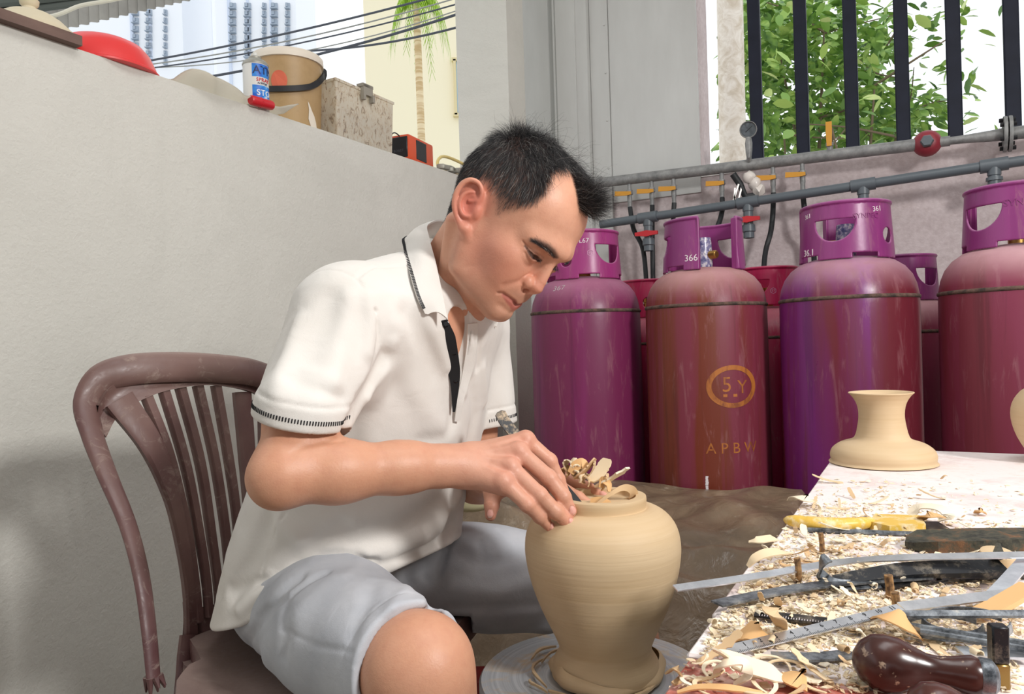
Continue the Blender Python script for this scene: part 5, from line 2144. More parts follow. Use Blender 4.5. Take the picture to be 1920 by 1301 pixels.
_V, _Q = field_mesh(shirt_field, (-.50, .78, .41), (.12, 1.5, 1.08), .0030)
SHIRT = link('polo_shirt', mesh_vq('polo_shirt', _V, _Q), M_SHIRT, PERSON)
_V, _Q = field_mesh(shorts_field, (-.5, .68, .3), (.3, 1.55, .64), .0036)
SHORTS = link('shorts', mesh_vq('shorts', _V, _Q), M_SHORTS, PERSON)
_cm, _G, _N = collar_mesh()
COLLAR = _cm.build('collar', M_SHIRT, SHIRT)
_tk = MB()
ring_ticks(_tk, shirt_field, CUFF_R, CAX_R, -.0125, 96, .0013, .0050, .0465, .0625)
_tk.build('sleeve_trim', M_INK, SHIRT)
_tk = MB()
ring_ticks(_tk, shirt_field, CUFF_L, CAX_L, -.0125, 84, .0013, .0050, .0465, .0625)
_tk.build('sleeve_trim', M_INK, SHIRT)
_tk = MB()
for _t in np.linspace(2.5, 33, 64):
    i0 = int(_t); fr = _t - i0
    e = (_G[i0, -1] * .78 + _G[i0, -3] * .22) * (1 - fr) + (_G[i0 + 1, -1] * .78 + _G[i0 + 1, -3] * .22) * fr
    nn = _N[i0, -2]
    tt = _G[i0 + 1, -1] - _G[i0, -1]; tt = tt / np.linalg.norm(tt)
    nn = nn - tt * (nn @ tt); nn /= np.linalg.norm(nn)
    _tk.box(e + nn * .0014, (.0012, .0042, .0012), Matrix(np.stack([tt, np.cross(nn, tt), nn], 1).tolist()))
_tk.build('collar_trim', M_INK, SHIRT)
# placket: black inner facing, white flap of the other side, two buttons


def strip_on(px, w, lift, field=shirt_base, d0=.8, d1=1.45):
    P = catmull([march(field, u, v, d0, d1) for u, v in px], 6)
    return [p + (EYE - p) / np.linalg.norm(EYE - p) * lift for p in P]


_pl = strip_on([(833, 600), (842, 640), (849, 680), (853, 720), (851, 772)], 0, .0035)
MB().ribbon(_pl, list(np.interp(np.linspace(0, 1, len(_pl)), [0, .2, .6, 1], [.009, .020, .018, .004])), .0016,
            nrms=[(EYE - p) for p in _pl]).build('placket_facing', M_BLACKCLOTH, SHIRT)
_pl = strip_on([(886, 606), (884, 650), (875, 700), (864, 745), (857, 790)], 0, .0045)
MB().ribbon(_pl, list(np.interp(np.linspace(0, 1, len(_pl)), [0, .3, 1], [.016, .016, .008])), .0022,
            nrms=[(EYE - p) + np.array([.5, 0, 0]) for p in _pl]).build('placket_flap', M_SHIRT, SHIRT)
for _u, _v in ((836, 607), (851, 660), (855, 712)):
    p = march(shirt_base, _u, _v, .8, 1.45)
    n = EYE - p; n /= np.linalg.norm(n)
    m = frame(p + n * .0048, np.cross(n, [0, 0, 1]), n)
    MB().lathe([(0, -.001), (.0042, -.001), (.0048, 0), (.0046, .0012), (.0036, .0016), (.003, .0010), (0, .0010)], 14, m).build('button', M_BUTTON, SHIRT)

# eyes behind the lids
for s in (-1, 1):
    p = hw((.0755, .0325 * s, .0060))
    mb = MB()
    mb.lathe([(.0128 * math.sin(a), .0128 * math.cos(a)) for a in np.linspace(0, PI, 15)], 20, Matrix.Translation(Vector(p)))
    mb.build('eye', M_EYE, PERSON)

# ------------------------------------------------------------------ hair
M_HAIR = Mat('black_hair', (22, 21, 24), rough=.42, spec=.5)
_hi = M_HAIR.new('ShaderNodeHairInfo')
M_HAIR.color(M_HAIR.ramp(_hi.outputs['Random'], [(0, (14, 14, 17)), (.80, (34, 32, 34)), (.90, (60, 57, 57)), (.97, (150, 146, 142)), (1.0, (190, 186, 180))]))


def strands(name, roots, paths, rad, mat):
    """paths (n, k, 3) -> hair curves object, child of the person"""
    n, k = paths.shape[:2]
    cu = bpy.data.hair_curves.new(name)
    cu.add_curves([k] * n)
    cu.attributes['position'].data.foreach_set('vector', np.ascontiguousarray(paths, np.float32).ravel())
    a = cu.attributes.get('radius') or cu.attributes.new('radius', 'FLOAT', 'POINT')
    taper = np.linspace(1, .25, k)
    a.data.foreach_set('value', np.ascontiguousarray((rad * np.ones((n, 1))) * taper[None], np.float32).ravel())
    o = bpy.data.objects.new(name, cu)
    C.objects.link(o)
    cu.materials.append(mat.m)
    o.parent = PERSON
    return o


def hair_paths(P, N, W, kind):
    """grow strands from head-local roots"""
    n = len(P)
    k = 7
    x, y, z = P[:, 0], P[:, 1], P[:, 2]
    top = np.clip((z - .075) / .035, 0, 1)
    front = np.clip((x - .02) / .05, 0, 1) * top
    crown = np.clip((-.02 - x) / .05, 0, 1) * top
    rnd = rng.normal(size=(n, 3))
    clump = np.stack([np.sin(P @ rng.normal(size=3) * 160 + i * 2) for i in range(3)], 1)
    side = np.array([.28, 0, -.80]) + np.array([-.35, 0, 0]) * np.clip((-.02 - x) / .05, 0, 1)[:, None]
    topd = np.array([.95, 0, .10]) * (1 - crown)[:, None] + np.array([-.15, 0, -.2]) * crown[:, None]
    d = side * (1 - top)[:, None] + topd * top[:, None]
    d = d + N * (.36 + .42 * top - .22 * front)[:, None] + .16 * rnd + .16 * clump * (.4 + top)[:, None]
    d /= np.linalg.norm(d, axis=1, keepdims=True)
    L = (.0075 + .012 * np.clip((z - .03) / .05, 0, 1)) * (1 - top) + (.026 + .022 * front) * top
    L = L * (.35 + .65 * W) * rng.uniform(.6, 1.15, n)
    out = [P]
    cur = d.copy()
    p = P.copy()
    bend = (np.array([.10, 0, .14]) * front[:, None] + np.array([.10, 0, -.20]) * (1 - top)[:, None]
            + np.array([.22, 0, -.30]) * (top * (1 - front) * (1 - crown))[:, None])
    for j in range(k - 1):
        p = p + cur * (L / (k - 1))[:, None]
        out.append(p)
        cur = cur + bend * .9 + .10 * rng.normal(size=(n, 3)) * (.5 + top[:, None])
        cur /= np.linalg.norm(cur, axis=1, keepdims=True)
    return np.stack(out, 1)


def to_world(Q):
    return Q @ HM.T + HT


def sample_head(n, weight):
    V = _HV[_HQ[:, :3]]
    V2 = _HV[_HQ[:, [0, 2, 3]]]
    cen = _HV[_HQ].mean(1)
    ar = np.linalg.norm(np.cross(V[:, 1] - V[:, 0], V[:, 2] - V[:, 0]), axis=1) + np.linalg.norm(np.cross(V2[:, 1] - V2[:, 0], V2[:, 2] - V2[:, 0]), axis=1)
    w = ar * weight(head_local(cen))
    f = rng.choice(len(w), n, p=w / w.sum())
    r = rng.dirichlet([1, 1, 1, 1], n)
    P = (_HV[_HQ[f]] * r[:, :, None]).sum(1)
    nr = np.cross(V[f, 1] - V[f, 0], V[f, 2] - V[f, 0])
    nr /= np.linalg.norm(nr, axis=1, keepdims=True)
    L = (P - HT) @ HM
    Nl = nr @ HM
    c = L - np.array([0, 0, .03])
    Nl *= np.sign((Nl * c).sum(1))[:, None]
    return L, Nl


_P, _Nn = sample_head(30000, lambda S: hair_mask(mirror(S)) ** 1.3 * np.clip(.42 + .58 * np.clip((S[:, 2] - .036) / .035, 0, 1) + .5 * (S[:, 0] < -.03), 0, 1))
_W = hair_mask(mirror(_P.astype(np.float32)))
_hp = hair_paths(_P, _Nn, _W, 0)
strands('hair', None, to_world(_hp), .000125, M_HAIR)
# tuft over the forehead and loose flyaway strands
_P, _Nn = sample_head(1500, lambda S: hair_mask(mirror(S)) * np.exp(-((S[:, 0] - .066) / .016) ** 2 - (S[:, 1] / .026) ** 2) * (S[:, 2] > .08))
_d = np.array([.95, 0, .16]) + _Nn * .14 + .16 * rng.normal(size=_P.shape)
_d /= np.linalg.norm(_d, axis=1, keepdims=True)
_L = rng.uniform(.018, .050, len(_P))
_o, _p, _cur = [_P], _P.copy(), _d.copy()
for _j in range(8):
    _p = _p + _cur * (_L / 8)[:, None]
    _o.append(_p)
    _cur = _cur + np.array([-.10, 0, .055]) + .17 * rng.normal(size=_P.shape)
    _cur /= np.linalg.norm(_cur, axis=1, keepdims=True)
strands('hair_tuft', None, to_world(np.stack(_o, 1)), .000125, M_HAIR)
_P, _Nn = sample_head(330, lambda S: hair_mask(mirror(S)) * (S[:, 2] > .10))
_d = _Nn * .9 + np.array([.25, 0, 0]) + .45 * rng.normal(size=_P.shape)
_d /= np.linalg.norm(_d, axis=1, keepdims=True)
_L = rng.uniform(.028, .062, len(_P))
_o, _p, _cur = [_P], _P.copy(), _d.copy()
for _j in range(9):
    _p = _p + _cur * (_L / 9)[:, None]
    _o.append(_p)
    _cur = _cur + np.array([.10, 0, -.10]) + .20 * rng.normal(size=_P.shape)
    _cur /= np.linalg.norm(_cur, axis=1, keepdims=True)
strands('loose_hair', None, to_world(np.stack(_o, 1)), .00014, M_HAIR)
# eyebrows
for _s in (-1, 1):
    B = np.array(catmull(BROW, 12))
    n = 900
    t = rng.uniform(0, 1, n) ** 1.0
    ii = t * (len(B) - 1.001)
    i0 = ii.astype(int)
    c = B[i0] + (B[i0 + 1] - B[i0]) * (ii - i0)[:, None]
    tan = (B[i0] - B[i0 + 1]); tan /= np.linalg.norm(tan, axis=1, keepdims=True)   # towards the temple
    wdt = np.interp(t, [0, .3, .8, 1], [.0018, .0048, .0062, .0046])
    outn = c / np.linalg.norm(c, axis=1, keepdims=True)
    upv = np.cross(tan, outn)
    upv *= np.sign(upv[:, 2:3])
    r = c + upv * (rng.uniform(-1, 1, n) * wdt)[:, None] + outn * .0004
    dd = tan * .8 + upv * rng.uniform(-.1, .75, n)[:, None] + outn * .30 + .1 * rng.normal(size=(n, 3))
    dd /= np.linalg.norm(dd, axis=1, keepdims=True)
    L = rng.uniform(.005, .009, n)
    pp = np.stack([r + dd * (L * q)[:, None] - outn * (L * q * q * .28)[:, None] for q in (0, .35, .7, 1)], 1)
    pp[:, :, 1] *= _s
    strands('eyebrow', None, to_world(pp), .00011, M_HAIR)
    # lashes
    B = np.array(catmull(SLIT, 10))
    n = 60
    i0 = rng.integers(4, len(B) - 2, n)
    c = B[i0] + np.array([.0006, 0, .0004])
    dd = np.array([.75, .25, -.55]) + .18 * rng.normal(size=(n, 3))
    dd /= np.linalg.norm(dd, axis=1, keepdims=True)
    pp = np.stack([c + dd * .0065 * q + np.array([0, 0, .0012]) * q * q for q in (0, .35, .7, 1)], 1)
    pp[:, :, 1] *= _s
    strands('eyelashes', None, to_world(pp), .00009, M_HAIR)
# ------------------------------------------------------------------ broken plastic chair
M_CHAIR = Mat('dark_brown_plastic', (92, 64, 61), rough=.40)
_sc = M_CHAIR.noise(26, 6, .75, 1.2)
_sc2 = M_CHAIR.noise(5, 5, .6)
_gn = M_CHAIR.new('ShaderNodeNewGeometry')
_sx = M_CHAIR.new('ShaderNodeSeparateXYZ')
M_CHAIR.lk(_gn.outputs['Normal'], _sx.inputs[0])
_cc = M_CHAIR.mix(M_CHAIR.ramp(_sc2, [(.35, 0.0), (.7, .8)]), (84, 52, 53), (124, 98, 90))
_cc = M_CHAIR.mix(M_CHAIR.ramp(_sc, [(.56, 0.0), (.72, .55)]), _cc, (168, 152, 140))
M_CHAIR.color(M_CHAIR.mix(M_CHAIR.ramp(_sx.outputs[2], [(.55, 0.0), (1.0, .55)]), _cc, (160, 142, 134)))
M_CHAIR.rough(M_CHAIR.ramp(_sc, [(.4, .36), (.7, .7)]))
CH = empty('plastic_chair', tuple(rm(-.80, .88, 0)), 'dark brown slatted plastic chair with a broken-off armrest, under the man', 'chair')
cch = lambda o: child(o, CH)
_rail = [(288, 1274, .950), (279, 1180, .965), (265, 1080, .985), (240, 985, 1.010), (203, 895, 1.040), (173, 815, 1.065), (163, 757, 1.085), (190, 712, 1.105), (245, 693, 1.130), (320, 688, 1.175),
         (400, 690, 1.240), (480, 700, 1.325), (535, 730, 1.400), (562, 800, 1.45), (590, 950, 1.40), (596, 1100, 1.32)]
_rp = catmull([at(*q) for q in _rail], 6)
_n = len(_rp)
_rr = np.interp(np.linspace(0, 15, _n), [0, 1, 3, 5, 6, 7, 8, 10, 12, 15], [.0095, .0105, .0125, .0165, .0200, .0230, .0240, .0250, .0250, .016])
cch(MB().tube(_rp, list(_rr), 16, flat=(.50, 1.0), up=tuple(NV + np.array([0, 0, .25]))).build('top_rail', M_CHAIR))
# jagged end of the broken arm
mb = MB()
e0 = np.array(_rp[0])
for k in range(7):
    a = k * .9
    q = e0 + np.array([math.cos(a) * .008, math.sin(a) * .006, .004])
    mb.tube([q, q + np.array([.004 * math.cos(a) + .003, .004 * math.sin(a), -.012 - .006 * (k % 3)])], [.005, .0012], 6)
cch(mb.build('broken_edge', M_CHAIR))
# inner apron below the rail, with an arched lower edge
_up = catmull([at(*q) for q in ((182, 760, 1.085), (205, 725, 1.105), (250, 700, 1.13), (320, 692, 1.175), (400, 694, 1.24), (480, 704, 1.325), (530, 735, 1.40))], 6)
_lo = catmull([at(*q) for q in ((196, 820, 1.078), (217, 782, 1.098), (258, 752, 1.125), (320, 730, 1.17), (400, 722, 1.235), (478, 738, 1.32), (528, 775, 1.39))], 6)
mb = MB()
m_ = len(_up)
vv = []
for i in range(m_):
    for j in range(5):
        t = j / 4
        q = _up[i] + (_lo[i] - _up[i]) * t + NV * (-.010 * math.sin(PI * t) + .004)
        vv.append(q)
nf = len(vv)
vv += [q - NV * .010 for q in vv]
ff = []
for i in range(m_ - 1):
    for j in range(4):
        q = (i * 5 + j, i * 5 + j + 1, i * 5 + j + 6, i * 5 + j + 5)
        ff += [tuple(reversed(q)), tuple(k + nf for k in q)]
    ff.append((i * 5 + 4, i * 5 + 9, nf + i * 5 + 9, nf + i * 5 + 4))
    ff.append((i * 5, nf + i * 5, nf + i * 5 + 5, i * 5 + 5))
mb.add(vv, ff, True)
cch(mb.build('back_band', M_CHAIR))


def slat(pts, w):
    P = catmull([at(*q) for q in pts], 7)
    W = np.interp(np.linspace(0, 1, len(P)), np.linspace(0, 1, len(w)), w)
    mb = MB()
    n = len(P)
    for i, p in enumerate(P):
        t = (P[min(i + 1, n - 1)] - P[max(i - 1, 0)]); t /= np.linalg.norm(t)
        nn = NV - t * (NV @ t); nn /= np.linalg.norm(nn)
        s = np.cross(t, nn)
        a = W[i] / 2
        for x, y in ((-1, -.006), (-1, .0015), (-.72, .005), (.72, .005), (1, .0015), (1, -.006)):
            mb.v.append(tuple(p + s * a * x + nn * y))
    for i in range(n - 1):
        for k in range(6):
            mb.f.append((i * 6 + k, i * 6 + (k + 1) % 6, i * 6 + 6 + (k + 1) % 6, i * 6 + 6 + k)); mb.sm.append(True); mb.mi.append(0)
    mb.f += [tuple(range(5, -1, -1)), tuple((n - 1) * 6 + k for k in range(6))]
    mb.sm += [False, False]; mb.mi += [0, 0]
    return cch(mb.build('slat', M_CHAIR, None, 35))


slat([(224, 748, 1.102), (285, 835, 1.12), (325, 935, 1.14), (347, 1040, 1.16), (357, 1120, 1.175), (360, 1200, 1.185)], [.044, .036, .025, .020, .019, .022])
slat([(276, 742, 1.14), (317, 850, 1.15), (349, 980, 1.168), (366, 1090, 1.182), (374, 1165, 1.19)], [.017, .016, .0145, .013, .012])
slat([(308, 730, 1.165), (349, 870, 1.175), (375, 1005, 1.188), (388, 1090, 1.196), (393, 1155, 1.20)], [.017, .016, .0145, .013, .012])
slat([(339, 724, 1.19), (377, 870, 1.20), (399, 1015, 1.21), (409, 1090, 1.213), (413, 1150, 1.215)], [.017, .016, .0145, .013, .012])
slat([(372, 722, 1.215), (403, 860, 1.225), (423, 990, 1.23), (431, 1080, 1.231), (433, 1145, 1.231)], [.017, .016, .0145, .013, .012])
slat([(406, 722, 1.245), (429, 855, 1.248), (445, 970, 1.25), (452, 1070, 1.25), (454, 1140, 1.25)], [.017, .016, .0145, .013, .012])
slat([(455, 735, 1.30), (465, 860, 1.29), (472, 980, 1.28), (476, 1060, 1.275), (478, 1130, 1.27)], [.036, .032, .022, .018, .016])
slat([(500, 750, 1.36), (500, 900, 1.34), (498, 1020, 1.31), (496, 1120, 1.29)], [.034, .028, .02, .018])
# lower back panel
_lp = [[at(350, 1130, 1.176), at(352, 1160, 1.182), at(350, 1195, 1.188), at(352, 1235, 1.175)], [at(385, 1140, 1.196), at(386, 1170, 1.20), at(388, 1200, 1.20), at(390, 1232, 1.18)],
       [at(430, 1130, 1.23), at(432, 1160, 1.232), at(434, 1190, 1.23), at(436, 1225, 1.21)], [at(495, 1115, 1.29), at(496, 1145, 1.29), at(497, 1180, 1.285), at(498, 1215, 1.26)]]
mb = MB()
vv = [q for row in _lp for q in row]
vv += [q - NV * .010 for q in vv]
ff = []
for i in range(3):
    for j in range(3):
        q = (i * 4 + j, i * 4 + j + 1, i * 4 + j + 5, i * 4 + j + 4)
        ff += [tuple(reversed(q)), tuple(k + 16 for k in q)]
mb.add(vv, ff, True)
cch(mb.build('back_panel', M_CHAIR))
# seat with a torn left edge
SEAT_Z = .432
_sp_ = [(352, 1196), (368, 1222), (374, 1236), (352, 1246), (338, 1262), (328, 1276), (326, 1300), (318, 1330)]
_poly = [on_plane(u, v, SEAT_Z) for u, v in _sp_]
_poly += [rm(-.70, .70, SEAT_Z), rm(-.67, .80, SEAT_Z), rm(-.665, 1.0, SEAT_Z), rm(-.69, 1.10, SEAT_Z), rm(-.80, 1.12, SEAT_Z), rm(-.97, 1.06, SEAT_Z), rm(-1.02, .96, SEAT_Z)]
mb = MB()
n = len(_poly)
cen = sum(_poly) / n
rings = [(1.0, -.045), (1.0, -.008), (.985, .0), (.90, -.001), (.6, -.008), (.3, -.011)]
vv = []
for k, dz in rings:
    vv += [cen + (q - cen) * k + np.array([0, 0, dz]) for q in _poly]
vv += [cen + np.array([0, 0, -.012]), cen + np.array([0, 0, -.045])]
ff = [(r * n + i, r * n + (i + 1) % n, (r + 1) * n + (i + 1) % n, (r + 1) * n + i) for r in range(len(rings) - 1) for i in range(n)]
ff += [((len(rings) - 1) * n + i, (len(rings) - 1) * n + (i + 1) % n, len(rings) * n) for i in range(n)]
ff += [((i + 1) % n, i, len(rings) * n + 1) for i in range(n)]
mb.add(vv, ff, True)
o = cch(mb.build('seat', M_CHAIR, None, 50))
mb = MB()
mb.tube([at(352, 1190, 1.176), at(349, 1230, 1.165), at(345, 1262, 1.15), at(338, 1330, 1.13)], [.014, .016, .014, .013], 10, flat=(.6, 1), up=tuple(NV))
cch(mb.build('rear_upright', M_CHAIR))
for a, b in ((-1.0, .76), (-1.0, 1.06), (-.72, .74), (-.72, 1.06)):
    p0, p1 = rm(a, b, SEAT_Z - .03), rm(a + (.05 if a > -.8 else -.05), b + (.04 if b > .9 else -.04), 0)
    cch(MB().tube([p0, p1], [.024, .015], 10, flat=(.7, 1)).build('leg', M_CHAIR))

# ------------------------------------------------------------------ potter's wheel and vase
WC, WZ = np.array([.099, 1.0, 0]), .432
M_ALU = Mat('spun_aluminium', (176, 180, 184), rough=.38, metal=.35)
M_CLAY = Mat('raw_clay', (206, 178, 138), rough=.62)
_ring = M_CLAY.noise(1, 3, .6, .15, vec=M_CLAY.co((3, 3, 210)))
_big = M_CLAY.noise(7, 3, .5, stretch=(1, 1, 5))
M_CLAY.color(M_CLAY.mix(_ring, M_CLAY.ramp(_big, [(.3, (198, 168, 126)), (.7, (212, 186, 148))]), (214, 188, 152)))
M_CLAY.bump(_ring, .16, .0025)
WH = empty('potters_wheel', (WC[0], WC[1], 0), 'round metal potter\'s wheel smeared with clay between the man\'s knees', 'potter\'s wheel')
wch = lambda o: child(o, WH)
T = Matrix.Translation((WC[0], WC[1], 0))
_tc = M_ALU.new('ShaderNodeTexCoord')
_len = M_ALU.new('ShaderNodeVectorMath', operation='LENGTH')
_mp = M_ALU.new('ShaderNodeMapping')
M_ALU.lk(_tc.outputs['Object'], _mp.inputs[0])
_mp.inputs['Location'].default_value = (-WC[0], -WC[1], -WZ)
M_ALU.lk(_mp.outputs[0], _len.inputs[0])
_rad = M_ALU.noise(1, 4, .7, vec=(lambda c: (M_ALU.lk(_len.outputs['Value'], c.inputs[0]), c.outputs[0])[1])(M_ALU.new('ShaderNodeCombineXYZ')), kind='Object')
_nz = [n_ for n_ in M_ALU.n if n_.type == 'TEX_NOISE'][-1]
_nz.inputs['Scale'].default_value = 170
_smear = M_ALU.noise(16, 5, .65, .8)
M_ALU.color(M_ALU.mix(M_ALU.ramp(_smear, [(.52, 0.0), (.66, .85)]), M_ALU.ramp(_rad, [(.3, (150, 156, 162)), (.7, (214, 218, 222))]), (206, 182, 148)))
M_ALU.rough(M_ALU.ramp(_smear, [(.5, .34), (.66, .8)]))
M_ALU.bump(_rad, .12, .002)
wch(MB().lathe([(0, WZ - .022), (.150, WZ - .022), (.157, WZ - .018), (.157, WZ - .004), (.154, WZ), (.05, WZ), (0, WZ)], 72, T).build('wheel_head', M_ALU))
wch(MB().lathe([(0, .02), (.03, .02), (.03, WZ - .02), (0, WZ - .02)], 20, T).build('shaft', M_STEELPIPE))
wch(MB().lathe([(0, 0), (.13, 0), (.13, .02), (.05, .03), (.04, .20), (0, .20)], 32, T).build('base', M_STEELPIPE))
# red splash guard of the wheel behind the knee
M_REDPL = Mat('dull_red_paint', (128, 34, 34), rough=.5)
wch(MB().rbox((-.045, 1.10, .26), (.09, .06, .27), .008).build('frame_post', M_REDPL))
mb = MB()
for k in range(13):
    a = k * .53 + rng.uniform(-.2, .2)
    r0 = rng.uniform(.080, .105)
    L = rng.uniform(.35, 1.3)
    pts = [(WC[0] + math.cos(a + L * t) * (r0 + .004 * math.sin(5 * t)), WC[1] + math.sin(a + L * t) * r0, WZ + .0035 + .003 * math.sin(PI * t)) for t in np.linspace(0, 1, 8)]
    mb.ribbon(pts, [w * rng.uniform(.002, .006) for w in (.2, .7, 1, 1, .9, .7, .4, .1)], .003)
wch(tag(mb.build('clay_smears', M_CLAY), kind='stuff'))

PC = np.array([.1125, 1.0])
PT = Matrix.Translation((PC[0], PC[1], 0))
VASE = empty('clay_vase', (PC[0], PC[1], WZ), 'large unfired clay vase upside down on the wheel, being trimmed', 'vase')
prof = [(.0, WZ + .001), (.066, WZ + .001), (.0715, WZ + .010), (.0700, WZ + .020), (.0640, WZ + .030), (.0615, WZ + .038), (.0640, WZ + .048), (.0720, WZ + .066), (.0830, WZ + .090), (.0925, WZ + .115),
        (.0995, WZ + .140), (.1030, WZ + .162), (.1035, WZ + .175), (.1018, WZ + .190), (.0965, WZ + .204), (.0870, WZ + .2155), (.0760, WZ + .2225), (.0655, WZ + .2255), (.0605, WZ + .2250), (.0598, WZ + .2270),
        (.0605, WZ + .2350), (.0600, WZ + .2395), (.0585, WZ + .2405), (.0480, WZ + .2405), (.0465, WZ + .2395), (.0450, WZ + .2330), (.030, WZ + .2325), (0, WZ + .2325)]
pf = catmull([(r, z, 0) for r, z in prof], 3)
child(MB().lathe([(max(q[0], 0), q[1]) for q in pf], 96, PT).build('body', M_CLAY, None, 38), VASE)
# uneven roll of clay holding the vase to the wheel
mb = MB()
n = 72
for ring_, (r0, z0) in enumerate([(.070, 0), (.0765, .004), (.0780, .010), (.0735, .016), (.0690, .018)]):
    for k in range(n):
        a = 2 * PI * k / n
        w = .0035 * math.sin(3 * a + 1.2) + .002 * math.sin(7 * a)
        mb.v.append((PC[0] + math.cos(a) * (r0 + w * (ring_ > 0)), PC[1] + math.sin(a) * (r0 + w * (ring_ > 0)), WZ + .0005 + z0 * (1 + .35 * math.sin(2 * a + .6))))
for r_ in range(4):
    for k in range(n):
        mb.f.append((r_ * n + k, r_ * n + (k + 1) % n, (r_ + 1) * n + (k + 1) % n, (r_ + 1) * n + k)); mb.sm.append(True); mb.mi.append(0)
child(mb.build('clay_seal', M_CLAY, None, None), VASE)

# trimming tool in the hands
M_TOOL = Mat('blackened_steel', (36, 36, 38), rough=.4, metal=.4)
M_TOOL.color(M_TOOL.ramp(M_TOOL.noise(60, 5, .75, stretch=(1, 1, 1)), [(.46, (22, 22, 24)), (.56, (120, 104, 84)), (.7, (170, 150, 124))]))
M_TOOLB = Mat('black_blade', (22, 22, 24), rough=.35, metal=.5)
TT = empty('trimming_tool', tuple(at(1000, 850, 1.0)), 'dark strip trimming tool held in both hands on the vase foot', 'tool')
hpts = [at(936, 771, 1.050), at(946, 790, 1.048), at(962, 810, 1.046), at(985, 838, 1.042), at(1020, 880, 1.025), at(1055, 915, 1.008)]
hpts = catmull(hpts, 5)
child(MB().ribbon(hpts, [.006] + [.0155] * (len(hpts) - 1), .004, up=(.25, -1, .35)).build('handle', M_TOOL), TT)
bp = catmull([at(1055, 915, 1.008), at(1075, 936, .996), at(1092, 957, .985)], 5)
child(MB().ribbon(bp, list(np.linspace(.0155, .012, len(bp))), .0022, up=(.25, -1, .35)).build('blade', M_TOOLB), TT)

# ------------------------------------------------------------------ curls of clay
M_SHAV = Mat('clay_shaving', (222, 196, 156), rough=.7)
_oi2 = M_SHAV.new('ShaderNodeObjectInfo')
M_SHAV.color(M_SHAV.ramp(_oi2.outputs['Random'], [(0, (206, 170, 126)), (.4, (228, 204, 166)), (1, (244, 232, 208))]))
M_CRUMB = Mat('clay_crumb', (236, 222, 194), rough=.8)
M_CRUMB.color(M_CRUMB.ramp(M_CRUMB.noise(60, 4, .7), [(.35, (214, 184, 144)), (.5, (236, 220, 190)), (.7, (246, 238, 222))]))
M_SHAVO = Mat('moist_clay_shaving', (220, 174, 118), rough=.55)


def curl_mesh(L, w, turns, r, th=.0012, taper=.5, jag=.15, seed=0, n=16, twist=0.0):
    """a bent clay shaving: ribbon rolled about an axis"""
    rr = np.random.default_rng(seed)
    pts, nr = [], []
    for i in range(n):
        t = i / (n - 1)
        a = turns * 2 * PI * t
        R = r * (1 - .35 * t)
        pts.append((math.sin(a) * R + L * t * (1 - min(1, abs(turns))) , twist * t, R * (1 - math.cos(a)) if turns else .002 * math.sin(6 * t)))
        nr.append((-math.sin(a), 0, math.cos(a)))
    W = [w * (1 - taper * abs(2 * (i / (n - 1)) - 1) ** 3) * (1 + rr.uniform(-jag, jag)) for i in range(n)]
    mb = MB().ribbon(pts, W, th, nrms=nr)
    return mb.mesh('shaving', 50)


SH = [curl_mesh(.030, .010, .45, .008, seed=1), curl_mesh(.045, .009, .30, .014, seed=2), curl_mesh(.022, .012, .25, .010, seed=3), curl_mesh(.016, .012, .75, .006, seed=4, twist=.006),
      curl_mesh(.055, .012, .20, .03, seed=5, jag=.3), curl_mesh(.035, .006, .55, .010, seed=6, twist=.02), curl_mesh(.020, .009, .10, .02, seed=7, jag=.35, n=8), curl_mesh(.012, .008, .12, .012, seed=8, jag=.35, n=7)]


def shaving(mesh, loc, rot, s, label, group, mat=None):
    me = mesh
    o = bpy.data.objects.new('clay_shaving', me)
    C.objects.link(o)
    if not me.materials:
        me.materials.append(M_SHAV.m)
    if mat:
        o.material_slots[0].link = 'OBJECT'
        o.material_slots[0].material = mat.m
    o.location = loc
    o.rotation_euler = rot
    o.scale = (s,) * 3
    return tag(o, label, 'clay shaving', group)


def strip_thing(pts, w, label, mat=M_SHAV, th=.0012, up=(0, 0, 1), nrms=None, group=None):
    P = catmull(pts, 7)
    W = np.interp(np.linspace(0, 1, len(P)), np.linspace(0, 1, len(w)), w)
    o = MB().ribbon(P, list(W), th, up=up, nrms=nrms).build('clay_shaving', mat)
    return tag(o, label, 'clay shaving', group)


# on the foot of the vase
ZT = WZ + .2415
for k, (u, v, d, L, s) in enumerate(((1068, 880, 1.035, 3, 1.0), (1082, 884, 1.038, 3, 1.0), (1096, 893, 1.035, 0, .9), (1076, 893, 1.03, 2, 1.1), (1108, 899, 1.035, 2, 1.2), (1088, 900, 1.03, 3, 1.1), (1118, 908, 1.035, 6, 1.4), (1060, 892, 1.04, 3, .9), (1128, 914, 1.03, 0, .8), (1102, 908, 1.03, 3, 1.0))):
    shaving(SH[L], at(u, v + 4, d), (rng.uniform(-.5, .5), rng.uniform(-.9, -.3), rng.uniform(-1, 1)), s * 1.55, 'small curled clay shaving heaped behind the fingers on the vase', 'shavings heaped on the vase foot')
strip_thing([at(1070, 887, 1.03), at(1079, 874, 1.03), at(1092, 868, 1.03), at(1100, 877, 1.03)], [.010, .014, .015, .011], 'brown rolled clay shaving standing on top of the heap on the vase', M_SHAVO, up=(.3, -.8, .6))
strip_thing([at(1098, 962, .972), at(1118, 946, .972), at(1148, 924, .975), at(1170, 914, .985), at(1186, 920, .995), at(1187, 936, 1.005), at(1172, 942, 1.01), at(1150, 942, 1.005)], [.003, .004, .005, .008, .012, .013, .011, .006],
            'long looping clay shaving curling off the blade on the vase', M_SHAV, up=(.2, -1, .1))
strip_thing([at(1150, 943, 1.00), at(1166, 944, 1.003), at(1182, 938, 1.0)], [.006, .011, .008], 'orange moist clay curl lying under the long loop', M_SHAVO)
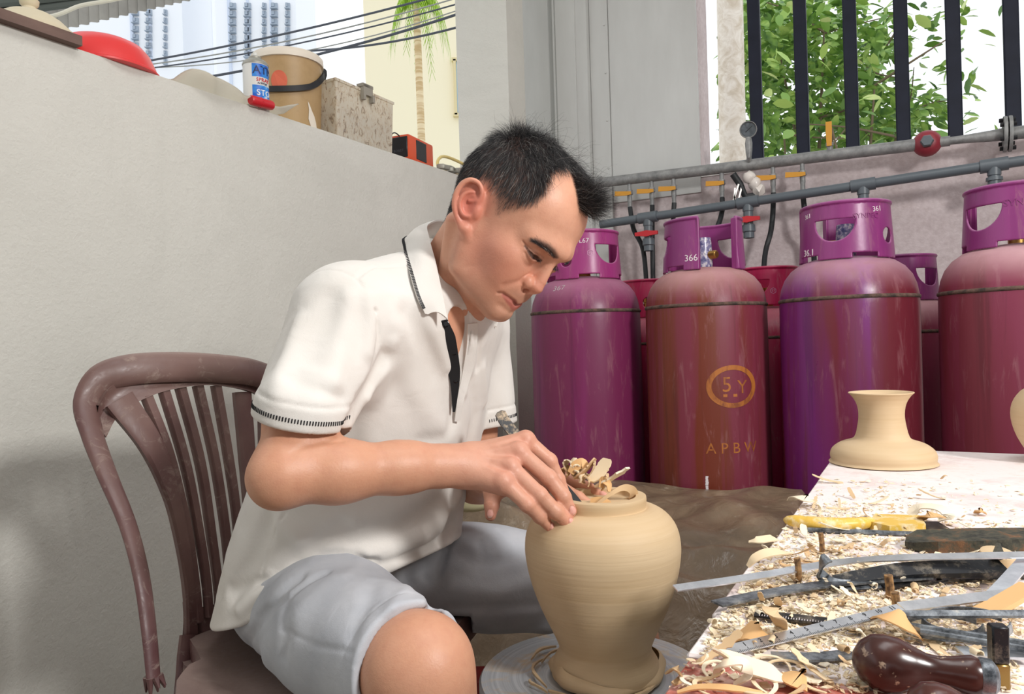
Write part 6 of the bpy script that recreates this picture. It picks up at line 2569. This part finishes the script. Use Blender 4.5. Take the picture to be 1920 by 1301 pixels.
strip_thing([at(1107, 940, .99), at(1124, 938, .985), at(1138, 944, .975), at(1152, 957, .97)], [.012, .014, .013, .005], 'orange moist clay shaving lying in the vase foot', M_SHAVO, up=(0, -.6, 1))
strip_thing([at(1126, 914, 1.02), at(1131, 900, 1.02), at(1141, 908, 1.015), at(1142, 922, 1.01)], [.006, .011, .010, .004], 'upright torn orange clay scrap at the end of the heap', M_SHAVO, up=(.5, -1, .2))

# ------------------------------------------------------------------ heap under a plastic sheet, cream bowl
M_TARP = Mat('dusty_plastic_sheet', (132, 112, 90), rough=.32)
_tn = M_TARP.noise(5, 6, .65, .6)
M_TARP.color(M_TARP.mix(M_TARP.ramp(M_TARP.noise(20, 5, .7), [(.58, 0.0), (.75, .5)]), M_TARP.ramp(_tn, [(.3, (98, 83, 68)), (.6, (134, 115, 94)), (.8, (172, 154, 130))]), (196, 184, 166)))
M_TARP.bump(M_TARP.noise(14, 4, .55, 1.0), .35, .02)


def _tarp(s, t):
    a, b = -1.22 + 1.045 * s, 1.345 + .785 * t
    x = gnoise(np.array([[a, b, 0]], np.float32), .34, 31)[0]
    y = gnoise(np.array([[a, b, .3]], np.float32), .14, 32)[0]
    edge = min(1, max(0, (b - 1.335) / .28))
    top = .435 - .05 * max(0, a + .25) + .045 * (b - 1.7)
    front = min(1, max(0, (-.18 - a) / .12))
    h = (.02 + (top - .02) * (edge ** .45)) * front + .03 * x + .014 * y
    # folds that run along the sheet
    h += .034 * math.exp(-((b - 1.62 - .12 * math.sin(3 * a)) / .035) ** 2) - .030 * math.exp(-((b - 1.75 - .10 * math.sin(4 * a + 1)) / .05) ** 2)
    h += .05 * math.exp(-((a + .95) / .16) ** 2 - ((b - 1.62) / .2) ** 2)
    return rm(a, b, max(h, .008))


mb = plane_mesh(_tarp, 120, 84)
mb.sm = [True] * len(mb.f)
o = mb.build('plastic_sheet', M_TARP, None, None)
tag(o, 'dusty brown plastic sheet draped over a heap in front of the gas cylinders', 'plastic sheet')
p = at(902, 926, 1.62)
mb = MB().lathe([(.0, 0), (.040, 0), (.058, .015), (.064, .036), (.061, .04), (.056, .037), (.05, .016), (0, .010)], 36, Matrix.Translation(Vector((p[0] - .025, p[1], p[2] - .03))))
tag(mb.build('cream_bowl', Mat('cream_plastic', (222, 214, 172), rough=.5)), 'pale cream bowl half hidden behind the man\'s wrist', 'bowl')

# ------------------------------------------------------------------ work table
TZ = .66
TA0, TB1 = -.152, 1.565
M_TABLE = Mat('dusty_table_board', (196, 168, 164), rough=.7)
_t1 = M_TABLE.noise(7, 6, .7, .6)
_t2 = M_TABLE.noise(60, 4, .7)
_t3 = M_TABLE.noise(2.2, 3, .5)
_base = M_TABLE.mix(M_TABLE.ramp(_t1, [(.22, .25), (.50, .95)]), (190, 140, 130), (240, 232, 230))
M_TABLE.color(M_TABLE.mix(M_TABLE.ramp(_t2, [(.55, 0.0), (.72, .35)]), _base, (206, 180, 160)))
M_TABLE.bump(M_TABLE.math('ADD', _t1, M_TABLE.math('MULTIPLY', _t2, .4)), .3, .004)
M_TABLER = Mat('red_table_board', (172, 84, 74), rough=.5)
_r1 = M_TABLER.noise(26, 6, .7, .3)
M_TABLER.color(M_TABLER.mix(M_TABLER.ramp(_r1, [(.46, 0.0), (.66, .6)]), (176, 94, 80), (232, 212, 200)))
M_TABLER.bump(_r1, .2, .003)
TABLE = empty('work_table', tuple(rm(.6, .8, 0)), 'board-topped work table white with clay dust, littered with shavings and tools', 'table')
tch = lambda o: child(o, TABLE)
# boards run across the table, so the seams run the same way as its far edge
_seam = [float(on_plane(u, v, TZ) @ WV) for u, v in ((1700, 901), (1500, 1062), (1395, 1160), (1250, 1222))]
_ed = [TB1] + _seam + [.30, .05]
for i in range(len(_ed) - 1):
    g = .0015
    a0 = TA0 + (.004 * math.sin(i * 2.1))
    c = rm((a0 + 1.5) / 2, (_ed[i] + _ed[i + 1]) / 2, TZ - .0125 + .0008 * (i % 2))
    mb = MB().rbox(c, (1.5 - a0, _ed[i] - _ed[i + 1] - 2 * g, .025), .002, Matrix.Rotation(ROOM_Z, 3, 'Z'), 1)
    tch(mb.build('board', M_TABLER if i >= 4 else M_TABLE, None, 30))
mb = MB()
rbox_ab(mb, TA0 + .03, 1.45, .10, TB1 - .05, TZ - .10, TZ - .027)
tch(mb.build('apron', M_BOARD))
for a, b in ((TA0 + .07, .14), (TA0 + .07, TB1 - .09), (1.4, .14), (1.4, TB1 - .09)):
    tch(rbox_ab(MB(), a - .03, a + .03, b - .03, b + .03, 0, TZ - .027).build('leg', M_BOARD))
M_NAIL = Mat('rusty_nail', (150, 112, 72), rough=.6, metal=.3)
M_NAIL.color(M_NAIL.ramp(M_NAIL.noise(200, 3), [(.35, (86, 62, 44)), (.65, (180, 140, 92))]))


def tp(u, v, z=0.0):
    return on_plane(u, v, TZ + z)


for u0, v0, u1, v1, r in ((1541, 1040, 1541, 999, .0026), (1497, 1092, 1496, 1046, .0028), (1668, 1124, 1666, 1078, .0034), (1680, 1154, 1679, 1110, .0031)):
    b = tp(u0, v0)
    hgt = (v0 - v1) / FOC * b[1]
    tch(MB().tube([b - np.array([0, 0, .01]), b + np.array([.0005, 0, hgt * .5]), b + np.array([-.0005, 0, hgt])], r, 9).build('nail', M_NAIL))

# clay neck piece and jar on the table
p = tp(1655, 868)
mb = MB().lathe([(q[0], q[1]) for q in catmull([(.0, .0005, 0), (.077, .0005, 0), (.0800, .006, 0), (.0812, .014, 0), (.0775, .024, 0), (.066, .033, 0), (.052, .038, 0), (.044, .0415, 0), (.0400, .049, 0), (.0375, .060, 0), (.0350, .078, 0), (.0362, .094, 0), (.0405, .106, 0), (.0470, .1150, 0), (.0500, .1175, 0), (.0492, .1192, 0), (.0440, .116, 0), (.0340, .104, 0), (.031, .085, 0), (.033, .05, 0), (.0, .03, 0)], 3)],
                64, Matrix.Translation(Vector(p)))
tag(mb.build('clay_pot_neck', M_CLAY, None, 60), 'flared clay neck piece standing on the far end of the work table', 'clay piece')
p = tp(1986, 867)
mb = MB().lathe([(q[0], max(q[1], .0005)) for q in catmull([(.0, .0005, 0), (.034, .0005, 0), (.040, .01, 0), (.056, .04, 0), (.064, .07, 0), (.062, .095, 0), (.050, .115, 0), (.036, .124, 0), (.034, .13, 0), (.030, .128, 0), (.0, .05, 0)], 3)], 56, Matrix.Translation(Vector(p)))
tag(mb.build('clay_jar', M_CLAY, None, 60), 'rounded clay jar cut off by the right edge, on the table', 'jar')

# ------------------------------------------------------------------ tools on the table
M_STEEL = Mat('bright_steel', (214, 218, 224), rough=.28, metal=.85)
M_STEEL.color(M_STEEL.ramp(M_STEEL.noise(40, 5, .7), [(.3, (188, 192, 198)), (.7, (232, 234, 238))]))
M_DSTEEL = Mat('stained_steel', (120, 126, 132), rough=.42, metal=.7)
M_DSTEEL.color(M_DSTEEL.ramp(M_DSTEEL.noise(50, 6, .75), [(.4, (70, 74, 80)), (.6, (150, 156, 162)), (.75, (206, 200, 190))]))
M_BLKST = Mat('black_steel', (38, 40, 44), rough=.4, metal=.5)
M_BLKST.color(M_BLKST.ramp(M_BLKST.noise(70, 5, .75), [(.5, (30, 32, 36)), (.68, (120, 112, 100)), (.8, (190, 176, 156))]))
M_RUSTY = Mat('rusty_iron', (74, 62, 50), rough=.85)
M_RUSTY.color(M_RUSTY.ramp(M_RUSTY.noise(45, 6, .75), [(.35, (36, 36, 32)), (.5, (70, 68, 56)), (.62, (112, 78, 52)), (.75, (160, 130, 92))])).bump(M_RUSTY.noise(90, 4), .5, .004)
M_YELH = Mat('yellow_handle', (226, 190, 92), rough=.4)
M_YELH.color(M_YELH.mix(M_YELH.ramp(M_YELH.noise(60, 5, .7), [(.48, 0.0), (.66, .8)]), (224, 184, 78), (240, 230, 200)))
M_DWOOD = Mat('dark_varnished_wood', (58, 30, 26), rough=.26)
_dw = M_DWOOD.noise(12, 5, .6)
M_DWOOD.color(M_DWOOD.mix(M_DWOOD.ramp(M_DWOOD.noise(120, 3, .7), [(.64, 0.0), (.72, .6)]), M_DWOOD.ramp(_dw, [(.3, (38, 22, 22)), (.7, (78, 40, 32))]), (200, 176, 150)))
M_BRS = Mat('dull_brass', (150, 122, 70), rough=.3, metal=.85)


def bar(name, pts, w, th, mat, label, cat, up=(0, 0, 1), parent=None, nrms=None):
    P = catmull(pts, 6) if len(pts) > 2 else [np.array(q) for q in pts]
    W = w if not isinstance(w, (list, tuple)) else list(np.interp(np.linspace(0, 1, len(P)), np.linspace(0, 1, len(w)), w))
    o = MB().ribbon(P, W, th, up=up, nrms=nrms).build(name, mat)
    if parent is not None:
        return child(o, parent)
    return tag(o, label, cat)


# yellow handled scraper
SC = empty('scraper', tuple(tp(1600, 985)), 'yellow-handled scraper with a black blade near the table edge', 'scraper')
hp = [tp(1470, 974, .009), tp(1490, 977, .009), tp(1530, 981, .0092), tp(1575, 983, .0092), tp(1612, 981, .009), tp(1632, 979, .008)]
P = catmull(hp, 8)
rr = []
for i in range(len(P)):
    t = i / (len(P) - 1)
    rr.append(np.interp(t, [0, .06, .2, .5, .8, 1], [.002, .0055, .0082, .0088, .0080, .0070]) * (1 - .10 * (abs((t * 6.5) % 1 - .5) > .44) * (.15 < t < .95)))
child(MB().tube(P, rr, 18, flat=(.85, 1.0), up=(0, 0, 1)).build('handle', M_YELH), SC)
a0, a1, a2, a3, a4 = tp(1630, 984, .007), tp(1668, 993, .007), tp(1736, 989, .007), tp(1724, 972, .007), tp(1640, 970, .007)
mb = MB()
top = [a0, a1, a2, a3, a4]
vv = [q + np.array([0, 0, .004]) for q in top] + [q - np.array([0, 0, .005]) for q in top]
mb.add(vv, [(0, 1, 2, 3, 4), (9, 8, 7, 6, 5)] + [(i, i + 5, (i + 1) % 5 + 5, (i + 1) % 5) for i in range(5)])
child(mb.build('head', M_YELH), SC)
child(MB().ribbon([tp(1650, 984, .0022), tp(1700, 987, .0022), tp(1772, 988, .002)], [.03, .04, .04], .003).build('blade', M_BLKST), SC)
for k, (u0, v0, u1, v1, l) in enumerate(((1514, 993, 1742, 1002, 'thin grey steel rod lying in front of the yellow scraper'), (1690, 1152, 1925, 1151, 'thin grey rod lying level in front of the clamped strips'))):
    z = .004 if k == 0 else .018
    tag(MB().tube([tp(u0, v0, z), tp(u1, v1, z)], .0026 if k == 0 else .0030, 8).build('steel_rod', M_DSTEEL), l, 'rod')

# rusty iron block with a bracket
IR = empty('iron_bar', tuple(tp(1800, 1020)), 'thick dark rusty iron bar with a bracket at the right of the table', 'iron bar')
q = [tp(1697, 1030, 0), tp(1712, 1036, 0), tp(1760, 1044, 0), tp(1840, 1046, 0), tp(1990, 1042, 0), tp(1990, 1022, 0), tp(1820, 1020, 0), tp(1720, 1018, 0), tp(1700, 1022, 0)]
n = len(q)
mb = MB()
h0 = [.007, .009, .014, .0155, .017, .017, .0155, .013, .009]
vv = [p_ + np.array([0, 0, .0025]) for p_ in q] + [p_ + np.array([0, 0, .001 + h0[i]]) for i, p_ in enumerate(q)]
mb.add(vv, [tuple(range(n - 1, -1, -1)), tuple(range(n, 2 * n))] + [(i, (i + 1) % n, n + (i + 1) % n, n + i) for i in range(n)])
child(mb.build('bar', M_RUSTY), IR)
child(MB().ribbon([tp(1866, 1047, .002), tp(1870, 1047, .012), tp(1873, 1046, .020), tp(1872, 1030, .020)], .012, .003, up=(0, -1, 0)).build('bracket', M_RUSTY), IR)

bar('steel_strip', [tp(1266, 1103, .012), tp(1420, 1080, .011), tp(1560, 1056, .012), tp(1680, 1046, .022), tp(1930, 1040, .026)], .0085, .0012, M_STEEL, 'long bright steel strip overhanging the left edge of the table', 'steel strip', up=(0, -.35, 1))
bar('steel_strip', [tp(1344, 1132, .008), tp(1440, 1112, .008), tp(1560, 1094, .008), tp(1740, 1080, .008)], .014, .0016, M_DSTEEL, 'stained dark steel strip overhanging the table edge below the bright one', 'steel strip')
LO = empty('loop_tool', tuple(tp(1600, 1085)), 'black strip tool with an upturned hooked end on the table', 'tool')
child(MB().ribbon(catmull([tp(1553, 1046, .030), tp(1544, 1050, .0285), tp(1538, 1064, .020), tp(1543, 1081, .0095), tp(1560, 1093, .007), tp(1590, 1097, .006), tp(1640, 1094, .006), tp(1700, 1088, .006)], 6), .010, .0016, up=(-.6, -.55, .8)).build('hook', M_DSTEEL), LO)
child(MB().ribbon(catmull([tp(1566, 1092, .006), tp(1620, 1082, .010), tp(1700, 1070, .013), tp(1800, 1066, .014), tp(1880, 1064, .012)], 6), list(np.linspace(.012, .018, 25)), .0055, up=(0, -.5, 1)).build('handle', M_BLKST), LO)
bar('steel_strip', [tp(1650, 1098, .0045), tp(1760, 1086, .0045), tp(1930, 1076, .0045)], .012, .002, M_BLKST, 'black steel strip lying under the hooked tool', 'steel strip')
# engraved rulers
RU = empty('steel_ruler', tuple(tp(1500, 1190)), 'engraved steel ruler with numerals lying across the clay shavings', 'ruler')
r0, r1 = tp(1340, 1226, .006), tp(1690, 1140, .014)
rd = (r1 - r0) / np.linalg.norm(r1 - r0)
ru_up = np.array([0, -.30, 1.0]); ru_up -= rd * (ru_up @ rd); ru_up /= np.linalg.norm(ru_up)
rs = np.cross(ru_up, rd)
child(MB().ribbon([r0, r1], .0095, .0010, up=tuple(ru_up)).build('blade', M_STEEL), RU)
M_ETCH = Mat('black_etching', (34, 34, 38), rough=.6)
mb = MB()
RL = float(np.linalg.norm(r1 - r0))
Rm = Matrix(np.stack([rd, rs, ru_up], 1).tolist())
k = 0
x = .012
while x < RL - .005:
    ln = .0034 if k % 10 == 0 else (.0027 if k % 5 == 0 else .0017)
    mb.box(r0 + rd * x - rs * (.0047 - ln / 2) + ru_up * .0006, (.00022, ln, .0002), Rm)
    x += .001 * 1.3
    k += 1
tag(child(mb.build('graduation_marks', M_ETCH), RU), kind='stuff')
mb = MB()
for k in range(1, 16):
    xx = .012 + .013 * k
    if xx > RL - .006:
        break
    v, f = text_geo(str(k), .0052, .0001)
    mb.add([r0 + rd * (xx + px_) + rs * (py_ + .0016) + ru_up * (.0007) for px_, py_, _ in v], f)
child(mb.build('numerals', M_ETCH, None, None), RU)
bar('steel_strip', [tp(1690, 1138, .014), tp(1770, 1128, .014), tp(1930, 1108, .014)], .0095, .0014, M_STEEL, 'bright steel strip rising to the right edge behind the thin rod', 'steel strip', up=(0, -.4, 1))
RB = empty('black_ruler', tuple(tp(1480, 1158)), 'short black ruler with white marks half under a curled shaving', 'ruler')
r0b, r1b = tp(1415, 1150, .005), tp(1560, 1166, .005)
rdb = (r1b - r0b) / np.linalg.norm(r1b - r0b)
rsb = np.cross([0, 0, 1.0], rdb)
child(MB().ribbon([r0b, r1b], .013, .0016).build('blade', M_BLKST), RB)
mb = MB()
Rb = Matrix(np.stack([rdb, rsb, [0, 0, 1]], 1).tolist())
for k in range(46):
    ln = .005 if k % 5 == 0 else .003
    mb.box(r0b + rdb * (.004 + .0019 * k) - rsb * (.0060 - ln / 2) + np.array([0, 0, .0009]), (.0004, ln, .0002), Rb)
tag(child(mb.build('graduation_marks', M_CHALK), RB), kind='stuff')
bar('steel_strip', [tp(1858, 1120, .012), tp(1880, 1098, .016), tp(1925, 1048, .022)], .012, .0014, M_STEEL, 'broad white steel strip slanting up to the right edge', 'steel strip')
bar('wooden_slat', [tp(1838, 1152, .008), tp(1880, 1130, .012), tp(1932, 1100, .018)], .016, .004, M_SHAVO, 'thin pale wooden slat slanting to the right under the bright strip', 'slat')
# loop shaped trimming tools
for u, v, ru, rv, l, c in ((1812, 1168, .030, .017, 'oval wire loop tool lying left of the brass block', 'tool'), (1772, 1172, .026, .014, 'second wire loop tool, overlapping the oval one on its left', 'tool')):
    pts = [tp(u, v, .010) + np.array([ru * math.cos(t), rv * math.sin(t), .003 * math.sin(t)]) for t in np.linspace(.3, 2 * PI - .3, 26)]
    o = MB().ribbon(pts, .006, .0012, nrms=[(math.cos(t), math.sin(t), .2) for t in np.linspace(.3, 2 * PI - .3, 26)]).build('wire_loop_tool', M_DSTEEL)
    tag(o, l, c)
for k, (u0, v0, u1, v1, l) in enumerate(((1700, 1172, 1930, 1208, 'upper of the two long grey needles beside the brass block'), (1726, 1184, 1930, 1218, 'lower of the two long grey needles beside the brass block'))):
    tag(MB().tube([tp(u0, v0, .010), tp(u1, v1, .010)], .0024, 8).build('needle_tool', M_DSTEEL), l, 'needle')
bar('steel_strip', [tp(1800, 1222, .006), tp(1930, 1226, .006)], .016, .0016, M_STEEL, 'bright steel strip behind the dark turned handle at the right edge', 'steel strip')
bar('steel_strip', [tp(1448, 1230, .005), tp(1520, 1232, .005), tp(1600, 1226, .005)], .012, .0016, M_DSTEEL, 'dull strip half buried in shavings left of the dark turned handle', 'steel strip')
# clay test ring, dark turned handles, brass block
p = tp(1868, 1062, .0)
tag(MB().lathe([(0, 0), (.013, 0), (.0145, .004), (.0140, .014), (.012, .015), (.0, .015)], 22, Matrix.Translation(Vector(p)) @ Matrix.Rotation(.2, 4, 'X')).build('clay_stub', M_CLAY), 'short clay stub under the bright strips at the right', 'clay piece')


def turned_handle(p0, p1, sc, label):
    root = empty('turned_handle', tuple(p0), label, 'handle')
    d = p1 - p0
    L = float(np.linalg.norm(d))
    prof = [(0, 0), (.006, .001), (.0145, .006), (.0205, .015), (.0220, .025), (.0205, .036), (.0160, .047), (.0118, .057), (.0108, .066), (.0120, .075), (.0140, .084), (.0150, .090), (.0135, .0945), (.0148, .097), (.0125, .104), (.0105, .105)]
    k = L / .106
    m = frame(p0, np.cross([0, 0, 1.0], d), d)
    child(MB().lathe([(r * sc, z * k) for r, z in prof[:-3]], 32, m).build('grip', M_DWOOD, None, 60), root)
    child(MB().lathe([(.0128 * sc, .0940 * k), (.0145 * sc, .0965 * k), (.0140 * sc, .104 * k), (.0095 * sc, .108 * k), (0, .108 * k)], 26, m).build('ferrule', M_DSTEEL, None, 40), root)
    return root


turned_handle(tp(1597, 1234, .0172), tp(1864, 1272, .0128), .77, 'dark varnished turned handle lying in front at the lower right')
turned_handle(tp(1694, 1330, .0165), tp(1960, 1368, .0130), .74, 'second dark turned handle at the bottom edge, in front of the other')
b = tp(1874, 1290)
BB = empty('brass_block', tuple(b), 'upright square brass and black block at the end of the dark handle', 'block')
R = Matrix.Rotation(ROOM_Z + .35, 3, 'Z')
child(MB().rbox(Vector(b) + Vector((0, 0, .008)), (.0098, .0085, .016), .001, R, 1).build('brass_foot', M_BRS), BB)
child(MB().rbox(Vector(b) + Vector((0, 0, .0275)), (.0098, .0085, .023), .001, R, 1).build('black_post', M_BLKST), BB)

# ------------------------------------------------------------------ shavings on the table
GSH = 'clay shavings scattered on the work table'
ANCH = [((1500, 960), 'thin pale clay shaving at the far left corner of the work table'), ((1480, 1005), 'thin pale clay shaving between the yellow scraper and the table edge'),
        ((1620, 1015), 'thin pale clay shaving in front of the yellow scraper'), ((1440, 1075), 'thin pale clay shaving around the overhanging bright steel strip'),
        ((1620, 1120), 'thin pale clay shaving by the two thick nails'), ((1390, 1165), 'thin pale clay shaving on the table edge left of the engraved ruler'),
        ((1560, 1200), 'thin pale clay shaving between the engraved ruler and the dark turned handle'), ((1290, 1265), 'thin pale clay shaving on the red front corner of the table'),
        ((1450, 1270), 'thin pale clay shaving along the front left of the dark turned handle'), ((1820, 1130), 'thin pale clay shaving among the strips at the right edge'),
        ((1780, 970), 'thin pale clay shaving on the far right of the table, beyond the iron bar')]


def table_spot():
    while True:
        u, v = rng.uniform(1195, 1920), rng.uniform(900, 1300)
        p = tp(u, v)
        a, b = float(p @ NV), float(p @ WV)
        if a < TA0 + .006 or b > 1.5:
            continue
        # thick along the left edge and in the middle, thin at the far right
        dens = math.exp(-((a - TA0) / .20) ** 2) * (1 if v < 1215 else .7)
        if v < 980:
            dens *= .25 + .75 * (v > 945) * (a < TA0 + .16)
        if v > 1222 and u < 1545:
            dens *= .16
        if rng.uniform() < dens:
            return p, u, v


for k in range(285):
    p, u, v = table_spot()
    near = p[1]
    m = SH[int(rng.choice([0, 1, 2, 3, 4, 5, 6, 7], p=[.14, .12, .14, .08, .08, .10, .18, .16]))]
    s = rng.uniform(.28, .70) * (1.0 if v < 1150 else .9)
    shaving(m, p + np.array([0, 0, .0012 + rng.uniform(0, .004)]), (rng.uniform(-.35, .35), rng.uniform(-.35, .35), rng.uniform(0, 6.28)), s,
            min(ANCH, key=lambda q: math.hypot(q[0][0] - u, (q[0][1] - v) * 1.6))[1], GSH)
mb = MB()
for k in range(6500):
    p, u, v = table_spot()
    s = (.0008 + .0036 * rng.uniform() ** 1.6)
    a = rng.uniform(0, 6.28)
    c_, s_ = math.cos(a) * s, math.sin(a) * s
    el = rng.uniform(.3, .9)
    z = .0008 + .0030 * rng.uniform() ** 3
    t1, t2 = rng.uniform(-.28, .28, 2) * s
    c = p + np.array([0, 0, z])
    q = [c + np.array([c_, s_, t1]), c + np.array([-s_ * el, c_ * el, t2]), c + np.array([-c_, -s_, -t1]), c + np.array([s_ * el, -c_ * el, -t2 + .001])]
    q2 = [x - np.array([0, 0, .0006]) for x in q]
    mb.add(q + q2, [(0, 1, 2, 3), (7, 6, 5, 4), (0, 4, 5, 1), (1, 5, 6, 2), (2, 6, 7, 3), (3, 7, 4, 0)])
tag(mb.build('clay_crumbs', M_CRUMB), 'layer of fine pale clay crumbs covering the work table', 'crumbs', kind='stuff')
# larger single shavings that the photograph shows
for pts, w, l, m in (
        ([tp(1402, 1062, .004), tp(1416, 1046, .012), tp(1440, 1036, .016), tp(1468, 1034, .014), tp(1482, 1038, .006)], [.004, .010, .012, .011, .006], 'arched clay shaving hanging over the left edge of the table', M_SHAV),
        ([tp(1438, 1138, .022), tp(1448, 1142, .028), tp(1458, 1158, .020), tp(1466, 1178, .002)], [.006, .014, .013, .008], 'tall curled clay shaving standing over the short black ruler', M_SHAV),
        ([tp(1384, 1192, .004), tp(1402, 1182, .010), tp(1428, 1186, .010), tp(1442, 1192, .003)], [.014, .022, .020, .010], 'broad brown clay flake left of the engraved ruler', M_SHAVO),
        ([tp(1344, 1218, .030), tp(1362, 1232, .018), tp(1400, 1246, .014), tp(1450, 1262, .010), tp(1476, 1276, .004)], [.006, .014, .015, .014, .006], 'long curved clay shaving in front of the ruler on the red board', M_SHAV),
        ([tp(1640, 1158, .012), tp(1668, 1152, .020), tp(1700, 1168, .016), tp(1728, 1196, .004)], [.008, .018, .018, .006], 'broad brown clay shaving arching behind the dark turned handle', M_SHAVO),
        ([tp(1470, 1262, .004), tp(1492, 1268, .008), tp(1512, 1284, .003)], [.012, .020, .012], 'flat pale clay flake left of the dark turned handle', M_SHAVO),
        ([tp(1250, 1262, .003), tp(1268, 1252, .012), tp(1276, 1272, .004), tp(1262, 1282, .003)], [.003, .005, .005, .003], 'small hooked clay curl on the red corner of the table', M_SHAV),
        ([tp(1340, 1268, .004), tp(1352, 1246, .018), tp(1392, 1240, .020), tp(1400, 1266, .012), tp(1376, 1284, .004)], [.003, .006, .007, .007, .004], 'thin looped clay curl near the bottom of the red board', M_SHAV),
        ([tp(1270, 1298, .003), tp(1310, 1288, .007), tp(1370, 1290, .008), tp(1430, 1300, .004)], [.002, .004, .005, .003], 'flat clay ribbon along the bottom edge of the red board', M_SHAVO),
        ([tp(1484, 938, .004), tp(1496, 930, .014), tp(1512, 934, .014), tp(1528, 940, .006)], [.012, .020, .018, .010], 'crumpled clay shaving at the far left end of the crumbs', M_SHAV),
        ([tp(1706, 966, .006), tp(1724, 950, .016), tp(1760, 952, .018), tp(1778, 966, .012), tp(1760, 974, .006)], [.010, .014, .015, .014, .010], 'large curled clay shaving beyond the yellow scraper head', M_SHAV),
        ([tp(1722, 976, .006), tp(1742, 964, .018), tp(1768, 968, .012)], [.010, .014, .008], 'brown clay curl resting against the large curled one', M_SHAVO),
        ([tp(1830, 962, .002), tp(1838, 956, .008), tp(1846, 962, .003)], [.006, .010, .006], 'lone small clay flake at the far right of the table', M_SHAVO),
        ([tp(1404, 1016, .003), tp(1424, 1012, .006), tp(1452, 1008, .004)], [.004, .012, .012], 'jagged clay flake sticking out over the table edge', M_SHAV)):
    strip_thing(pts, w, l, m, up=(0, -.35, 1))

CG = 'thin clay curls on the red front corner of the table'
for k in range(16):
    u, v = rng.uniform(1215, 1500), rng.uniform(1236, 1298)
    c = tp(u, v, .003)
    if float(c @ NV) < TA0 + .012:
        continue
    r0, a0, tw = rng.uniform(.004, .011), rng.uniform(0, 6.28), rng.uniform(2.2, 5.2)
    pts = [c + np.array([math.cos(a0 + tw * t) * r0 * (1 + .6 * t), math.sin(a0 + tw * t) * r0 * (1 + .6 * t), .0035 * math.sin(PI * t)]) for t in np.linspace(0, 1, 6)]
    strip_thing(pts, [.0012, .0026, .0028, .0012], 'thin pale clay curl on the red front corner of the table', M_SHAV, .0008, group=CG)
